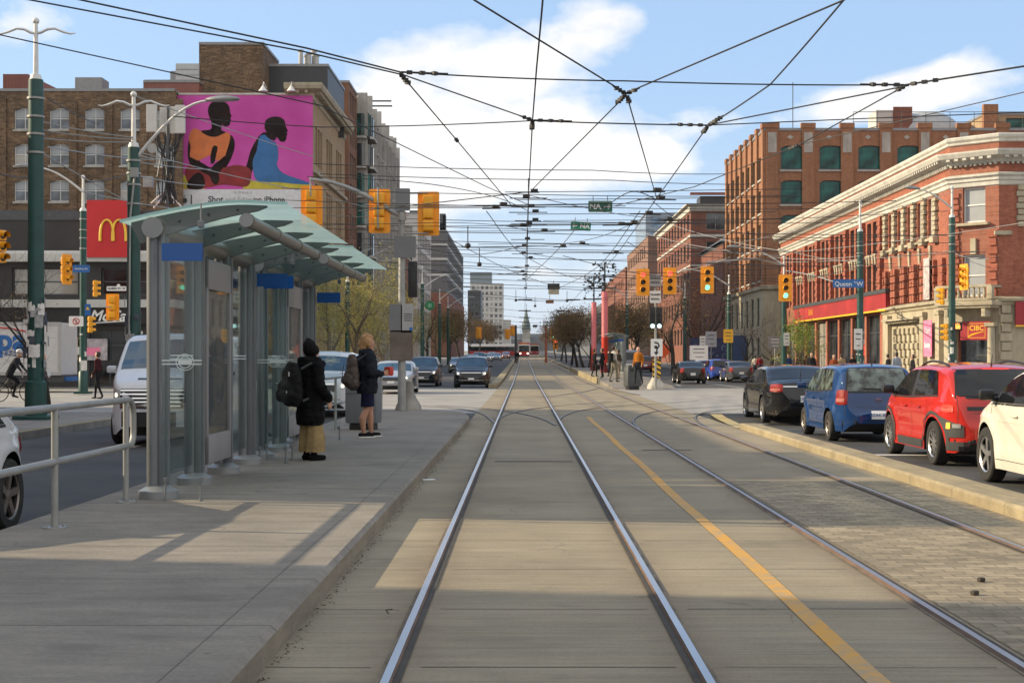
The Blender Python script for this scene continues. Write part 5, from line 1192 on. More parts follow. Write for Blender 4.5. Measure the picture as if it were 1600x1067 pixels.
def person(label, loc, rot, h=1.72, top=(.03,.03,.035), legs=(.03,.035,.05), hair=(.03,.02,.015), skin=SKIN, stride=.0, arm=.0, coat=0.0, voxel=.028, bag=None, hat=None, group='people on foot', names=None, lean=0.0, sc=1.0):
    k = h/1.75; t = thing('person', label, 'person', loc, rot, group, 1.0)
    V3 = lambda x, y, z: (x*k, (y+lean*(z/1.75))*k, z*k); c = []
    s = stride
    for sg in (-1, 1):
        fy = sg*s; kx = .095*sg
        c += [(V3(kx,0,.90), V3(kx*1.0,fy*.55+.03,.49), .088*k, .062*k, 1), (V3(kx,fy*.55+.03,.49), V3(kx,fy-(.07 if fy < 0 else 0),.10), .058*k, .042*k, 1), (V3(kx,fy-.03,.045), V3(kx*1.15,fy+.13,.035), .043*k, .036*k, 2)]
        a = arm*sg; e = V3(.235*sg,-a*.5-.03,1.10); w = V3(.22*sg,-a+.12,.90)
        c += [(V3(.165*sg,0,1.41), e, .062*k, .048*k, 0), (e, w, .046*k, .034*k, 0), (w, V3(.21*sg,-a+.16,.80), .034*k, .026*k, 3)]
    c += [(V3(0,0,.95), V3(0,0,1.12), .125*k, .118*k, 1 if not coat else 0, (1.18,.85,1)), (V3(0,0,1.10), V3(0,0,1.36), .13*k, .145*k, 0, (1.2,.82,1)), (V3(-.10,0,1.40), V3(.10,0,1.40), .085*k, .085*k, 0), (V3(0,.0,1.42), V3(0,.02,1.54), .055*k, .052*k, 3),
          (V3(0,.03,1.58), V3(0,.015,1.655), .078*k, .090*k, 3), (V3(0,-.012,1.63), V3(0,-.02,1.68), .094*k, .092*k, 4), (V3(0,.105,1.60), V3(0,.118,1.59), .016*k, .014*k, 3)]
    if coat: c += [(V3(0,0,1.0), V3(0,0,coat), .16*k, .185*k, 0, (1.15,.85,1))]
    cols = [cloth('cloth_%d_%d_%d' % tuple(int(v*400) for v in q), q) for q in (top, legs)]
    shoe = mat('shoe_black', (.015,.014,.013), .6); hm = mat('hair_%d' % int(hair[0]*300), hair, .7, 0, .3, 9)
    grow('body', c, voxel, [cols[0], cols[1], shoe, skin, hm], t, 3)
    if bag:
        b = thing('backpack' if bag[0] == 'pack' else 'bag', bag[2], 'backpack' if bag[0] == 'pack' else 'bag', (0,0,0), 0)
        M = Matrix.Translation(Vector(loc)) @ Matrix.Rotation(rot, 4, 'Z'); b.location = M @ Vector((0,-.2*k,1.2*k) if bag[0] == 'pack' else (.27*k,.1*k,.62*k)); b.rotation_euler = (0,0,rot)
        obj('pack', MB().box((0,0,0), (.30,.18,.42) if bag[0] == 'pack' else (.14,.3,.3), 0, .06), cloth('bag_%d' % int(bag[1][0]*500+bag[1][1]*90), bag[1]), b, 50)
        if bag[0] == 'pack': obj('strap', MB().tube([(-.12,.1,.2), (-.13,.28,.2), (-.13,.32,-.1), (-.12,.1,-.18)], .02, 6), BLACK, b)
        else: obj('handle', MB().tube([(0,-.06,.14), (0,0,.26), (0,.06,.14)], .012, 6), BLACK, b)
    return t
# ------------------------------------------------------------------ the two waiting figures
def wrinkle(o, amp, sc_v, seed=0.0):
    me = o.data; nn = [v.normal.copy() for v in me.vertices]
    for v, n_ in zip(me.vertices, nn):
        q = Vector((v.co.x*sc_v[0], v.co.y*sc_v[1], v.co.z*sc_v[2]+seed)); v.co += n_*amp*(noise.noise(q)+.5*noise.noise(q*2.3))
    me.update()
def hand_caps(wrist, d, side_v, curl):
    """palm, four unequal fingers and a thumb from the wrist along d"""
    d = Vector(d).normalized(); s = Vector(side_v).normalized(); n_ = d.cross(s).normalized(); w = Vector(wrist); c = []
    for k in range(4):
        b = w+s*(-.030+.020*k); c.append((w+s*(-.014+.01*k), b+d*.085, .018, .013, 0))
        L = (.062, .074, .068, .052)[k]; m1 = b+d*(.085+L*.5)+n_*curl*.014; m2 = m1+d*L*.35+n_*curl*.03
        c += [(b+d*.085, m1, .0112, .0102, 0), (m1, m2, .0102, .0092, 0)]
    c += [(w+s*-.022+d*.02, w+s*-.052+d*.055+n_*curl*.02, .014, .012, 0), (w+s*-.052+d*.055+n_*curl*.02, w+s*-.050+d*.09+n_*curl*.035, .0115, .0098, 0)]
    return c
def head_caps(z, y=.02, x=0):
    c = [((x,y-.01,z+.10), (x,y-.02,z+.14), .094, .092, 0, (.9,1.04,1)), ((x,y+.02,z+.0), (x,y+.025,z+.08), .062, .078, 0, (.95,1,1)), ((x,y-.005,z-.12), (x,y,z-.01), .058, .054, 0),
         ((x,y+.098,z+.075), (x,y+.115,z+.045), .011, .016, 0), ((x-.012,y+.093,z+.005), (x+.012,y+.093,z+.005), .010, .010, 0), ((x-.012,y+.090,z-.008), (x+.012,y+.090,z-.008), .011, .011, 0), ((x,y+.072,z-.038), (x,y+.07,z-.036), .026, .026, 0)]
    for sg in (-1, 1): c += [((x+sg*.089,y-.01,z+.05), (x+sg*.096,y-.022,z+.085), .014, .018, 0), ((x+sg*.03,y+.088,z+.10), (x+sg*.045,y+.078,z+.102), .012, .011, 0)]
    return c
def eyes(t, z, y=.02):
    for sg in (-1, 1): obj('eye', MB().sphere((sg*.033, y+.092, z+.078), .012, 6), mat('eye_dark', (.03,.025,.02), .2), t, 60)
BLK = mat('coat_black', (.006,.006,.007), .85, 0, .3, 5, .3, 30, spec=.12); KHAKI = cloth('khaki', (.30,.215,.105)); SHOEB = mat('shoe_suede', (.008,.008,.008), .85, spec=.1)
wp = G(486, 719, .14)
wo = thing('person', 'figure in long black coat, dark knit cap and wide khaki trousers, back turned', 'person', wp, R(-48), 'people waiting at the shelter', .905)
caps = head_caps(1.52)+[((0,0,.95),(0,0,1.3),.12,.13,0), ((-.12,0,1.38),(.12,0,1.38),.07,.07,0)]
for sg in (-1, 1):
    caps += [((.09*sg,0,.9), (.09*sg,.02,.5), .085, .06, 0), ((.09*sg,.02,.5), (.09*sg,-.01,.10), .055, .04, 0), ((.09*sg,-.03,.04), (.1*sg,.12,.035), .04, .034, 0),
             ((.18*sg,0,1.38), (.25*sg,-.02,1.1), .055, .045, 0), ((.25*sg,-.02,1.1), (.22*sg,.14,.90), .042, .03, 0)]
    caps += hand_caps((.22*sg,.15,.885), (0,.35,-.75), (0,-.8,-.4), sg)
grow('body', caps, .0085, [SKIN], wo, 4); eyes(wo, 1.52)
cc = [((0,-.01,.62), (0,.0,1.22), .235, .20, 0, (1.04,.86,1)), ((0,0,1.15), (0,0,1.40), .19, .17, 0, (1.12,.86,1)), ((-.13,0,1.40), (.13,0,1.40), .095, .095, 0), ((-.07,-.10,1.46), (.07,-.10,1.46), .085, .085, 0), ((-.11,.03,1.46), (-.05,.15,1.42), .075, .06, 0), ((.11,.03,1.46), (.05,.15,1.42), .075, .06, 0)]
for sg in (-1, 1): cc += [((.19*sg,0,1.38), (.275*sg,-.03,1.10), .092, .085, 0), ((.275*sg,-.03,1.10), (.235*sg,.14,.92), .082, .068, 0)]
co_ = grow('coat', cc, .012, [BLK], wo, 5); nn_ = [v.normal.copy() for v in co_.data.vertices]
for v, n_ in zip(co_.data.vertices, nn_): v.co += n_*(.009*abs(math.sin(v.co.z*PI/.105+2*noise.noise(v.co*4)))-.004)   # quilted bands
wrinkle(co_, .016, (6,6,14))
for v in co_.data.vertices:
    if v.co.z < .52: v.co.z = .52+(v.co.z-.52)*.06
tr = MB()
for sg in (-1, 1): tr.tube([(.085*sg,.0,.75), (.088*sg,.01,.55), (.092*sg,.015,.35), (.096*sg,.01,.17), (.096*sg,.01,.13)], [.10,.115,.132,.146,.147], 26)
to = obj('trousers', tr, KHAKI, wo, 70); wrinkle(to, .020, (13,13,3))
sb = [((.095*sg,-.045,.045), (.105*sg,.15,.04), .05, .042, 0) for sg in (-1,1)]+[((.095*sg,-.02,.06), (.095*sg,-.01,.14), .05, .05, 0) for sg in (-1,1)]
so_ = grow('shoes', sb, .012, [SHOEB], wo, 3); 
for v in so_.data.vertices: v.co.z = max(v.co.z, .003)
ho = grow('knit_cap', [((0,-.02,1.64), (0,-.03,1.69), .108, .10, 0), ((0,-.03,1.70), (0,-.045,1.765), .075, .045, 0), ((-.06,-.0,1.625), (.06,-.0,1.625), .09, .09, 0)], .012, [cloth('cap_black', (.012,.011,.012))], wo, 4); wrinkle(ho, .004, (40,40,40))
M = Matrix.Translation(wp) @ Matrix.Rotation(R(-48), 4, 'Z') @ Matrix.Scale(.905, 4)
bp = thing('backpack', 'bulky black backpack slung on the figure in the long black coat', 'backpack', M @ Vector((-.02,-.32,1.10)), R(-48))
q = grow('pack', [((-.07,.0,-.15), (-.05,0,.15), .13, .125, 0, (1,.8,1)), ((.07,.0,-.15), (.05,0,.15), .13, .125, 0, (1,.8,1)), ((-.08,-.10,-.12), (.08,-.10,-.12), .09, .09, 0), ((-.06,-.10,.0), (.06,-.10,.0), .07, .07, 0), ((-.05,0,.25), (.05,0,.25), .07, .07, 0)], .014, [mat('pack_black', (.007,.007,.008), .75, 0, .3, 8, .4, 40, spec=.2)], bp, 4); wrinkle(q, .014, (9,9,14), 3)
obj('strap', MB().tube([(-.13,.06,.22), (-.15,.20,.30), (-.16,.36,.16), (-.15,.30,-.12), (-.13,.08,-.2)], .022, 6).tube([(.13,.06,.22), (.15,.20,.30), (.16,.36,.16), (.15,.30,-.12), (.13,.08,-.2)], .022, 6), BLACK, bp)
obj('zip_pull', MB().box((.13,-.13,.16), (.012,.01,.06)).box((-.1,-.17,.04), (.03,.01,.01)).box((.12,-.16,-.1), (.01,.01,.07)), WHITEP, bp)

mp_ = G(574, 683.5, .14)
mn = thing('person', 'fair-haired figure in dark jacket and navy shorts, bare calves, holding something red', 'person', mp_, R(-62), 'people waiting at the shelter', 1.0)
caps = head_caps(1.53)+[((0,0,.95),(0,0,1.3),.12,.13,0), ((-.12,0,1.38),(.12,0,1.38),.07,.07,0)]
for sg, fy in ((-1,.11), (1,-.11)):
    caps += [((.095*sg,0,.92), (.10*sg,fy*.6+.02,.50), .088, .062, 0), ((.10*sg,fy*.6+.015,.50), (.10*sg,fy-.02,.33), .058, .064, 0), ((.10*sg,fy-.02,.33), (.10*sg,fy,.10), .062, .036, 0), ((.10*sg,fy-.035,.045), (.115*sg,fy+.13,.035), .04, .033, 0)]
    hx = .10*sg
    caps += [((.18*sg,0,1.38), (.24*sg,-.04,1.12), .055, .045, 0), ((.24*sg,-.04,1.12), (hx,.26,1.10), .042, .03, 0)]
    caps += hand_caps((hx,.27,1.105), (-.5*sg,.8,.1), (0,-.1,1), sg)
grow('body', caps, .0085, [SKIND], mn, 4); eyes(mn, 1.53)
JK = mat('jacket_navy', (.012,.015,.022), .8, 0, .35, 4, .3, 40, spec=.15)
cc = [((0,-.01,.83), (0,.0,1.22), .20, .20, 0, (1.14,.9,1)), ((0,0,1.15), (0,0,1.38), .18, .165, 0, (1.14,.84,1)), ((-.13,0,1.39), (.13,0,1.39), .09, .09, 0), ((-.05,-.06,1.46), (.05,-.06,1.46), .08, .08, 0)]
for sg in (-1, 1): cc += [((.19*sg,0,1.38), (.26*sg,-.05,1.12), .085, .075, 0), ((.26*sg,-.05,1.12), (.14*sg,.21,1.10), .07, .055, 0)]
jo = grow('jacket', cc, .014, [JK], mn, 6); wrinkle(jo, .020, (8,8,9), 5)
for v in jo.data.vertices:
    if v.co.z < .76: v.co.z = .76+(v.co.z-.76)*.06
q = MB()
for sg, fy in ((-1,.11), (1,-.11)): q.tube([(.075*sg,0,.92), (.088*sg,fy*.3,.75), (.098*sg,fy*.5+.01,.55), (.098*sg,fy*.5+.01,.535)], [.112,.108,.100,.099], 22)
so2 = obj('shorts', q, cloth('shorts_navy', (.010,.012,.035)), mn, 70); wrinkle(so2, .014, (12,12,6))
q = grow('shoes', [((.10*sg,fy-.05,.05), (.118*sg,fy+.15,.042), .047, .038, 0) for sg, fy in ((-1,.11),(1,-.11))], .012, [SHOEB], mn, 3)
for v in q.data.vertices: v.co.z = max(v.co.z, .02)
q = MB()
for sg, fy in ((-1,.11), (1,-.11)): q.box((.109*sg,fy+.05,.014), (.095,.30,.026), R(-5*sg), .012)
obj('sole', q, WHITEP, mn, 40)
hr = grow('hair', [((0,-.03,1.63), (0,-.03,1.69), .108, .098, 0), ((-.03,-.085,1.60), (.02,-.08,1.54), .075, .055, 0), ((-.085,-.02,1.66), (-.086,-.02,1.58), .040, .030, 0), ((.085,-.02,1.66), (.086,-.02,1.58), .040, .030, 0), ((0,.05,1.72), (0,-.02,1.735), .06, .07, 0)], .010, [mat('hair_fair', (.36,.20,.085), .7, 0, .35, 20, .4, 60, stretch=(1,1,.2))], mn, 3); wrinkle(hr, .010, (38,38,9))
M = Matrix.Translation(mp_) @ Matrix.Rotation(R(-62), 4, 'Z')
bp = thing('backpack', 'worn grey brown backpack on the fair-haired figure in shorts', 'backpack', M @ Vector((0,-.27,1.13)), R(-62))
q = grow('pack', [((-.06,.0,-.18), (-.03,0,.17), .125, .10, 0, (1,.85,1)), ((.06,.0,-.18), (.03,0,.17), .125, .10, 0, (1,.85,1)), ((-.07,-.08,-.16), (.07,-.08,-.13), .10, .09, 0), ((0,-.07,-.1), (0,-.05,.1), .08, .06, 0), ((-.02,0,.24), (.02,0,.24), .07, .07, 0)], .013, [mat('pack_brown', (.10,.08,.072), .9, 0, .45, 11, .5, 30, spec=.15)], bp, 4); wrinkle(q, .02, (8,8,11), 7); obj('pocket_seam', MB().tube([(-.10,-.185,-.02), (0,-.20,-.03), (.10,-.185,-.02)], .006, 5).tube([(-.03,-.15,.12), (0,-.19,-.02), (.02,-.19,-.2)], .006, 5), BLACK, bp)
obj('strap', MB().tube([(-.11,.06,.2), (-.13,.2,.30), (-.14,.36,.14), (-.13,.30,-.1), (-.11,.08,-.2)], .022, 6).tube([(.11,.06,.2), (.13,.2,.30), (.14,.36,.14), (.13,.30,-.1), (.11,.08,-.2)], .022, 6), BLACK, bp)
rb = thing('food_packet', 'red packet held before the chest of the fair-haired figure', 'packet', M @ Vector((0,.40,1.14)), R(-62)); obj('packet', MB().box((0,0,0), (.16,.10,.16), .3, .03), mat('packet_red', (.5,.035,.02), .5), rb, 50); obj('label_patch', MB().box((.02,-.052,.0), (.08,.01,.06), .3, .003), mat('packet_orange', (.7,.3,.1), .5), rb)

# ------------------------------------------------------------------ other people
def gp(px, py, z=0.0): return G(px, py, z)
p = gp(153, 623, 0); person('walker in dark maroon jacket crossing in front of the corner restaurant', p, R(80), 1.75, (.045,.012,.016), (.012,.012,.014), stride=.16)
p = gp(203, 615, .03); person('dim walker half hidden behind the poster-covered pole by the truck', gp(68, 622), R(-90), 1.68, (.16,.15,.14), (.05,.05,.06), stride=.14)
for px, py, rot, h, top, legs, lb, bag, stride, coat in (
    (929, 589, -70, 1.72, (.012,.012,.015), (.012,.012,.014), 'person in black with bag, at the edge of the group by the red posts', ('bag', (.02,.02,.02), 'dark shoulder bag of the person at the group edge'), .1, 0),
    (941, 590.5, 60, 1.74, (.015,.016,.022), (.012,.012,.014), 'person in dark suit jacket standing before the nearer red post', None, .06, 0),
    (952, 588, 100, 1.62, (.03,.035,.05), (.02,.02,.03), 'shorter person in navy coat between dark suit and pale jacket', None, .02, .72),
    (959, 597, -60, 1.76, (.42,.40,.36), (.17,.155,.12), 'person in pale cream jacket carrying a black backpack', ('pack', (.012,.012,.014), 'black backpack behind the pale cream jacket'), .12, 0),
    (966, 592, 40, 1.66, (.06,.045,.035), (.25,.2,.15), 'person in brown top partly hidden behind the pale jacket', None, .03, 0),
    (997.5, 601, 150, 1.74, (.35,.12,.015), (.02,.022,.026), 'person in mustard orange jacket walking beside the dark bin', None, .17, 0)):
    person(lb, gp(px, py, .35 if px < 980 else .30), R(rot), h, top, legs, bag=bag, stride=stride, coat=coat, voxel=.03, group='people waiting on the far platform')
p = gp(808, 563, 0); person('lone distant figure in black stepping by the tramway kerb', Vector(((808-VX)*175/F, 175, gz(175)+.14)), R(180), 1.75, (.012,.012,.014), (.12,.10,.10), stride=.12, voxel=.04)
q = random.Random(12)
crowd = ((1187, 86, 'red maroon jacket'), (1206, 84, 'dark jacket and cap'), (1216, 88, 'grey top'), (1232, 96, 'blue coat'), (1247, 80, 'black coat, pausing at the shop window'), (1258, 79, 'brown jacket'), (1268, 82, 'dark hooded top'), (1303, 78, 'rust jacket under the red fascia'), (1315, 81, 'tan coat'), (1333, 76, 'long black coat near the torn-poster pole'), (1388, 73, 'black parka beside the stone wall'), (1401, 72, 'pale blue grey coat'), (1426, 71, 'dark brown coat leaning forward'), (1180, 92, 'cream top'), (1118, 120, 'white shirt by the blue mural door'))
tops = {'red': (.2,.02,.025), 'dark': (.02,.02,.024), 'grey': (.2,.2,.2), 'blue': (.03,.06,.16), 'black': (.012,.012,.014), 'brown': (.11,.06,.035), 'rust': (.25,.07,.03), 'tan': (.32,.24,.15), 'long': (.012,.012,.014), 'pale': (.28,.32,.38), 'cream': (.5,.45,.36), 'white': (.6,.6,.58)}
for i, (px, Y, lb) in enumerate(crowd):
    x = (px-VX)*Y/F; w0 = lb.split()[0]
    if x < 16.4: Y *= 16.4/x; x = 16.4
    person('passer-by in '+lb+', on the sunlit pavement', (x, Y, .03+gz(Y)), R(q.choice((10,170,190,-10,90,-80))), q.uniform(1.62,1.8), tops[w0], (.03,.035,.05), stride=q.choice((.0,.1,.16)), voxel=.032, coat=.7 if 'coat' in lb else 0, group='people on the sunlit pavement')
# cyclist
cb_ = gp(22, 628, 0); Yc = cb_.y; S_ = 1.0
bk = thing('bicycle', 'dark bicycle ridden past the white truck', 'bicycle', (cb_.x, cb_.y, 0), 0)
def ring(mb, c, r, t_, n=22): return mb.tube([(c[0]+r*math.cos(2*PI*k/n), c[1], c[2]+r*math.sin(2*PI*k/n)) for k in range(n+1)], t_, 6, False)
for x, lb in ((-.52, 0), (.52, 0)):
    w_o = obj('wheel', ring(MB(), (x,0,.345), .33, .018), RUBBER, bk, 50); s2_ = MB()
    for k in range(14): a = k*PI/7; s2_.cyl((x,0,.345), (x+.32*math.cos(a),0,.345+.32*math.sin(a)), .003, n=3)
    obj('spokes', s2_, STEEL, w_o)
f_ = MB()
for a, b in (((-.52,.345),(-.08,.30)), ((-.08,.30),(-.18,.82)), ((-.18,.78),(-.52,.345)), ((-.17,.74),(.38,.80)), ((-.08,.30),(.38,.70)), ((.36,.92),(.40,.68)), ((.40,.68),(.52,.345))): f_.cyl((a[0],0,a[1]), (b[0],0,b[1]), .018, n=8)
obj('frame', f_, BLACK, bk, 50); obj('saddle', MB().box((-.19,0,.86), (.26,.13,.05), 0, .02), BLACK, bk, 40); obj('handlebar', MB().tube([(.34,-.28,1.0), (.38,-.1,1.0), (.37,0,.97), (.38,.1,1.0), (.34,.28,1.0)], .014, 6), BLACK, bk)
obj('crank', MB().cyl((-.08,-.1,.30), (-.08,.1,.30), .02).cyl((-.08,-.1,.30), (0,-.1,.16), .012).cyl((-.08,.1,.30), (-.16,.1,.44), .012), STEEL, bk)
cy = thing('person', 'cyclist in dark clothes and pale helmet riding beside the truck', 'person', (cb_.x, cb_.y, 0))
c = [((-.17,0,.95), (-.02,0,1.25), .13, .135, 0), ((-.02,0,1.22), (.10,0,1.42), .135, .13, 0), ((.14,0,1.48), (.17,0,1.55), .055, .055, 2), ((.20,0,1.63), (.19,0,1.69), .09, .095, 2), ((.175,0,1.72), (.185,0,1.745), .115, .10, 3)]
for sg in (-1, 1):
    kn = (.14,.11*sg,.78) if sg < 0 else (.10,.11*sg,.68); ft = (.0,.11*sg,.22) if sg < 0 else (-.14,.11*sg,.48)
    c += [((-.16,.09*sg,.92), kn, .095, .065, 1), (kn, ft, .06, .042, 1), (ft, (ft[0]+.17, ft[1], ft[2]-.05), .042, .035, 1), ((.10,.17*sg,1.40), (.24,.23*sg,1.18), .062, .05, 0), ((.24,.23*sg,1.18), (.36,.26*sg,1.04), .046, .035, 0), ((.36,.26*sg,1.03), (.40,.25*sg,1.0), .034, .03, 2)]
grow('body', c, .022, [cloth('rider_dark', (.018,.02,.026)), cloth('rider_legs', (.012,.012,.014)), SKIN, mat('helmet_white', (.5,.5,.5), .4)], cy, 3)
# bins
def bin_(label, loc, rot, sc, col):
    t = thing('litter_bin', label, 'litter bin', loc, rot, None, sc); b = MB().box((0,0,.62), (.72,.55,.95), 0, .06); b.box((0,0,1.12), (.62,.46,.14), 0, .06)
    obj('body', b, col, t, 40); obj('base', MB().box((0,0,.07), (.55,.42,.14), 0, .02), BLACK, t); obj('slot', MB().box((-.14,-.28,.95), (.2,.02,.14), 0, .01).box((.16,-.28,.95), (.2,.02,.14), 0, .01), BLACK, t); obj('panel_line', MB().bx(-.33,.33,-.281,-.277,.80,.815), DKGREY, t)
p = G(561, 676, .14); bin_('grey plastic litter bin behind the legs of the fair-haired figure', (p.x-.05, p.y+1.2, .14), R(-8), .86, mat('bin_grey', (.13,.145,.155), .55, 0, .08, 3))
p = gp(988, 598, .33); bin_('dark bin beside the person in mustard jacket', (p.x, p.y, fpz(p.y)), R(20), 1.0, DKGREY)

# ------------------------------------------------------------------ trees
def tree_mesh(seed, H, spread, leaf_n, leaf_s, levels=5, trunk_r=.16, first=.22, droop=.0, twig=True, up=.35, low=0.0):
    q = random.Random(seed); T = MB(); tw = MB(); tips = []
    def grow_b(p, d, L, r, lv):
        n = 3 if lv > 1 else 2; pts = [p]; rr = [r]; dd = d.copy()
        for i in range(n):
            dd = (dd+Vector((q.gauss(0,.16), q.gauss(0,.16), q.gauss(0,.10)+(up*.12 if lv < 3 else -droop*.25)))).normalized(); pts.append(pts[-1]+dd*L/n); rr.append(r*(1-.42*(i+1)/n))
        (T if lv < 3 else tw).tube(pts, rr, 7 if lv < 2 else (5 if lv < 3 else 3), lv < 1)
        if lv >= 3: tips.extend(pts[1:])
        if lv >= levels: return
        k = q.choice((2,3,3)) if lv else q.choice((4,5))
        for i in range(k):
            a = 2*PI*(i+q.uniform(-.25,.25))/k; tilt = q.uniform(.35,.85) if lv else q.uniform(.4,.8)
            s_ = dd.orthogonal().normalized(); s_ = Matrix.Rotation(a, 3, dd) @ s_
            nd = (dd*math.cos(tilt)+s_*math.sin(tilt)*spread).normalized(); at = pts[-1] if (lv or q.random() < .6) else pts[-2]
            grow_b(at, nd, L*q.uniform(.62,.85), rr[-1]*q.uniform(.6,.8), lv+1)
        if lv and q.random() < .7: grow_b(pts[1], (dd*.5+Vector((q.gauss(0,.7), q.gauss(0,.7), .25))).normalized(), L*.6, rr[1]*.5, lv+1)
    grow_b(Vector((0,0,0)), Vector((0,0,1)), H*first, trunk_r, 0)
    mz = max(t_.z for t_ in tips); k = H/mz
    for b in (T, tw): b.v = [(x*(.5+.5*k), y*(.5+.5*k), z*k) for x, y, z in b.v]
    tips = [Vector((t_.x*(.5+.5*k), t_.y*(.5+.5*k), t_.z*k)) for t_ in tips]
    for i in range(leaf_n):
        t_ = q.choice(tips); c = t_+Vector((q.gauss(0,.22), q.gauss(0,.22), q.gauss(-droop*.5,.22+.2*droop)))
        a = Vector((q.gauss(0,1), q.gauss(0,1), q.gauss(0,1))).normalized(); b = a.orthogonal().normalized(); s_ = leaf_s*q.uniform(.6,1.4); w = a.cross(b)*s_*.5
        tw.mat(1).add([c-b*s_, c+w, c+b*s_, c-w], [(0,1,2,3)])
    return T, tw
TREES = {}
def tree(kind, label, loc, sc=1.0, rot=0.0, name='street_tree', group='street trees along the avenue'):
    spec = {'spring': ('spring', 11, 8.6, 1.0, 5200, .06, LEAFG, BARK, .6), 'spring_b': ('spring_b', 23, 8.2, 1.05, 4200, .06, LEAFG, BARK, .3), 'bare': ('bare', 31, 9.0, 1.0, 900, .07, LEAFB, BARKD, 0), 'bare_b': ('bare_b', 47, 8.5, 1.05, 500, .06, LEAFB, BARKD, 0),
            'brown': ('brown', 53, 7.0, 1.0, 6500, .085, LEAFB, BARKD, .1), 'small': ('small', 61, 4.4, 1.0, 2600, .055, LEAFD, BARK, .2), 'sapling': ('sapling', 71, 5.2, .8, 0, .05, LEAFB, BARKD, 0)}[kind]
    if kind not in TREES:
        T, tw = tree_mesh(spec[1], spec[2], spec[3], spec[4], spec[5], 5 if kind != 'small' else 4, .16 if kind not in ('small','sapling') else .07, .26, spec[8])
        TREES[kind] = (mesh('trunk', T, spec[7], 60), mesh('crown', tw, [spec[7], spec[6]]))
    t = thing(name, label, 'tree', loc, rot, group, sc); obj('trunk', TREES[kind][0], None, t); obj('crown', TREES[kind][1], None, t); return t
ti = 0
for px, Y, k, sc, lb in ((560, 88, 'spring', 1.05, 'tall tree in pale yellow green spring leaf just past the shelter roof'), (520, 97, 'spring_b', 1.15, 'spreading tree in thin spring leaf behind the shelter posts'), (606, 104, 'spring_b', 1.0, 'leafing tree right behind the signal mast'), (585, 120, 'spring', 1.1, 'leafing tree beyond the one by the signal mast'), (640, 140, 'spring', 1.0, 'leafing tree beside the pole with the tall white tip'),
                        (668, 168, 'bare', 1.0, 'dark bare tree near the round green sign'), (686, 190, 'spring_b', 1.0, 'tree in faint green leaf beyond the round green sign'), (703, 215, 'brown', 1.2, 'brown budding tree in the far row, near the far lamp arms'), (720, 245, 'brown', 1.25, 'brown budding tree below the terraced tower'), (734, 285, 'bare_b', 1.2, 'bare tree before the pale apartment tower'), (747, 335, 'brown', 1.3, 'rounded brown tree at the foot of the pale tower'), (757, 390, 'brown', 1.35, 'last brown tree of the row before the distant streetcars')):
    ti += 1; tree(k, lb, ((px-VX)*Y/F, Y, gz(Y)+.03), sc, ti*1.3)
for px, Y, k, sc, lb in ((1052, 116, 'bare', 1.05, 'dark bare tree leaning by the transit signals'), (1102, 122, 'bare_b', 1.15, 'bare tree with fine twigs before the brown brick block'), (1083, 135, 'bare', 1.0, 'second bare tree behind the paired green poles'), (1030, 150, 'bare_b', 1.0, 'bare tree behind the paired transit signals'), (1004, 165, 'brown', 1.1, 'brown budding tree over the far shelter'), (985, 188, 'spring_b', 1.1, 'olive leafing tree behind the far shelter'),
                        (968, 215, 'brown', 1.2, 'brown tree beyond the red gateway posts'), (945, 240, 'bare', 1.15, 'bare dark tree seen between the gateway posts'), (920, 143, 'bare_b', .80, 'bare twiggy tree standing just before the farther gateway post'), (912, 154, 'brown', .98, 'dark brown budding tree next to the gateway posts in the median row'), (902, 170, 'brown', 1.0, 'rounded brown tree second from the gateway posts in the median row'), (893, 190, 'brown', 1.0, 'rounded brown tree in the middle of the median row'), (885, 215, 'bare', .82, 'bare dark tree between brown crowns of the median row'), (877, 250, 'brown', 1.05, 'brown tree near the far end of the median row'), (868, 300, 'brown', 1.1, 'last small brown tree of the median row, by the slim orange post')):
    ti += 1; tree(k, lb, ((px-VX)*Y/F, Y, gz(Y)+.03), sc, ti*1.1)
for px, Y, k, sc, lb in ((1258, 84, 'small', 1.0, 'small tree in fresh green leaf before the shop front'), (1215, 108, 'sapling', 1.05, 'thin bare sapling before the pale stone ground floor'), (1167, 118, 'bare_b', .75, 'slim bare tree near the stone doorway')):
    ti += 1; tree(k, lb, ((px-VX)*Y/F, Y, gz(Y)+.03), sc, ti*.9)
tree('sapling', 'bare dark sapling beside the poster-covered pole', G(77, 645, .03), .98, 2.2, group=None)
tree('bare_b', 'bare dark tree spreading twigs before the restaurant upper floor', ((14-VX)*73/F, 73, .03), .95, .6, group=None)
# ------------------------------------------------------------------ buildings
def mould(mb, path, prof, closed=False):
    """moulding with the profile (out, z) run along a path whose outside lies on the right-hand rule of u -> (u.y,-u.x)"""
    n = len(path); segs = []
    for a, b in zip(path, path[1:]): u = (Vector(b)-Vector(a)).normalized(); segs.append(Vector((u.y, -u.x)))
    def off(i, d):
        p = Vector(path[i])
        if i == 0: return p+segs[0]*d
        if i == n-1: return p+segs[-1]*d
        m_ = (segs[i-1]+segs[i]).normalized(); return p+m_*d/max(.3, m_.dot(segs[i]))
    rows = []
    for i in range(n): rows.append([(*off(i, d), z) for d, z in prof])
    k = len(prof); mb.add([v for r in rows for v in r], [(i*k+j, i*k+j+1, (i+1)*k+j+1, (i+1)*k+j) for i in range(n-1) for j in range(k-1)]+[tuple(range(k)), tuple(range((n-1)*k, n*k))]); return mb
def along(path, pitch):
    for a, b in zip(path, path[1:]):
        a, b = Vector(a), Vector(b); L = (b-a).length; u = (b-a)/L; nn = max(1, int(L/pitch))
        for i in range(nn): yield a+u*(i+.5)*L/nn, u
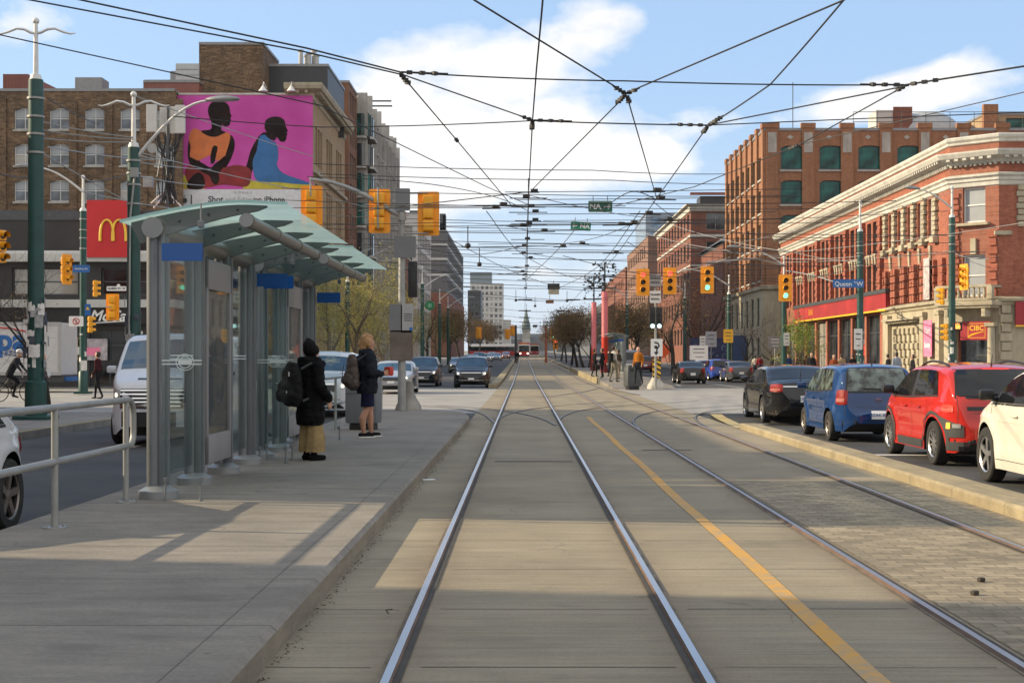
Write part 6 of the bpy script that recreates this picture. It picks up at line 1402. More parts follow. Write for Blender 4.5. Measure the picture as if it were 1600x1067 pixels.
# --- red brick bank block on the far corner
bk_ = thing('brick_bank_building', 'long red brick block with white cornices, stone bank corner and balcony', 'building', (21.6, 73, 0))
path = [(21.6, 121), (21.6, 73), (23.48, 71.12), (48, 71.12)]; SW = (21.6, 121, 0); uW = (0, -1); uC = (1, -1); uS = (1, 0); oC = (21.6, 73, 0); oS = (23.48, 71.12, 0)
c5 = [36.4, 38.5, 40.55, 42.6, 44.7]; hW = []; st = []
for c in c5: hW.append((c-.55, 7.9, c+.55, 9.95)); st.append('pale'); hW.append((c-.5, 4.5, c+.5, 6.6)); st.append('dark')
bays = [2.0+4.62*i for i in range(7)]
for b0 in bays:
    for d in (.75, 2.25): hW.append((b0+d, 7.9, b0+d+1.05, 9.9)); st.append('dark'); hW.append((b0+d, 5.6, b0+d+1.05, 7.25)); st.append('dark')
shop = [(3.0+3.9*i, .35, 6.4+3.9*i, 4.15) for i in range(8)]
wl = MB(); facade(wl, SW, uW, 48, 12.3, hW+shop+[(35.2, .2, 36.4, 3.4)], .3)
facade(wl, oC, uC, 2.66, 12.3, [(.72, 8.3, 1.94, 10.05), (.72, 4.6, 1.94, 6.7), (.5, .1, 2.15, 3.2)], .3)
hS = [(1.9+3.6*i, 8.3, 3.3+3.6*i, 10.05) for i in range(6)]+[(1.9+3.6*i, 4.7, 3.3+3.6*i, 6.7) for i in range(6)]
facade(wl, oS, uS, 24.5, 12.3, hS+[(2.6, .3, 11, 3.3)], .3)
wl.quad((21.6,121,0), (21.6,121,12.3), (48,121,12.3), (48,121,0)); wl.quad((48,71.12,0), (48,121,0), (48,121,12.3), (48,71.12,12.3)); wl.add([(21.6,121,12.28), (21.6,73,12.28), (23.48,71.12,12.28), (48,71.12,12.28), (48,121,12.28)], [(0,1,2,3,4)])
obj('wall', wl, BRRED, bk_, None, True)
for h_, s_ in zip(hW, st): window(bk_, h_, SW, uW, s_)
for h_ in shop: window(bk_, h_, SW, uW, 'shop', .25, 'shop_window')
window(bk_, (35.2,.2,36.4,3.4), SW, uW, 'dark', .25, 'door')
for h_ in ((.72, 8.3, 1.94, 10.05), (.72, 4.6, 1.94, 6.7)): window(bk_, h_, oC, uC, 'pale')
window(bk_, (.5,.1,2.15,3.2), oC, uC, 'dark', .29, 'entrance_door')
for h_ in hS: window(bk_, h_, oS, uS, 'pale')
window(bk_, (2.6,.3,11,3.3), oS, uS, 'shop', .25, 'shop_window')
cn = MB(); mould(cn, path, [(0,11.2), (.12,11.22), (.14,11.34), (.30,11.40), (.62,11.50), (.66,11.58), (.72,11.70), (.72,11.78), (0,11.86)])
for p, u in along(path, .42): nn = Vector((u.y, -u.x)); cn.box((p.x+nn.x*.38, p.y+nn.y*.38, 11.43), (.20, .42, .12), math.atan2(u.y, u.x))
for p, u in along(path, .26): nn = Vector((u.y, -u.x)); cn.box((p.x+nn.x*.09, p.y+nn.y*.09, 11.16), (.13, .12, .10), math.atan2(u.y, u.x))
obj('cornice', cn, TRIM, bk_, None, True)
cp = MB(); mould(cp, path, [(-.3,12.5), (.16,12.62), (.22,12.56), (.20,12.44), (.10,12.34), (.10,12.24), (0,12.2)]); mould(cp, path, [(-.3,12.2),(-.3,12.5)]); obj('parapet_coping', cp, TRIM, bk_, None, True)
bd = MB(); mould(bd, path, [(0,10.06), (.06,10.1), (.08,10.28), (.16,10.34), (.16,10.46), (.28,10.56), (.28,10.64), (0,10.72)]); obj('string_course', bd, TRIM, bk_, None, True)
# stone ground storey round the corner, with rusticated block panel, pilasters, balcony
sp_ = [(21.6, 86.4), (21.6, 73), (23.48, 71.12), (48, 71.12)]
sb = MB()
fw = facade(sb, (21.54, 86.4, 0), uW, 13.42, 4.3, [(.6,.2,1.8,3.4), (12.6, 0, 13.42, .01)], .06)
facade(sb, (21.54, 72.98, 0), uC, 2.68, 4.3, [(.5,.1,2.17,3.3)], .06); facade(sb, (23.44, 71.06, 0), uS, 24.5, 4.3, [(2.6,.3,11,3.3)], .06)
mould(sb, sp_, [(.06,4.1), (.14,4.14), (.18,4.26), (.34,4.34), (.36,4.46), (.06,4.56), (0,4.56)])
for k in range(6):
    for j in range(7):
        if (k+j) % 2 == 0 or True:
            yb = 83.2-.95*k; zb = .5+.42*j; sb.box((21.47, yb-(.24 if j % 2 else 0), zb), (.22, .52, .36), 0, .06)
for y in (84.6, 77.2, 74.2): sb.bx(21.30, 21.56, y-.35, y+.35, .0, 3.75); sb.bx(21.25, 21.56, y-.42, y+.42, 3.75, 3.98)
sb.bx(21.16, 21.56, 77.7, 84.2, 3.5, 3.62).bx(20.96, 21.56, 77.5, 84.4, 3.62, 3.74)
for k in range(9): sb.box((23.5+.55*(k%2)*.0+.3, 71.02, .25+.46*k), (.62 if k % 2 else .46, .16, .40), 0, .03)
obj('stone_base', sb, STONE, bk_, None, True)
cc_ = MB()
for t_ in (.28, 2.38): p = Vector((21.6, 73, 0))+Vector((.7071,-.7071,0))*t_+Vector((-.7071,-.7071,0))*.25; cc_.tube([p, p+Vector((0,0,3.1))], [.21,.175], 16).box((p.x, p.y, .12), (.5,.5,.24), R(-45)).box((p.x, p.y, 3.18), (.5,.5,.18), R(-45))
obj('entrance_column', cc_, STONE, bk_, 50, True)
bl = MB(); bc = Vector((21.6,73,0))+Vector((.7071,-.7071,0))*1.33+Vector((-.7071,-.7071,0))*.5; Mx = Matrix.Rotation(R(-45), 3, 'Z')
bl.box(bc+Vector((0,0,4.22)), (3.1,1.3,.22), R(-45), .03).box(bc+Vector((0,0,4.06)), (2.8,1.1,.14), R(-45)); fr = bc+Vector((-.7071,-.7071,0))*.55
bl.box(fr+Vector((0,0,5.05)), (3.0,.2,.14), R(-45), .02).box(fr+Vector((0,0,4.40)), (3.0,.2,.12), R(-45), .02)
for sg in (-1, 1): bl.box(fr+Mx@Vector((sg*1.42,0,4.72)), (.28,.28,.62), R(-45), .02).box(fr+Mx@Vector((sg*1.42,.5,5.05)), (.16,1.0,.12), R(-45)).box(fr+Mx@Vector((sg*1.0,.35,3.8)), (.22,.6,.5), R(-45), .05)
for k in range(9):
    p = fr+Mx@Vector((-1.1+.275*k,0,4.46)); bl.tube([p, p+Vector((0,0,.12)), p+Vector((0,0,.24)), p+Vector((0,0,.40)), p+Vector((0,0,.54))], [.05,.085,.06,.045,.06], 8)
obj('balcony', bl, STONE, bk_, 50, True)
# stone quoined mullions, keystones, sills, pilasters
qm = MB()
for c in [35.35]+[(a+b)/2 for a, b in zip(c5, c5[1:])]+[45.75]:
    y = 121-c
    for k in range(8): w = .34 if k % 2 else .22; qm.bx(21.40, 21.62, y-w, y+w, 7.95+.25*k, 8.17+.25*k, .03)
    qm.bx(21.28, 21.62, y-.36, y+.36, 7.55, 7.9).bx(21.34, 21.62, y-.30, y+.30, 9.98, 10.08)
qm.bx(21.44, 21.62, 75.0, 86.0, 7.72, 7.86)
qm.bx(23.55-.3, 24.1, 71.0, 71.15, 7.6, 7.8)
for k in range(7): w = .22 if k % 2 else .15; qm.bx(24.55-w, 24.55+w, 70.98, 71.15, 8.0+.3*k, 8.26+.3*k, .03)
obj('stone_mullion', qm, STONE, bk_, None, True)
ks = MB()
def key(yc, z, w=.17, h=.75): ks.add([(21.52,yc-w,z), (21.52,yc+w,z), (21.47,yc+w*1.5,z+h), (21.47,yc-w*1.5,z+h), (21.62,yc-w,z), (21.62,yc+w,z), (21.62,yc+w*1.5,z+h), (21.62,yc-w*1.5,z+h)], [(0,1,2,3),(0,4,5,1),(1,5,6,2),(2,6,7,3),(3,7,4,0)])
for c in c5: key(121-c, 6.62, .14, .85)
for b0 in bays:
    for d in (.75, 2.25): key(121-(b0+d+.2), 7.27, .1, .55); key(121-(b0+d+.85), 7.27, .1, .55); ks.bx(21.46, 21.62, 121-(b0+d+1.15), 121-(b0+d-.1), 7.78, 7.9)
obj('keystone', ks, STONE, bk_, None, True)
ks = MB(); p_ = Vector((21.6,73,0))+Vector((.7071,-.7071,0))*1.33+Vector((-.7071,-.7071,0))*.05
ks.box(p_+Vector((0,0,7.1)), (.3,.14,.8), R(-45), .02).box(p_+Vector((0,0,8.2)), (1.7,.4,.14), R(-45), .02); obj('window_sill', ks, STONE, bk_, None, True)
PIER = brick('red_brick_pier', (.29,.085,.053), (.38,.125,.08), (.3,.14,.1), .23, .075, .008)
for b0 in bays+[2.0+4.62*7]:
    y = 121-b0; pl_ = MB().bx(21.36, 21.62, y-.32, y+.32, 5.35, 10.05)
    for k in range(9): pl_.bx(21.32, 21.40, y-.38, y+.38, 5.5+.5*k, 5.75+.5*k)
    obj('brick_pilaster', pl_, PIER, bk_, None, True)
for c in c5+[46.4, 34.6]:
    for sg in (-1, 1):
        pl_ = MB()
        for k in range(5): y = 121-c+sg*.78; w = .26 if k % 2 else .20; pl_.bx(21.38, 21.62, y-w, y+w, 4.6+.42*k, 4.97+.42*k, .04)
        obj('brick_quoin', pl_, PIER, bk_, None, True)
pl_ = MB()
for k in range(18): p = Vector((21.6,73,0))+Vector((.7071,-.7071,0))*(.30 if k % 2 else .24)+Vector((-.7071,-.7071,0))*.04; pl_.box(p+Vector((0,0,4.9+.30*k if k < 8 else 7.0+.3*(k-8))), (.5,.1,.24), R(-45))
obj('brick_quoin', pl_, PIER, bk_, None, True); pl_ = MB()
for k in range(8): p = Vector((21.6,73,0))+Vector((.7071,-.7071,0))*2.36+Vector((-.7071,-.7071,0))*.04; pl_.box(p+Vector((0,0,4.75+.42*k)), (.52 if k % 2 else .38,.12,.37), R(-45), .03)
obj('brick_quoin', pl_, PIER, bk_, None, True)
# shop fascia and bank signs (things of their own)
fs = thing('shop_sign', 'long red shop fascia with faded gold lettering and yellow edge', 'shop sign', (21.5, 100, 4.4)); obj('panel', MB().bx(-.25, .05, -15.5, 13.0, 0, .95), mat('fascia_red', (.30,.018,.018), .6, 0, .3, .6, 0), fs); obj('yellow_edge', MB().bx(-.28, -.02, -15.5, 13.0, -.1, -.005), GOLD, fs); obj('dark_cap', MB().bx(-.30, .05, -15.6, 13.1, .955, 1.2), DKGREY, fs)
letters(fs, 'BANK', .62, mat('faded_gold', (.62,.22,.03), .5), (-.262, 6.5, .48), R(-90), bold=.01)
def cibc(loc, rot, w, h, lb):
    t = plate('bank_sign', lb, 'bank sign', loc, w, h, REDDARK, rot, None, False, .1); L = letters(t, 'CIBC', h*.38, GOLD, (.05*w, -.057, h*.13), bold=.004)
    q = MB(); a, b = w*.29, h*.39
    for x0, x1, z0, z1 in ((-a,a,b-.02,b), (-a,a,-b,-b+.02), (-a,-a+.02,-b,b), (a-.02,a,-b,b)): q.bx(x0+.05*w, x1+.05*w, -.058, -.052, z0, z1)
    for k in range(3): q.tube([(.05*w-a*.9+1.75*a*i/8, -.056, -h*.30+h*.24*(i/8)**.5-.04*h*k*(1-i/8)) for i in range(9)], .016, 4)
    obj('emblem_frame', q, GOLD, t); return t
p = Vector((21.6,73,0))+Vector((.7071,-.7071,0))*1.33+Vector((-.7071,-.7071,0))*.32
cibc((p.x+.18, p.y-.18, 2.88), R(-45), 1.6, .92, 'dark red bank sign with CIBC in gold over the corner entrance')
cibc((25.9, 70.85, 3.72), 0, 3.4, 1.15, 'dark red bank sign with CIBC in gold above the side window, cut by the frame')
obj('gold_edge', MB().bx(-1.7, 1.7, -.05, .05, -.66, -.58), GOLD, COL.objects['bank_sign.001'])
pk = plate('poster', 'pink poster with white lettering on the stone wall by the bank entrance', 'poster', (21.22, 75.6, 2.55), 1.5, 1.9, PINK, R(-90), None, False, .03); letters(pk, 'Open', .42, SIGNWHITE, (0,-.025,.40)); letters(pk, 'Sunday', .38, SIGNWHITE, (0,-.025,-.35), bold=.012)
wt = thing('shop_notice', 'small bright red notice inside the shop glass below the fascia', 'notice', (21.70, 92.2, 2.0)); obj('panel', MB().bx(-.02, .02, -.75, .75, -.32, .32), emit('notice_red', (.8,.05,.03), .3), wt); obj('marks', MB().bx(-.03, -.021, -.55, -.15, -.12, .12).bx(-.03, -.021, .1, .5, -.12, .12), REDDARK, wt)
mu = thing('poster', 'tall pink and white printed banner behind the pole on the brick wall', 'banner', (21.3, 76.1, 5.7)); obj('sheet', MB().bx(-.02, .02, -.55, .55, -1.1, 1.1), mat('banner_print', (.5,.4,.42), .6, 0, .5, 4, 0, 10, col2=(.62,.58,.56)), mu); obj('cord', MB().cyl((.05,-.5,1.1), (.3,-.5,1.2), .01).cyl((.05,.5,1.1), (.3,.5,1.2), .01), WIRE, mu)
vt = thing('roof_vent', 'squat grey roof vent behind the bank parapet', 'roof vent', (24.0, 77, 12.3)); obj('drum', MB().cyl((0,0,0), (0,0,.65), .55, n=16), STEEL, vt, 40); obj('cap', MB().cyl((0,0,.65), (0,0,.78), .62, n=16), STEEL, vt)

def roof_bits(t, x0, x1, y0, y1, h, seed):
    q = random.Random(seed)
    for k in range(3): x = q.uniform(x0+2, x1-3); y = q.uniform(y0+2, y1-3); obj('roof_unit', MB().box((x-t.location.x, y-t.location.y, h+.7), (q.uniform(1.2,2.6), q.uniform(1.2,2.4), 1.4), 0, .05), GREYP, t)
def block(name, label, x0, x1, y0, y1, h, wm, south=None, side=None, sidedir='W', style='dark', band=None, base=None, cornice=None, base_z=None, roof=True, grp=None):
    """masonry block; south / side = (first, pitch, n, width, z0, zpitch, nz, height)"""
    z0 = gz((y0+y1)/2) if base_z is None else base_z
    t = thing(name, label, 'building', (x0 if sidedir == 'W' else x1, y0, z0), 0, grp); w = MB(); H = h
    hs = grid_holes(south[0], south[1], south[2], south[3], south[4], south[5], south[6], south[7]) if south else []
    hd_ = grid_holes(side[0], side[1], side[2], side[3], side[4], side[5], side[6], side[7]) if side else []
    oS_ = (x0, y0, z0); facade(w, oS_, (1,0), x1-x0, H, hs, .25)
    if sidedir == 'W': oD, uD = (x0, y1, z0), (0,-1)
    else: oD, uD = (x1, y0, z0), (0,1)
    facade(w, oD, uD, y1-y0, H, hd_, .25); boxsides(w, x0, x1, y0, y1, z0-1, z0+H-.02, 'S'+sidedir)
    obj('wall', w, wm, t, None, True)
    for a in hs: window(t, a, oS_, (1,0), style)
    for a in hd_: window(t, a, oD, uD, style)
    pth = [(x0,y1), (x0,y0), (x1,y0)] if sidedir == 'W' else [(x0,y0), (x1,y0), (x1,y1)]
    if cornice:
        c = MB(); d = cornice[1]; mould(c, pth, [(0,z0+H-d), (.12,z0+H-d+.05), (.2,z0+H-.25), (d*.7,z0+H-.12), (d*.7,z0+H+.05), (-.1,z0+H+.1)]); obj('cornice', c, cornice[0], t, None, True)
    else:
        c = MB(); mould(c, pth, [(-.3,z0+H), (-.3,z0+H+.12), (.08,z0+H+.12), (.08,z0+H-.12), (0,z0+H-.12)]); obj('parapet_coping', c, GREYP, t, None, True)
    if band:
        c = MB()
        for bz, bh, bm_ in band: mould(c, pth, [(0,z0+bz), (.1,z0+bz), (.1,z0+bz+bh), (0,z0+bz+bh)])
        obj('string_course', c, band[0][2], t, None, True)
    if roof: roof_bits(t, x0, x1, y0, y1, h, int(x1*10+y0))
    return t
# --- brown brick block
br = block('brick_office_building', 'tall orange brown brick block with green panes, corner piers and pale stone ground floors', 21.6, 62, 129, 153, 22.0, BRBROWN, (1.43, 3.48, 9, 2.14, 9.1, 3.1, 4, 2.15), (1.0, 3.3, 7, 1.75, 8.6, 3.05, 4, 2.05), 'W', 'green', base_z=0)
q = MB(); z1 = 22.0
for k in range(10): x = 21.6+.72+3.48*k-1.2 if k else 22.3; xc = 21.6+.40+3.48*k if k else 22.25; q.bx(xc-.55, xc+.55, 128.80, 129.05, 8, z1+.35); q.bx(xc-.65, xc+.65, 128.74, 129.2, z1+.1, z1+.55)
for k in range(8): y = 153-.5-3.3*k; q.bx(21.40, 21.65, y-.45, y+.45, 8, z1+.35); q.bx(21.34, 21.7, y-.55, y+.55, z1+.1, z1+.55)
obj('brick_pier', q, BRBROWN, br, None, True)
q = MB()
for k in range(10): xc = 21.6+.40+3.48*k if k else 22.25; q.bx(xc-.38, xc+.38, 128.76, 128.81, 19.9, 21.7)
for k in range(9): xc = 21.6+2.3+3.48*k; q.add([(xc-.3,128.97,21.3), (xc,128.97,21.1), (xc+.3,128.97,21.3), (xc,128.97,21.5)], [(0,1,2,3)])
obj('stone_inset', q, STONEG, br, None, True)
q = MB()
for k in range(9):
    for j in range(4):
        for sg in (0, 1): xa = 21.6+1.43+3.48*k+2.14*sg; zz = 9.1+3.1*j+2.15; d = .7 if sg == 0 else -.7; q.add([(xa,128.985,zz), (xa+d,128.985,zz), (xa+d*.45,128.985,zz-.06), (xa,128.985,zz-.26), (xa,129.2,zz), (xa+d,129.2,zz), (xa+d*.45,129.2,zz-.06), (xa,129.2,zz-.26)], [(0,1,2,3),(1,5,6,2),(2,6,7,3)])
obj('arched_head', q, BRBROWN, br, None, True); q = MB()
for k in range(9):
    for j in range(4): xc = 21.6+1.43+3.48*k; zz = 9.1+3.1*j; q.bx(xc-.1, xc+2.24, 128.88, 129.02, zz-.18, zz-.01)
for k in range(7):
    for j in range(4): y = 153-1.0-3.3*k; zz = 8.6+3.05*j; q.bx(21.48, 21.62, y-1.85, y+.1, zz-.18, zz-.01)
obj('window_sill', q, STONEG, br, None, True)
q = MB(); gh = [(1.0+3.3*k, 1.2, 2.4+3.3*k, 3.4) for k in range(7)]+[(1.0+3.3*k, 4.4, 2.4+3.3*k, 7.0) for k in range(7)]
facade(q, (21.42,153,0), (0,-1), 24.2, 8, gh, .17); facade(q, (21.42,128.82,0), (1,0), 12, 8, [], .1); mould(q, [(21.42,153),(21.42,128.82),(33,128.82)], [(0,7.6),(.2,7.7),(.24,8.0),(0,8.05)]); obj('stone_base', q, STONE, br, None, True)
for a in gh: window(br, a, (21.42,153,0), (0,-1), 'green2', .15)
tk = thing('roof_tank', 'pale rounded roof housing with a dark louvre on the brown brick block', 'roof housing', (37.0, 138, 22)); obj('shell', MB().lathe([(3.4,0), (3.4,1.3), (3.0,2.3), (2.1,2.9), (.01,3.1)], (1.5,1,0), 20), mat('tank_grey', (.36,.37,.38), .5, .2), tk, 40); obj('housing', MB().bx(-3.6,-.3,-1.6,1.6,0,3.0), PALECLAD, tk); obj('louvre', MB().bx(-2.0,-.2,-1.7,-1.6,.1,3.3), BRDARK, tk)
pt = block('brick_penthouse', 'tan brick stair tower rising at the roof edge of the brown brick block', 42.9, 60, 134, 142, 2.2, BRYEL, (2.0, 4, 3, 2.4, .3, 3, 1, 1.5), None, 'W', 'green', base_z=22.05, roof=False); obj('pier', MB().bx(-.15, 1.2, -.25, .3, 0, 3.05), BRBROWN, pt)
rl = thing('roof_railing', 'thin railing along the roof of the brown brick block', 'railing', (30,131,22)); q = MB()
for k in range(13): q.cyl((k*2.2,0,0), (k*2.2,0,1.9), .03, n=5)
for z in (1.0, 1.9): q.cyl((0,0,z), (26.4,0,z), .03, n=5)
obj('bars', q, DKGREY, rl); obj('aerial', MB().cyl((-5.5,0,0), (-5.5,0,4.6), .04, n=6), DKGREY, rl)
# --- farther right-hand side
block('brick_apartment_building', 'dark red brick block with pale bands beyond the brown brick block', 21.6, 50, 186, 232, 20.6, BRDARK, (2.0, 4.2, 5, 2.4, 2.5, 3.7, 5, 2.2), (2.0, 4.0, 11, 2.2, 2.5, 3.7, 5, 2.2), 'W', 'city', [(16.4,.3,TRIM), (12.6,.2,TRIM)], None, (TRIM, .9))
p_ = thing('roof_tank', 'dark roof box with a long horizontal beam on the dark red brick block', 'roof housing', (26, 196, 20.7)); obj('box', MB().bx(-2.2, 2.4, -2, 2, 0, 2.6), DARKCLAD, p_); obj('beam', MB().bx(-3.6, 3.0, -2.6, -2.2, 2.75, 3.1), RUSTCLAD, p_)
lw = block('low_brick_building', 'low brown brick wall with slate hip roof between the bare trees and the brown block', 22.2, 46, 160, 180, 13.8, BRDARK, None, (3, 5, 3, 1.6, 4, 4.2, 2, 2.0), 'W', 'city', roof=False)
obj('hip_roof', MB().add([(-.5,-.5,13.9), (24,-.5,13.9), (24,20.5,13.9), (-.5,20.5,13.9), (3.5,5,16.6), (20,5,16.6), (20,15,16.6), (3.5,15,16.6)], [(0,1,5,4),(1,2,6,5),(2,3,7,6),(3,0,4,7),(4,5,6,7)]), GREYCLAD, lw)
block('brick_row_building', 'salmon brick row far along, behind the red gateway posts', 21.6, 46, 250, 300, 21.5, brick('salmon_brick', (.20,.11,.08), (.27,.15,.11), (.3,.2,.16)), (2, 4.4, 4, 2.2, 3, 3.8, 5, 2), (2, 4.4, 10, 2.2, 3, 3.8, 5, 2), 'W', 'city')
block('brick_row_building', 'red brick row beyond the salmon one, stepping down the street', 21.6, 46, 305, 390, 19, BRDARK, (2, 4.6, 4, 2.2, 3, 4, 4, 2), (3, 5.2, 15, 2.4, 3, 4, 4, 2), 'W', 'city')
block('brick_row_building', 'grey rendered row, farthest before the slim orange post', 21.6, 46, 400, 560, 14, GREYCLAD, (2, 5, 4, 2.2, 3, 4, 3, 2), (4, 6, 25, 2.6, 3, 4, 3, 2), 'W', 'city')
block('glass_office_building', 'blue grey glass block peering over the salmon brick row', 28.0, 60, 330, 360, 33, mat('glass_cladding', (.19,.24,.29), .25, .3, .25, .3), (1.2, 3.2, 9, 2.2, 6, 3.4, 8, 2.4), None, 'W', 'blue')
block('distant_brick_building', 'dark flat block on the horizon between spire and gateway posts', 19, 34, 830, 880, 21, GREYCLAD, (1, 3, 5, 1.6, 3, 4, 4, 2), None, 'W', 'city')
block('distant_brick_building', 'lower dark block stretched behind the far brown trees', 34.2, 90, 860, 900, 18.5, DARKCLAD, (1, 4, 8, 1.6, 3, 4, 4, 2), None, 'W', 'city')
# --- restaurant on the near-left corner of the crossing street
mc = thing('corner_restaurant', 'dark two storey corner restaurant with white bands and a script sign', 'building', (-18.4, 74, 0)); w = MB()
h1 = [(1.2+4.6*i, 4.75, 4.6+4.6*i, 6.15) for i in range(6)]; h0 = [(1.0+4.5*i, .5, 4.4+4.5*i, 3.1) for i in range(5)]+[(23.6,.05,25.6,3.0)]; wx = 27.5
facade(w, (-18.4-wx, 74, 0), (1,0), wx, 8.7, h1+h0, .3); he = [(1+5*i, 4.75, 5+5*i, 6.15) for i in range(5)]+[(1+5*i, .5, 5+5*i, 3.1) for i in range(5)]
facade(w, (-18.4, 74, 0), (0,1), 27, 8.7, he, .3); boxsides(w, -18.4-wx, -18.4, 74, 101, -.2, 8.65, 'SE'); obj('wall', w, mat('dark_render', (.034,.032,.031), .7, 0, .25, .8), mc, None, True)
for a in h1+h0: window(mc, a, (-18.4-wx,74,0), (1,0), 'shop' if a[1] < 4 else 'dark', .25)
for a in he: window(mc, a, (-18.4,74,0), (0,1), 'shop', .25)
q = MB(); pth = [(-18.4-wx,74), (-18.4,74), (-18.4,101)]
mould(q, pth, [(0,6.45), (.5,6.45), (.55,6.85), (.5,7.0), (0,7.0)]); mould(q, pth, [(0,4.1), (.6,4.1), (.65,4.5), (0,4.5)]); obj('white_band', q, mat('band_white', (.5,.5,.48), .6, 0, .12, 1), mc, None, True)
obj('fascia', mould(MB(), pth, [(0,3.25), (.35,3.25), (.35,4.08), (0,4.08)]), mat('fascia_black', (.012,.012,.013), .4), mc, None, True)
obj('upper_rail', mould(MB(), pth, [(-.1,8.6), (-.1,9.1), (.05,9.1), (.05,8.6)]), DKGREY, mc, None, True)
lt = letters(mc, 'McCafé', .78, SIGNWHITE, (-2.6, -.38, 3.66), 0, 'script_lettering', .03, shear=.35, bold=.012)
obj('swash', MB().tube([(-3.9,-.38,3.28), (-2.8,-.38,3.36), (-1.4,-.38,3.42)], [.02,.035,.01], 6), SIGNWHITE, mc)
ms = thing('restaurant_sign', 'large red square sign with golden arches on the restaurant corner', 'sign', (-18.9, 73.6, 8.05)); Yq = 73.4
a, b = P(136, 402, Yq), P(214, 313, Yq); o0 = ms.location
obj('panel', MB().bx(a.x-o0.x, b.x-o0.x, -.25, .4, a.z-o0.z, b.z-o0.z), REDSIGN, ms); obj('side_panel', MB().bx(b.x-o0.x-.25, b.x-o0.x+.9, .42, 7.5, a.z-o0.z+.1, b.z-o0.z-.55), REDSIGN, ms)
q = MB(); cz = zat(377, Yq)-o0.z; hA = zat(344, Yq)-zat(377, Yq)
for sg in (-1, 1):
    cx = P(177.5+sg*9.6, 360, Yq).x-o0.x; wA = .34
    q.tube([(cx+wA*math.cos(PI*(1-i/18))*(1 if True else 0), -.32, cz+hA*max(0, math.sin(PI*i/18))**.62) for i in range(19)], [.05+.025*abs(i-9)/9 for i in range(19)], 8)
obj('arches', q, mat('arch_gold', (.80,.52,.05), .4), ms, 50)
for px, py, w_, h_, lb, mt in ((112, 545, 1.6, 1.15, 'tan menu poster in the restaurant window', mat('menu_tan', (.32,.24,.13), .6, 0, .4, 3)), (145, 546, 1.5, 1.1, 'pale promotional poster in the restaurant window', mat('menu_pale', (.40,.36,.38), .6, 0, .4, 3))):
    s_ = plate('poster', lb, 'poster', P(px, py, 73.9), w_, h_, mt, 0, None, False, .03); obj('print', MB().bx(-.4,.4,-.022,-.017,-.3,.1), PAPER if px < 130 else PINK, s_)
# --- brick warehouse and the billboard corner behind it
WX, WY, WP_, WW, WZ, WD, WH = -60.4, 124.0, 3.04, 1.8, 11.9, 3.1, 1.85
wh = block('brick_warehouse', 'sooty tan brick warehouse with rows of white framed windows, behind the restaurant', WX, -30.1, WY, WY+20, 24.6, BRTAN, (1.35, WP_, 10, WW, WZ, WD, 4, WH), None, 'E', 'blind', base_z=0)
q = MB()
for i in range(11): x = WX+.7+WP_*i-.33; q.bx(x-.33, x+.33, WY-.2, WY+.02, 6, 23.8)
obj('brick_pier', q, BRTAN, wh, None, True); q = MB()
for i in range(10):
    for j in range(4): x = WX+1.35+WP_*i; z = WZ+WD*j; q.bx(x-.1, x+WW+.1, WY-.14, WY+.02, z-.18, z-.01)
obj('window_sill', q, STONEG, wh, None, True); q = MB()
for i in range(10):
    for j in range(4):
        x = WX+1.35+WP_*i; z = WZ+WD*j+WH
        for sg in (0, 1):                           # brick shoulders that turn the heads into flat arches
            x0 = x if sg == 0 else x+WW; d = 1 if sg == 0 else -1; y_ = WY-.015
            q.add([(x0,y_,z), (x0+d*.6,y_,z), (x0,y_,z-.2), (x0,y_+.2,z), (x0+d*.6,y_+.2,z), (x0,y_+.2,z-.2)], [(0,1,2),(1,4,5,2)])
obj('arched_head', q, BRTAN, wh, None, True)
rt = thing('roof_shed', 'rust brown ribbed metal shed on the warehouse roof', 'roof shed', (P(8,140,128).x, 128, 24.75)); obj('shell', MB().add([(-.2,0,0), (2.6,0,0), (4.6,6,0), (-.2,6,0), (-.2,0,2.0), (2.0,0,2.0), (4.6,6,.9), (-.2,6,2.0)], [(0,1,5,4),(1,2,6,5),(2,3,7,6),(3,0,4,7),(4,5,6,7)]), RUSTCLAD, rt)
q = MB()
for k in range(9): q.bx(-.1+.3*k, -.02+.3*k, -.05, -.001, 0, 2.0)
obj('rib', q, RUSTCLAD, rt)
X0, X1, YB, HB = -30.0, -18.4, 125.2, 25.0
bb = thing('brick_corner_building', 'tan brick corner block with stone cornice, carrying the huge pink advertisement', 'building', (X1, YB, 0)); w = MB(); uE = (0,1); oE = (X1, YB, 0)
he = []
for z, hh in ((4,3),(9,3.2),(13.6,3.4),(18.6,3.4)):
    for g0 in (2.2, 9.2, 16.2): he += [(g0+1.5*i, z, g0+1.1+1.5*i, z+hh) for i in range(3)]
facade(w, oE, uE, 23, HB, he, .35); facade(w, (X0, YB, 0), (1,0), X1-X0, HB-.6, [], .3); boxsides(w, X0, X1, YB, YB+23, -.5, HB-.62, 'SE'); obj('wall', w, BRYEL, bb, None, True)
for a in he: window(bb, a, oE, uE, 'dark')
pth = [(X1-2.3,YB), (X1,YB), (X1,YB+23)]; q = MB(); mould(q, pth, [(0,HB-1.1), (.15,HB-1.0), (.2,HB-.5), (.9,HB-.2), (1.0,HB+.1), (1.0,HB+.3), (-.4,HB+.4)])
for p, u in along(pth, .6): nn = Vector((u.y, -u.x)); q.box((p.x+nn.x*.45, p.y+nn.y*.45, HB-.42), (.25,.6,.25), math.atan2(u.y, u.x))
mould(q, pth[1:], [(0,17.6),(.3,17.7),(.3,18.0),(0,18.05)]); obj('cornice', q, STONE, bb, None, True)
obj('coping', MB().bx(X0,X1-2.3,YB-.1,YB+.3,HB-.62,HB-.45), TRIM, bb, None, True)
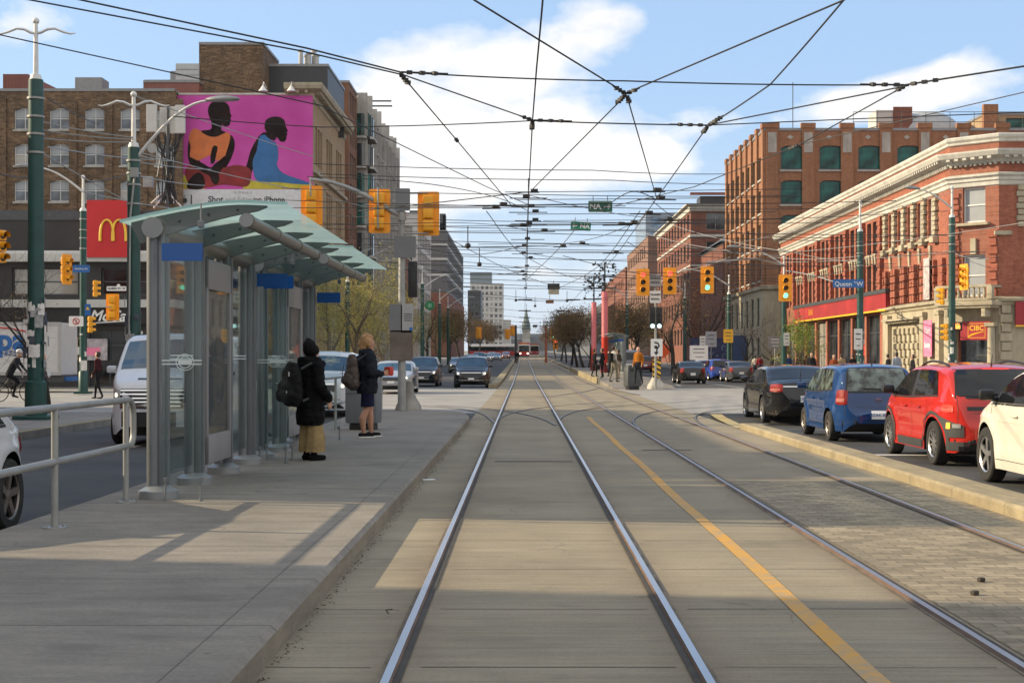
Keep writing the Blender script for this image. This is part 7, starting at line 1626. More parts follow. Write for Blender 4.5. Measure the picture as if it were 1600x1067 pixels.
ph = block('brick_penthouse', 'tall tan brick stair tower above the pink advertisement', P(311,0,128).x, P(411,0,128).x, 128, 136, zat(68,128)-HB+.6, BRTAN, None, None, 'E', base_z=HB-.62, roof=False)
block('metal_penthouse', 'dark ribbed metal plant room beside the stair tower', P(411.5,0,131).x, P(512,0,131).x, 131, 143, zat(102,131)-HB+.6, DARKCLAD, (2.4, 3, 1, 1.2, 1.0, 2, 1, .9), None, 'E', 'city', base_z=HB-.62, roof=False)
block('brick_penthouse', 'low rust brick parapet room left of the stair tower', P(226,0,126.5).x, P(310.5,0,126.5).x, 126.5, 134, zat(127,126.5)-HB+.6, RUSTCLAD, None, None, 'E', base_z=HB-.62, roof=False)
pb = thing('roof_unit', 'pale corrugated roof cabin tucked against the stair tower', 'roof cabin', P(293,127,127.6)); obj('cabin', MB().bx(-1.05,1.0,0,3,0,1.55), mat('cabin_grey', (.42,.44,.45), .5), pb); obj('seam', MB().bx(-1.06,1.01,-.03,-.001,.5,.56).bx(-1.06,1.01,-.03,-.001,1.0,1.06), GREYP, pb)
ch = thing('roof_flues', 'cluster of pale metal flues on the dark plant room', 'chimney', P(484,102,135))
for k, (px, h_) in enumerate(((470,1.25), (477,.9), (483,1.0), (489,1.3), (495,.8))): x = P(px,102,135).x-ch.location.x; obj('flue', MB().cyl((x,k%2*.6,0), (x,k%2*.6,h_), .2, n=10).cyl((x,k%2*.6,h_), (x,k%2*.6,h_+.16), .28, n=10), PALECLAD, ch, 40)
# the advertisement: board, printed figures as flat inks on it
YA = 124.95; A0, A1 = P(277,296,YA), P(488.5,149.5,YA)
ad = thing('billboard', 'huge magenta advertisement with two seated figures in orange and blue, white caption strip', 'billboard', (A0.x, YA, A0.z)); Wb, Hb = A1.x-A0.x, A1.z-A0.z
MAG = mat('print_magenta', (.50,.065,.32), .8, 0, .06, .25, 0, spec=.1, col2=(.60,.11,.42)); obj('board', MB().bx(0, Wb, 0, .18, 0, Hb), MAG, ad); sH = P(0,326,YA).z-A0.z
cap_ = obj('caption_strip', MB().bx(0, Wb, 0, .18, sH-1.0, -.004), mat('print_white', (.60,.60,.63), .7), ad)
def A_(px, py): return ((px-277)*YA/F, (296-py)*YA/F)
def ink(nm, pts, mt, k, smooth_=True):
    if smooth_:
        o = []; n = len(pts)
        for i in range(n):
            p0, p1, p2, p3 = [Vector(pts[(i+j) % n]) for j in (-1,0,1,2)]
            for s in range(5): t_ = s/5; o.append(.5*((2*p1)+(p2-p0)*t_+(2*p0-5*p1+4*p2-p3)*t_*t_+(3*p1-p0-3*p2+p3)*t_**3))
        pts = o
    m = MB(); y = -.004-.004*k; m.add([(A_(x,yy)[0], y, A_(x,yy)[1]) for x, yy in pts], [tuple(range(len(pts)))]); return obj(nm, m, mt, ad)
DK = mat('print_skin_dark', (.010,.007,.008), .8, 0, .25, .6, 0, spec=.05, col2=(.035,.022,.02)); OR = mat('print_orange', (.56,.15,.04), .7, 0, .2, .8, 0); RD = mat('print_red', (.20,.012,.012), .7, 0, .4, .6, 0); BL = mat('print_blue', (.03,.13,.33), .7, 0, .25, .6, 0); YE = mat('print_yellow', (.50,.42,.04), .7, 0, .3, .6, 0)
ink('printed_ground', [(277.2,275),(287,273),(300,283),(320,295.5),(277.2,295.6)], YE, 1, False); ink('printed_ground', [(380,282),(420,283),(470,284),(488,288),(488,295.6),(380,295.6)], YE, 1, False)
ink('printed_arm', [(392,235),(404,214),(414,207),(420,216),(408,238),(396,262),(388,285),(376,292),(372,282),(384,262)], DK, 2)
ink('printed_arm', [(294,225),(299,206),(306,203),(312,214),(310,240),(316,262),(330,276),(322,284),(303,268),(294,248)], DK, 2)
ink('printed_arm', [(352,216),(362,212),(367,226),(362,246),(352,264),(338,282),(326,280),(336,262),(348,246)], DK, 2)
ink('printed_cloth', [(290,276),(292,262),(308,254),(330,262),(350,262),(370,258),(390,264),(392,280),(384,292),(350,289),(320,294),(300,293)], RD, 3)
ink('printed_tunic', [(303,201.4),(309,202.5),(316,206),(326,212),(338,213),(347,209),(353,207),(359,209),(359.5,217),(356.5,229),(352.5,242),(350.6,250),(338,251),(329,243),(316,249),(306,251.5),(297,245),(298,230),(295,217),(298,206)], OR, 4)
ink('printed_arm', [(296,246),(306,250),(318,256),(329,262),(336,256),(344,250),(352,244),(354,252),(348,263),(342,272),(343,281),(338,289),(331,284),(327,275),(316,269),(304,262),(297,254)], DK, 5)
ink('printed_hand', [(333,229),(340,230),(338,242),(335,254),(330,256),(329,244)], DK, 5)
ink('printed_legs', [(292,290),(300,276),(312,270),(320,282),(316,295),(296,295.5)], DK, 5)
ink('printed_neck', [(331,188),(346,192),(346,203),(353,207),(347,210),(338,214),(326,213),(314,205),(330,202)], DK, 5)
ink('printed_head', [(325,174),(327,165),(333,160),(342,158.5),(351,160),(357,165),(359,171),(359.5,176),(361.8,182),(360,184.5),(361,188),(359.5,189.5),(359.5,194),(356,197.5),(350,197.5),(346,194),(338,193),(331,191),(327,183)], DK, 6)
ink('printed_tunic', [(405,216),(411,211),(418,213),(425,221),(430,222),(434,232),(435,246),(433,258),(440,269),(452,275),(470,281),(487,288),(460,287.5),(436,285),(416,284.5),(400,281),(395,262),(396,248),(401,236)], BL, 4)
ink('printed_neck', [(418,205),(428,200),(432,212),(428,220),(416,213)], DK, 5)
ink('printed_head', [(413.5,198),(415,189.5),(421,184.5),(430,182.5),(439,184),(444.5,189),(446,195),(447,199),(449.8,205),(448,207.5),(449,211),(447.5,213),(447.5,217),(444,221.5),(438,221),(433,215),(426,211),(418,208),(414.5,203)], DK, 6)
letters(ad, 'Shot', .72, DKGREY, (A_(337,312)[0], -.01, A_(337,312)[1]), bold=.018); letters(ad, 'and Edited', .60, mat('print_grey', (.3,.3,.32), .7), (A_(375,312)[0], -.01, A_(375,312)[1])); letters(ad, 'on iPhone', .66, DKGREY, (A_(421,312)[0], -.01, A_(421,312)[1]), bold=.012); letters(ad, 'by Prince G', .34, mat('print_grey', (.3,.3,.32), .7), (A_(380,301)[0], -.01, A_(380,301)[1]))
ax_ = A_(286.5,313); obj('apple_emblem', MB().lathe([(0,-.012),(.26,-.01)], (ax_[0]-.02,0,ax_[1]-.03), 16, 'Y').lathe([(0,-.012),(.24,-.01)], (ax_[0]+.1,0,ax_[1]-.03), 16, 'Y').prism([(ax_[0],ax_[1]+.26),(ax_[0]+.14,ax_[1]+.44),(ax_[0]+.16,ax_[1]+.3)], -.012, -.01, 'Y'), DKGREY, ad); q = A_(299,312); obj('divider', MB().bx(q[0]-.06, q[0]+.06, -.012, -.008, q[1]-.42, q[1]+.42), DKGREY, ad)
for px in (411, 455):
    l_ = thing('flood_lamp', 'white cone lamp on an arm over the magenta advertisement, '+('nearer the stair tower' if px < 430 else 'nearer the cornice'), 'lamp', P(px, 141, 124.0), 0, 'lamps over the advertisement'); obj('shade', MB().lathe([(.05,.42), (.12,.30), (.42,-.12), (.38,-.12)], (0,0,0), 14), WHITEP, l_, 50); obj('arm', MB().tube([(0,0,.4), (0,.3,.75), (.1,1.1,.4)], .04, 6), WHITEP, l_)
# --- farther left-hand side
br2 = block('brick_apartment_building', 'brown brick slab with a blue glass bay beyond the corner block', -40, -18.4, 151.5, 159, 30.6, brick('russet_brick', (.20,.085,.05), (.26,.12,.07), (.2,.13,.09)), None, (.9, 2.0, 3, 1.6, 8, 3.25, 7, 2.3), 'E', 'blue', base_z=0)
cd = thing('condo_building', 'grey concrete apartment block with stacked balconies and dark glazing', 'building', (-18.4, 159.5, 0)); w = MB(); he = [(.6+5.2*i, 3+3.3*j, 4.6+5.2*i, 5.6+3.3*j) for i in range(8) for j in range(8)]
facade(w, (-18.4,159.5,0), (0,1), 42, 30.5, he, .9); boxsides(w, -40, -18.4, 159.5, 201.5, -.5, 30.4, 'E'); obj('wall', w, CONC2, cd, None, True)
for a in he: window(cd, a, (-18.4,159.5,0), (0,1), 'blue' if a[0] > 4 else 'dark', .85)
q = MB()
for i in range(9): y = 159.5+5.2*i-.05; q.bx(-18.4, -17.3, y, y+.35, 0, 31.5 if i % 2 else 30.9)
for i in range(8):
    for j in range(9): q.bx(-18.4, -17.5, 159.9+5.2*i, 164.3+5.2*i, 2.75+3.3*j, 2.95+3.3*j)
obj('concrete_frame', q, CONC2, cd, None, True); q = MB()
for j in range(8): q.bx(-17.62, -17.58, 159.9, 164.2, 2.95+3.3*j, 4.0+3.3*j); q.bx(-19.4, -17.0, 159.2, 159.6, 2.75+3.3*j, 2.97+3.3*j)
obj('balcony_rail', q, DARKCLAD, cd, None, True)
for j in range(8):
    z = 2.97+3.3*j; q = MB().add([(-19.6,159.1,z), (-17.9,159.1,z), (-17.0,160.2,z), (-17.0,163.6,z), (-18.35,163.6,z), (-19.6,159.1,z+2.5), (-17.9,159.1,z+2.5), (-17.0,160.2,z+2.5), (-17.0,163.6,z+2.5), (-18.35,163.6,z+2.5)], [(0,1,6,5),(1,2,7,6),(2,3,8,7),(3,4,9,8)])
    b_ = obj('glass_bay', q, WINGREEN if j % 3 else WINDARK, cd, None, True); q = MB()
    for x, y in ((-17.9,159.08), (-16.98,160.2), (-16.98,161.9), (-18.8,159.08)): q.bx(x-.06, x+.06, y-.06, y+.06, z, z+2.5)
    obj('bay_mullion', q, DKGREY, b_, None, False).location = -cd.location
    obj('bay_slab', MB().add([(-19.8,158.8,z-.25), (-17.7,158.8,z-.25), (-16.6,160,z-.25), (-16.6,163.8,z-.25), (-18.4,163.8,z-.25), (-19.8,158.8,z), (-17.7,158.8,z), (-16.6,160,z), (-16.6,163.8,z), (-18.4,163.8,z)], [(0,1,6,5),(1,2,7,6),(2,3,8,7),(3,4,9,8),(0,4,3,2,1),(5,6,7,8,9)]), CONC2, cd, None, True)
q = MB(); obj('roof_arm', MB().bx(-1.0, 3.2, 6, 6.2, 31, 31.15).bx(-1.0, 3.2, 7, 7.2, 30.6, 30.75), DKGREY, cd)
block('brick_row_building', 'dark russet brick house past the concrete apartment block', -38, -18.4, 206, 240, 16.5, BRDARK, (2, 4, 4, 1.8, 3, 3.6, 3, 2), (2, 4, 8, 1.8, 3, 3.6, 3, 2), 'E', 'city')
t_ = block('modern_building', 'white framed stepped block with dark corner glazing, below the mast brackets', -40, -18.4, 250, 286, 25.5, PALECLAD, (12, 3.1, 3, 2.5, 3, 3.5, 6, 2.6), (1.5, 4.2, 8, 3.2, 3, 3.5, 6, 2.6), 'E', 'city')
t_ = block('modern_building', 'terraced dark glass building over red brick floors, roof crowded with pipes', -44, -18.4, 345, 440, 30, GREYCLAD, (2, 5.2, 4, 4.4, 16, 3.6, 4, 2.6), (2, 6, 15, 5, 16, 3.6, 4, 2.6), 'E', 'city', [(19.2,.5,PALECLAD), (23,.5,PALECLAD), (26.4,.5,PALECLAD)])
obj('brick_storeys', MB().bx(-26.5, .25, -.25, 95.2, 0, 15.2), BRDARK, t_); q = MB(); qq = random.Random(8)
for k in range(14): q.bx(x := qq.uniform(-16, -1), x+qq.uniform(.3,2.2), 2, 4, 30, 30+qq.uniform(1,5.5))
q.bx(-9, -3.2, 1.5, 1.9, 34.5, 35).bx(-9, -8.7, 1.5, 1.9, 30, 35).bx(-3.5, -3.2, 1.5, 1.9, 30, 35); obj('roof_pipework', q, DKGREY, t_)
tw_ = block('apartment_tower', 'pale concrete apartment tower with a regular grid of dark windows, far down the street', -37.0, -14.2, 1000, 1030, 47, PALECLAD, (1.2, 3.15, 7, 1.9, 4, 3.9, 11, 2.3), None, 'E', 'city'); obj('plant_room', MB().bx(-23, -8, 2, 20, 47, 55), mat('plant_blue_grey', (.16,.2,.23), .5), tw_); obj('lower_wing', MB().bx(.0, 5.4, 5, 25, 0, 22), PALECLAD, tw_)
block('apartment_tower', 'slim grey tower seen beside the pale apartment tower', -24, -17.5, 1180, 1210, 38, GREYCLAD, (.8, 2.6, 2, 1.6, 4, 4, 8, 2), None, 'E', 'city')
block('dark_tower', 'dark narrow block rising before the pale apartment tower', -24, -18.4, 620, 650, 27, DARKCLAD, (.8, 2.4, 2, 1.6, 4, 4, 5, 2), None, 'E', 'city')
# --- college with the spire at the end of the avenue
cg = thing('college_building', 'long dark gothic college closing the avenue, with a slender green spire', 'building', (2.2, 1150, gz(1150))); obj('wing', MB().bx(-26, 34, 0, 20, 0, 9.5), GREYCLAD, cg); obj('roof', MB().add([(-26,0,9.5),(34,0,9.5),(34,20,9.5),(-26,20,9.5),(-24,10,14),(32,10,14)], [(0,1,5,4),(2,3,4,5),(1,2,5),(3,0,4)]), mat('slate_roof', (.07,.08,.095), .7), cg)
obj('tower', MB().bx(-3.1, 3.1, -3, 3, 0, 17.5), STONEG, cg); q = MB().tube([(0,0,17.5), (0,0,18.2), (0,0,24), (0,0,26.5), (0,0,34.5)], [4.2,3.4,2.4,1.7,.12], 8)
for sx in (-1,1):
    for sy in (-1,1): q.tube([(sx*2.9,sy*2.8,16), (sx*2.9,sy*2.8,20), (sx*2.9,sy*2.8,23)], [.6,.5,.05], 6)
obj('spire', q, mat('copper_spire', (.07,.10,.09), .6), cg, 40); obj('finial', MB().cyl((0,0,34), (0,0,38), .12).bx(-.8,.8,-.1,.1,36.2,36.5), DKGREY, cg)
# --- buildings beyond the frame on this side of the crossing, whose roofs shade the platform
b_ = block('brick_corner_shop', 'brick corner block outside the view that shades the platform', -34, -18.4, 21.4, 42.6, 9.55, BRRED, None, (2, 4, 6, 1.8, 4.6, 3, 1, 2), 'E', 'dark', base_z=0); obj('lower_bay', MB().bx(-15.6, 0, -4.6, -.02, -.2, 8.15), BRRED, b_)
for y0_, y1_ in ((-4.6,-3.15), (-2.5,-2.2), (-1.9,-1.15), (-.8,-.62)): obj('roof_shade_box', MB().bx(-3, -.05, y0_, y1_, 8.15, 9.6), GREYP, b_)  # unseen boxes added on the low roof to cast stripes across the tracks
block('brick_corner_shop', 'taller brick block outside the view that shades the near tracks', -34, -18.4, -26, 12.2, 12.5, BRDARK, None, (2, 4, 9, 1.8, 4.6, 3, 2, 2), 'E', 'dark', base_z=0)
# --- posters and panels along the far pavement
for px, py, Y, w_, h_, lb, mt in ((1092, 551, 110, 1.4, 1.1, 'white parking notice on legs before the bare trees', SIGNWHITE), (1111, 530, 116, .9, 1.25, 'white and red vertical notice before the mural wall', mat('notice_pale_blue', (.34,.36,.40), .6, 0, .2, 4)), (1138, 525, 108, .72, 1.0, 'yellow square warning sign on the green pole', GOLD), (1098, 534, 118, .5, .95, 'blank white banner on a slim post among bare trees', SIGNWHITE), (1229, 530, 83, .35, .75, 'white paper sheet on the green pole by the leafing tree', PAPER), (1211, 535, 96, .9, .8, 'grey parking panel below white signs by the sapling', GREYP), (1341, 530, 68.5, .4, 1.0, 'pale notice stuck on the torn-poster pole', PAPER)):
    s_ = plate('notice_sign', lb, 'sign', P(px, py, Y), w_, h_, mt, 0, 'notices along the sunlit pavement'); obj('print', MB().bx(-w_*.3, w_*.3, -.012, -.0075, -h_*.02, h_*.03).bx(-w_*.2, w_*.25, -.012, -.0075, -h_*.32, -h_*.28).bx(-w_*.3, w_*.3, -.012, -.0075, h_*.22, h_*.28), DKGREY if mt is not GREYP else SIGNWHITE, s_)
    if px in (1092, 1111, 1098, 1211): obj('post', MB().cyl((0,.03,-P(px,py,Y).z), (0,.03,-h_/2), .04), STEEL, s_)
ws = thing('work_sign', 'orange diamond work sign leaning beyond the striped board', 'sign', P(1037, 547, 118)); obj('panel', MB().box((0,0,0), (.95,.03,.95), 0, .02, Matrix.Rotation(R(45), 3, 'Y')), ORANGE, ws); obj('stand', MB().cyl((-.4,.1,-1.4), (0,.05,0), .03).cyl((.4,.1,-1.4), (0,.05,0), .03), STEEL, ws)
ml = thing('mural_wall', 'dark blue painted hoarding with pale scribbles beside a stone doorway', 'hoarding', (15.6, 121, .03)); obj('panel', MB().bx(-1.6, 1.7, 0, .15, 0, 3.2), mat('mural_blue', (.02,.03,.09), .6), ml); qq = random.Random(2); q = MB()
for k in range(26): x, z, r_ = qq.uniform(-1.4,1.5), qq.uniform(.5,2.9), qq.uniform(.08,.2); q.tube([(x+r_*math.cos(a*.9), -.015, z+r_*math.sin(a*.9)) for a in range(6)], .022, 4)
obj('scribble', q, mat('mural_pale', (.2,.3,.5), .6), ml); obj('side_panel', MB().bx(2.0, 3.1, 0, .15, 0, 3.4), mat('hoarding_blue', (.02,.06,.16), .6), ml)
# ------------------------------------------------------------------ overhead wires: one tied-together web
def WP(px, py, z=5.1):
    Y = F*(z-CH)/(HY-py); return Vector(((px-VX)*Y/F, Y, z))
web = thing('overhead_wire_web', 'black web of tram contact wires, span wires and clamps over the tracks', 'overhead wires', (0,0,0))
def sagline(a, b, sag=.0, n=8): return [a.lerp(b, i/n)+Vector((0,0,-sag*4*(i/n)*(1-i/n))) for i in range(n+1)]
def wire(pts, r=.010, nm='span_wire', sag=.0):
    o = []
    for a, b in zip(pts, pts[1:]): o += sagline(a, b, sag)
    return obj(nm, MB().tube(o, r, 5), WIRE, web)
cw = [Vector((.26,6,5.14)), WP(848,0), WP(838,110), WP(832,188), WP(826,300), WP(822,400), Vector((.1,110,5.1)), Vector((.1,260,6.2)), Vector((.1,600,8.6))]
wire(cw, .011, 'contact_wire', .01)
cw2 = [Vector((4.4,10,5.14)), WP(1319,0), WP(1204,132), WP(1106,197), WP(1026,310), WP(962,400), Vector((3.1,80,5.1)), Vector((3.16,160,5.5)), Vector((3.16,600,8.6))]
wire(cw2, .011, 'contact_wire', .01)
E = lambda x, y, z: Vector((x, y, z))
for pts, r, s in (([E(-11.5,15.0,6.7), WP(480,76), WP(625,113)], .011, .0), ([E(-11.5,15.4,6.5), WP(470,80), WP(632,118), WP(832,188)], .010, .0), ([WP(625,113), WP(980,127), WP(1415,133)], .010, .02), ([WP(1415,133), WP(1600,104), E(17,15.5,6.4)], .013, 0),
                  ([WP(832,189), WP(1106,196)], .011, .01), ([WP(1106,196), WP(1420,134)], .011, .0), ([WP(625,115), WP(716,222), WP(800,322)], .010, 0), ([WP(740,0), WP(978,146)], .011, 0), ([WP(978,146), WP(1318,1)], .011, 0), ([WP(978,149), WP(830,298)], .010, 0), ([WP(980,152), WP(1026,310)], .010, 0),
                  ([WP(1415,134), WP(1250,226), WP(1085,292), WP(960,322)], .010, 0), ([WP(1640,135), WP(1250,226)], .008, 0), ([E(-10.2,17,6.2), WP(500,165), WP(760,292), WP(830,322)], .009, 0), ([WP(500,199), WP(832,189)], .009, .02), ([WP(270,182), WP(500,199)], .008, .01),
                  ([WP(1106,196), WP(1340,186,5.3), WP(1600,176,5.6)], .009, .0)): wire(pts, r, 'span_wire', s)
def lump(p, q_, n=3, r=.022):
    d = (q_-p).normalized(); cl = MB()
    for k in range(n): cl.box(p+d*(.12+.16*k), (.07,.05,.045), math.atan2(d.y, d.x)+.3*k)
    cl.tube([p+d*.02, p+d*(.1+.17*n)], r*.6, 5); obj('clamp', cl, WIRE, web)
for a, b, n in ((WP(625,113), WP(980,127), 3), (WP(625,115), WP(716,222), 4), (WP(716,222), WP(625,115), 2), (WP(832,188), WP(1106,196), 3), (WP(832,188), WP(828,250), 5), (WP(832,188), WP(632,118), 2), (WP(978,147), WP(830,298), 4), (WP(978,147), WP(740,0), 3), (WP(978,147), WP(1318,1), 2), (WP(980,150), WP(1026,310), 3), (WP(1106,197), WP(1204,132), 5), (WP(1106,197), WP(1026,310), 4), (WP(1106,196), WP(832,189), 3), (WP(1415,133), WP(980,127), 3), (WP(1415,133), WP(1600,104), 3), (WP(1415,134), WP(1250,226), 2), (WP(1250,226), WP(1085,292), 3)): lump(a, b, n)

# the crossing: layered spans, curving contact wires, hung switch gear
q = random.Random(21)
spans = [(262,490,1135,276), (278,500,1180,292), (300,440,1230,310), (318,420,1290,330), (331,380,1400,318), (342,500,1340,352), (352,420,1480,372), (363,500,1500,384), (371,330,1230,396), (384,440,1540,398), (392,560,1300,414), (401,600,1440,424), (410,480,1330,436), (417,620,1240,440), (424,560,1500,448), (431,640,1200,452), (438,660,1160,458), (446,690,1120,462), (454,700,1080,466), (462,720,1040,470)]
for i, (y0, x0, x1, y1) in enumerate(spans):
    z0, z1, zm = 5.1+q.uniform(0,.5), 5.1+q.uniform(0,.5), 5.15; xm = q.uniform(815, 990); ym = (y0+y1)/2-q.uniform(-4,10)
    wire([WP(x0,y0-6,z0+.25), WP(xm,ym,zm), WP(x1,y1-4,z1+.25)], .008+.0016*i/4, 'span_wire', .03)
arcs = [((825,305),(900,322),(990,338),(1090,345),(1230,342),(1480,330)), ((822,360),(780,352),(700,348),(600,350),(470,352)), ((826,330),(780,310),(700,292),(610,282),(480,276)), ((1020,315),(1060,342),(1130,360),(1260,372),(1500,366)), ((1000,345),(930,372),(850,384),(760,386),(600,380)), ((822,395),(880,404),(960,406),(1060,400),(1200,392)), ((824,420),(760,412),(690,408),(600,410)), ((980,378),(1020,398),(1090,410),(1230,416),(1400,412)), ((905,350),(870,392),(822,438)), ((938,330),(985,300),(1026,312)), ((760,330),(820,400),(905,436),(1010,446)), ((700,372),(800,424),(880,452)), ((1000,330),(930,420),(860,456)), ((560,330),(690,316),(826,300)), ((640,385),(740,398),(822,384)), ((660,420),(740,430),(822,425)), ((880,400),(1000,428),(1130,438))]
for i, a in enumerate(arcs):
    p = [WP(x, y, 5.12) for x, y in a]; o = []
    for k in range(len(p)-1):
        p0, p1, p2, p3 = p[max(k-1,0)], p[k], p[k+1], p[min(k+2,len(p)-1)]
        for s in range(6): t_ = s/6; o.append(.5*((2*p1)+(p2-p0)*t_+(2*p0-5*p1+4*p2-p3)*t_*t_+(3*p1-p0-3*p2+p3)*t_**3))
    obj('curve_wire', MB().tube(o+[p[-1]], .008+.0010*i/3, 5), WIRE, web)
g = MB()
for y in (303, 312, 326, 334, 347, 353, 376, 386, 398, 405, 418, 426, 431, 438, 452, 470):
    p = WP(826-.02*(y-300), y); w_ = q.uniform(.28,.62)*(p.y/40)**.4
    g = MB(); g.box(p+Vector((0,0,.03)), (w_*1.7,.035,.020), 0).box(p+Vector((q.uniform(-.2,.2),.05,.07)), (.16,.16,.07), 0).cyl(p, p+Vector((0,0,.34)), .014, n=5); obj('switch_gear', g, WIRE, web)
for px, y, w_ in ((1026,312,1.0), (1020,300,.6), (965,352,.9), (985,350,.6), (905,382,.7), (958,396,.8), (780,322,.9), (768,326,.5), (875,386,.5), (1040,345,.8), (1008,335,.9), (812,354,.7), (845,362,.9)):
    p = WP(px, y); g = MB(); g.box(p, (w_*.9,.035,.024), q.uniform(-.3,.3)).box(p+Vector((.1,0,.05)), (.16,.12,.07), .3).tube([p+Vector((-3.2,.3,.03)), p+Vector((0,0,.02)), p+Vector((3.2,-.3,.03))], .008, 4); obj('switch_gear', g, WIRE, web)
for px, y, y2 in ((731,384,376), (749,413,408), (806,469,450), (886,470,455), (836,478,465)): p = WP(px, y, 4.7); dw = MB(); dw.cyl(p, p+Vector((0,0,.55)), .015, n=5).sphere(p, .085, 5); obj('drop_weight', dw, WIRE, web)
for k in range(14):
    Y = 92+26*k; z = 5.9+gz(Y); wire([E(-10.5,Y,z+.5), E(.1,Y,5.2+gz(Y)), E(3.16,Y,5.2+gz(Y)), E(15,Y,z+.5)], .014+.001*k, 'span_wire', .05)
    if k < 8: p = E(.1,Y,5.25+gz(Y)); obj('hanger', MB().box(p, (.9+.1*k,.1,.08)).box(p+Vector((3.06,0,0)), (.9+.1*k,.1,.08)), WIRE, web)
gw = thing('guy_wire_set', 'pale guy wires strung between the two thick green poles and the restaurant', 'guy wires', (0,0,0))
A1_ = pA+Vector((.1,0,0)); B1_ = Vector((pB.x, pB.y, 0))
def zy(py, Y): return zat(py, Y)
for (y0, y1) in ((190,215), (203,218), (216,222)): obj('wire', MB().tube(sagline(Vector((A1_.x,A1_.y,zy(y0,A1_.y))), Vector((B1_.x,B1_.y,zy(y1,B1_.y))), .04), .014, 5), STEEL, gw)
for a, b in (((75,155),(155,195)), ((70,242),(215,322)), ((0,272),(48,276)), ((75,230),(240,250)), ((205,240),(270,252)), ((207,252),(330,265)), ((215,275),(320,290)), ((205,235),(470,298)), ((140,285),(205,270)), ((130,300),(300,330)), ((640,338),(480,300)), ((640,372),(430,465)), ((590,385),(445,430)), ((640,400),(560,412)), ((210,150),(490,245))):
    Y0, Y1 = (40 if a[0] > 90 else 32), 56+q.uniform(0,10)
    if a[0] > 500: Y0, Y1 = 72, 60
    obj('wire', MB().tube(sagline(P(*a, Y0), P(*b, Y1), .05), .016, 5), STEEL if q.random() < .7 else WIRE, gw)
gw2 = thing('guy_wire_set', 'grey service wires looping in front of the long brick block with cornices', 'guy wires', (0,0,0))
for a, b in (((1208,402),(1344,400)), ((1216,388),(1345,410)), ((1130,420),(1225,416)), ((1225,410),(1490,392)), ((1344,412),(1488,414)), ((1040,380),(1230,400)), ((1050,425),(1140,402)), ((1344,398),(1530,392)), ((1150,380),(1490,300)), ((1228,395),(1600,348)), ((1488,398),(1560,402)), ((1488,395),(1545,404)), ((1200,440),(1344,418)), ((1050,352),(1220,392)), ((1000,362),(1140,392))):
    obj('wire', MB().tube(sagline(P(*a, 72+q.uniform(-6,8)), P(*b, 66+q.uniform(-4,4)), .12), .015, 5), STEEL if q.random() < .65 else WIRE, gw2)

# ------------------------------------------------------------------ truck, streetcars, bus
Yt = 64.0; a0, a1 = P(-120, 600, Yt), P(95, 504, Yt); tk = thing('box_truck', 'white box truck with big blue lettering and a red arc on its side', 'truck', (a1.x, Yt, 0)); Lb = a1.x-a0.x
WTK = mat('truck_white', (.52,.52,.52), .45, 0, .06, 1)
bx = obj('cargo_box', MB().bx(-Lb, 0, 0, 2.4, .75, a1.z, .05), WTK, tk); obj('corner_trim', MB().bx(-.12, .02, -.025, .0, .75, a1.z).bx(-Lb, .02, -.03, 0, a1.z-.12, a1.z+.02).bx(-Lb, .02, -.03, 0, .75, .9), mat('trim_grey', (.36,.36,.36), .5), bx)
obj('chassis', MB().bx(-Lb, .1, .1, 2.3, .45, .74), DKGREY, tk); obj('step', MB().bx(-.3, .45, .2, 2.2, .5, .68), SIGNBLUE, tk); obj('cab', MB().bx(-Lb-2.0, -Lb-.1, .1, 2.3, .6, 2.4, .15), WTK, tk)
for x in (-1.1, -Lb-1.2):
    o_ = obj('wheel', MB().lathe([(.3,-.14),(.46,-.14),(.48,-.1),(.48,.1),(.46,.14),(.3,.14)], (x,.25,.48), 20, 'Y'), RUBBER, tk, 40); obj('rim', MB().lathe([(0,-.09),(.1,-.12),(.3,-.05),(.3,.1)], (x,.25,.48), 14, 'Y'), RIM, o_)
c = P(18, 532, Yt)-tk.location; letters(bx, 'pa', 1.35, SIGNBLUE, (c.x, -.02, c.z), bold=.04); c = P(36, 543.5, Yt)-tk.location; letters(bx, 'Exp', .42, SIGNBLUE, (c.x, -.02, c.z-.02), shear=.2, bold=.012); c = P(22, 552.5, Yt)-tk.location; letters(bx, '87-933', .32, SIGNBLUE, (c.x, -.02, c.z), shear=.2)
obj('red_arc', MB().tube([(P(-60+10*i, 520-8*math.sin(PI*i/11), Yt).x-tk.location.x, -.02, P(0, 520-8*math.sin(PI*i/11), Yt).z) for i in range(11)], .03, 5), REDSIGN, bx)
STRED = mat('streetcar_red', (.36,.018,.018), .35, 0, .08)
def streetcar(label, x, Y, lit):
    t = thing('streetcar', label, 'streetcar', (x, Y, gz(Y)), 0, 'distant streetcars')
    obj('body', MB().bx(-1.25,1.25,0,18,.35,1.45,.15).bx(-1.25,1.25,.05,18,3.0,3.5,.15), STRED, t); obj('windshield', MB().bx(-1.15,1.15,-.06,.3,1.45,2.9,.1), CARGLASS, t); obj('white_band', MB().bx(-1.2,1.2,-.05,.2,2.75,3.05,.04).bx(-1.27,1.27,.3,17.9,1.45,3.0), SIGNWHITE, t)
    for sg in (-1, 1): obj('headlight', MB().lathe([(0,-.06),(.19,-.02)], (sg*.85,0,1.0), 12, 'Y'), HEADON if lit else HEADL, t)
    obj('bumper', MB().bx(-1.1,1.1,-.12,.2,.3,.55,.05), BLACK, t); obj('destination_sign', MB().bx(-.7,.7,-.08,-.04,3.1,3.35), mat('sign_amber', (.5,.25,.02), .5), t); return t
streetcar('red streetcar coming along the near track with both headlamps lit', .11, 330, True); streetcar('red and white streetcar going away on the other track, seen small', 3.16, 410, False)
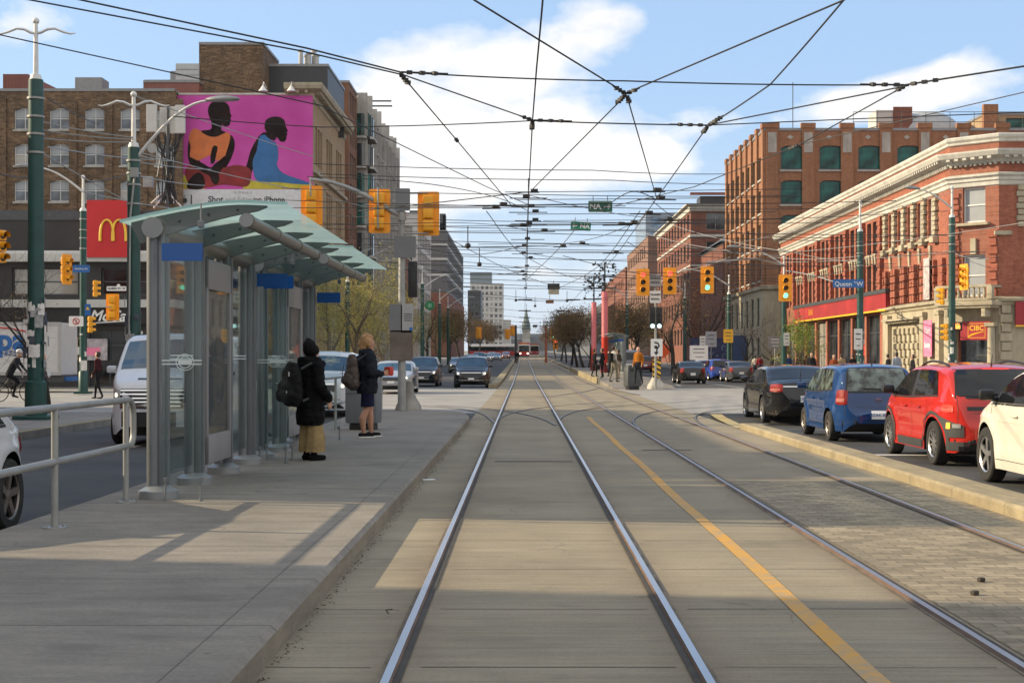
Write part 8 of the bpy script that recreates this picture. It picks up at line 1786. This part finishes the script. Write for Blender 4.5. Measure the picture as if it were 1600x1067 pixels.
bs = thing('bus', 'red and white bus crossing far down the oncoming lanes', 'bus', (-7.6, 345, gz(345))); obj('body', MB().bx(-5.5,5.5,0,2.6,.4,1.5,.1), STRED, bs); obj('upper_body', MB().bx(-5.5,5.5,0,2.6,2.55,3.2,.1), SIGNWHITE, bs); obj('window', MB().bx(-5.4,5.4,.03,2.5,1.5,2.55), CARGLASS, bs)
for x in (-3.5, 3.3): obj('wheel', MB().cyl((x,-.02,.48), (x,.4,.48), .48, n=14), RUBBER, bs)
# far signals and small street things
for px, py, Y, rot, lit, lb in ((748, 520, 190, PI, None, 'tiny yellow signal back over the far oncoming lanes'), (801, 516.5, 215, PI, None, 'tiny yellow signal back beside the far tram pole, upper one'), (793, 522, 215, PI, None, 'tiny yellow signal back beside the far tram pole, lower one'), (863.5, 522.5, 215, 0, 2, 'tiny yellow signal over the far platform'), (868, 538, 215, 0, 0, 'tiny dark signal showing red beside the far slim post')): traffic_signal(lb, P(px, py, Y), rot, lit, True, None, 'yellow traffic signals', 1.25)
for px, Y, top, mt, lb in ((806, 205, 508, DKGREY, 'dark tram pole standing by the far kerb, near the spire'), (853, 205, 508, mat('pole_rust', (.38,.12,.06), .6), 'slim orange brown post on the far side of the tracks')):
    p = P(px, 560, Y); p.z = gz(Y)+.1; t = thing('tram_pole', lb, 'tram pole', p); obj('shaft', MB().tube([(0,0,0), (0,0,zat(top,Y)-p.z)], [.2,.15], 10), mt, t); obj('crossarm', MB().cyl((-.9,0,zat(top,Y)-p.z-.3), (.9,0,zat(top,Y)-p.z-.3), .05, n=6), mt, t)
for px, py, lb, mt in ((1533, 905, 'small dark stone on the tram pavers, the farther of two crumbs', GROOVE), (1523, 925.5, 'small dark stone on the tram pavers, the nearer of two crumbs', GROOVE)): tag(obj('stone', MB().box(G(px,py,.02), (.045,.04,.03), .4, .01), mt), lb, 'stone', None)
p = G(669, 749, .006); tag(obj('paper_scrap', MB().box(p, (.16,.10,.006), .4, .001), SIGNWHITE), 'white paper scrap lying at the foot of the platform edge', 'litter')
p = G(607, 958, .03); tag(obj('twig', MB().tube([p, p+Vector((-.02,.05,.012)), p+Vector((.01,.12,.004))], .004, 5), GROOVE), 'dark bent twig caught in the groove beside the near rail', 'litter')
hz_ = MB().bx(-3500, 3500, -600, 4500, -2.0, 90)
if HAZE:
    o = struct('haze', hz_, None, kind='stuff') if False else obj('haze', mesh('haze', hz_, []), None); o['kind'] = 'stuff'; o['label'] = 'thin pale air over the whole street'; o['category'] = 'haze'
    t = NT('haze_air'); pv = t.n('ShaderNodeVolumePrincipled'); pv.inputs['Color'].default_value = (.80,.87,.95,1); pv.inputs['Density'].default_value = HAZE; pv.inputs['Anisotropy'].default_value = .2; t.l(pv.outputs[0], t.out.inputs['Volume']); o.data.materials.append(t.m)
for a_ in ('frame',): SC.frame_set(1)
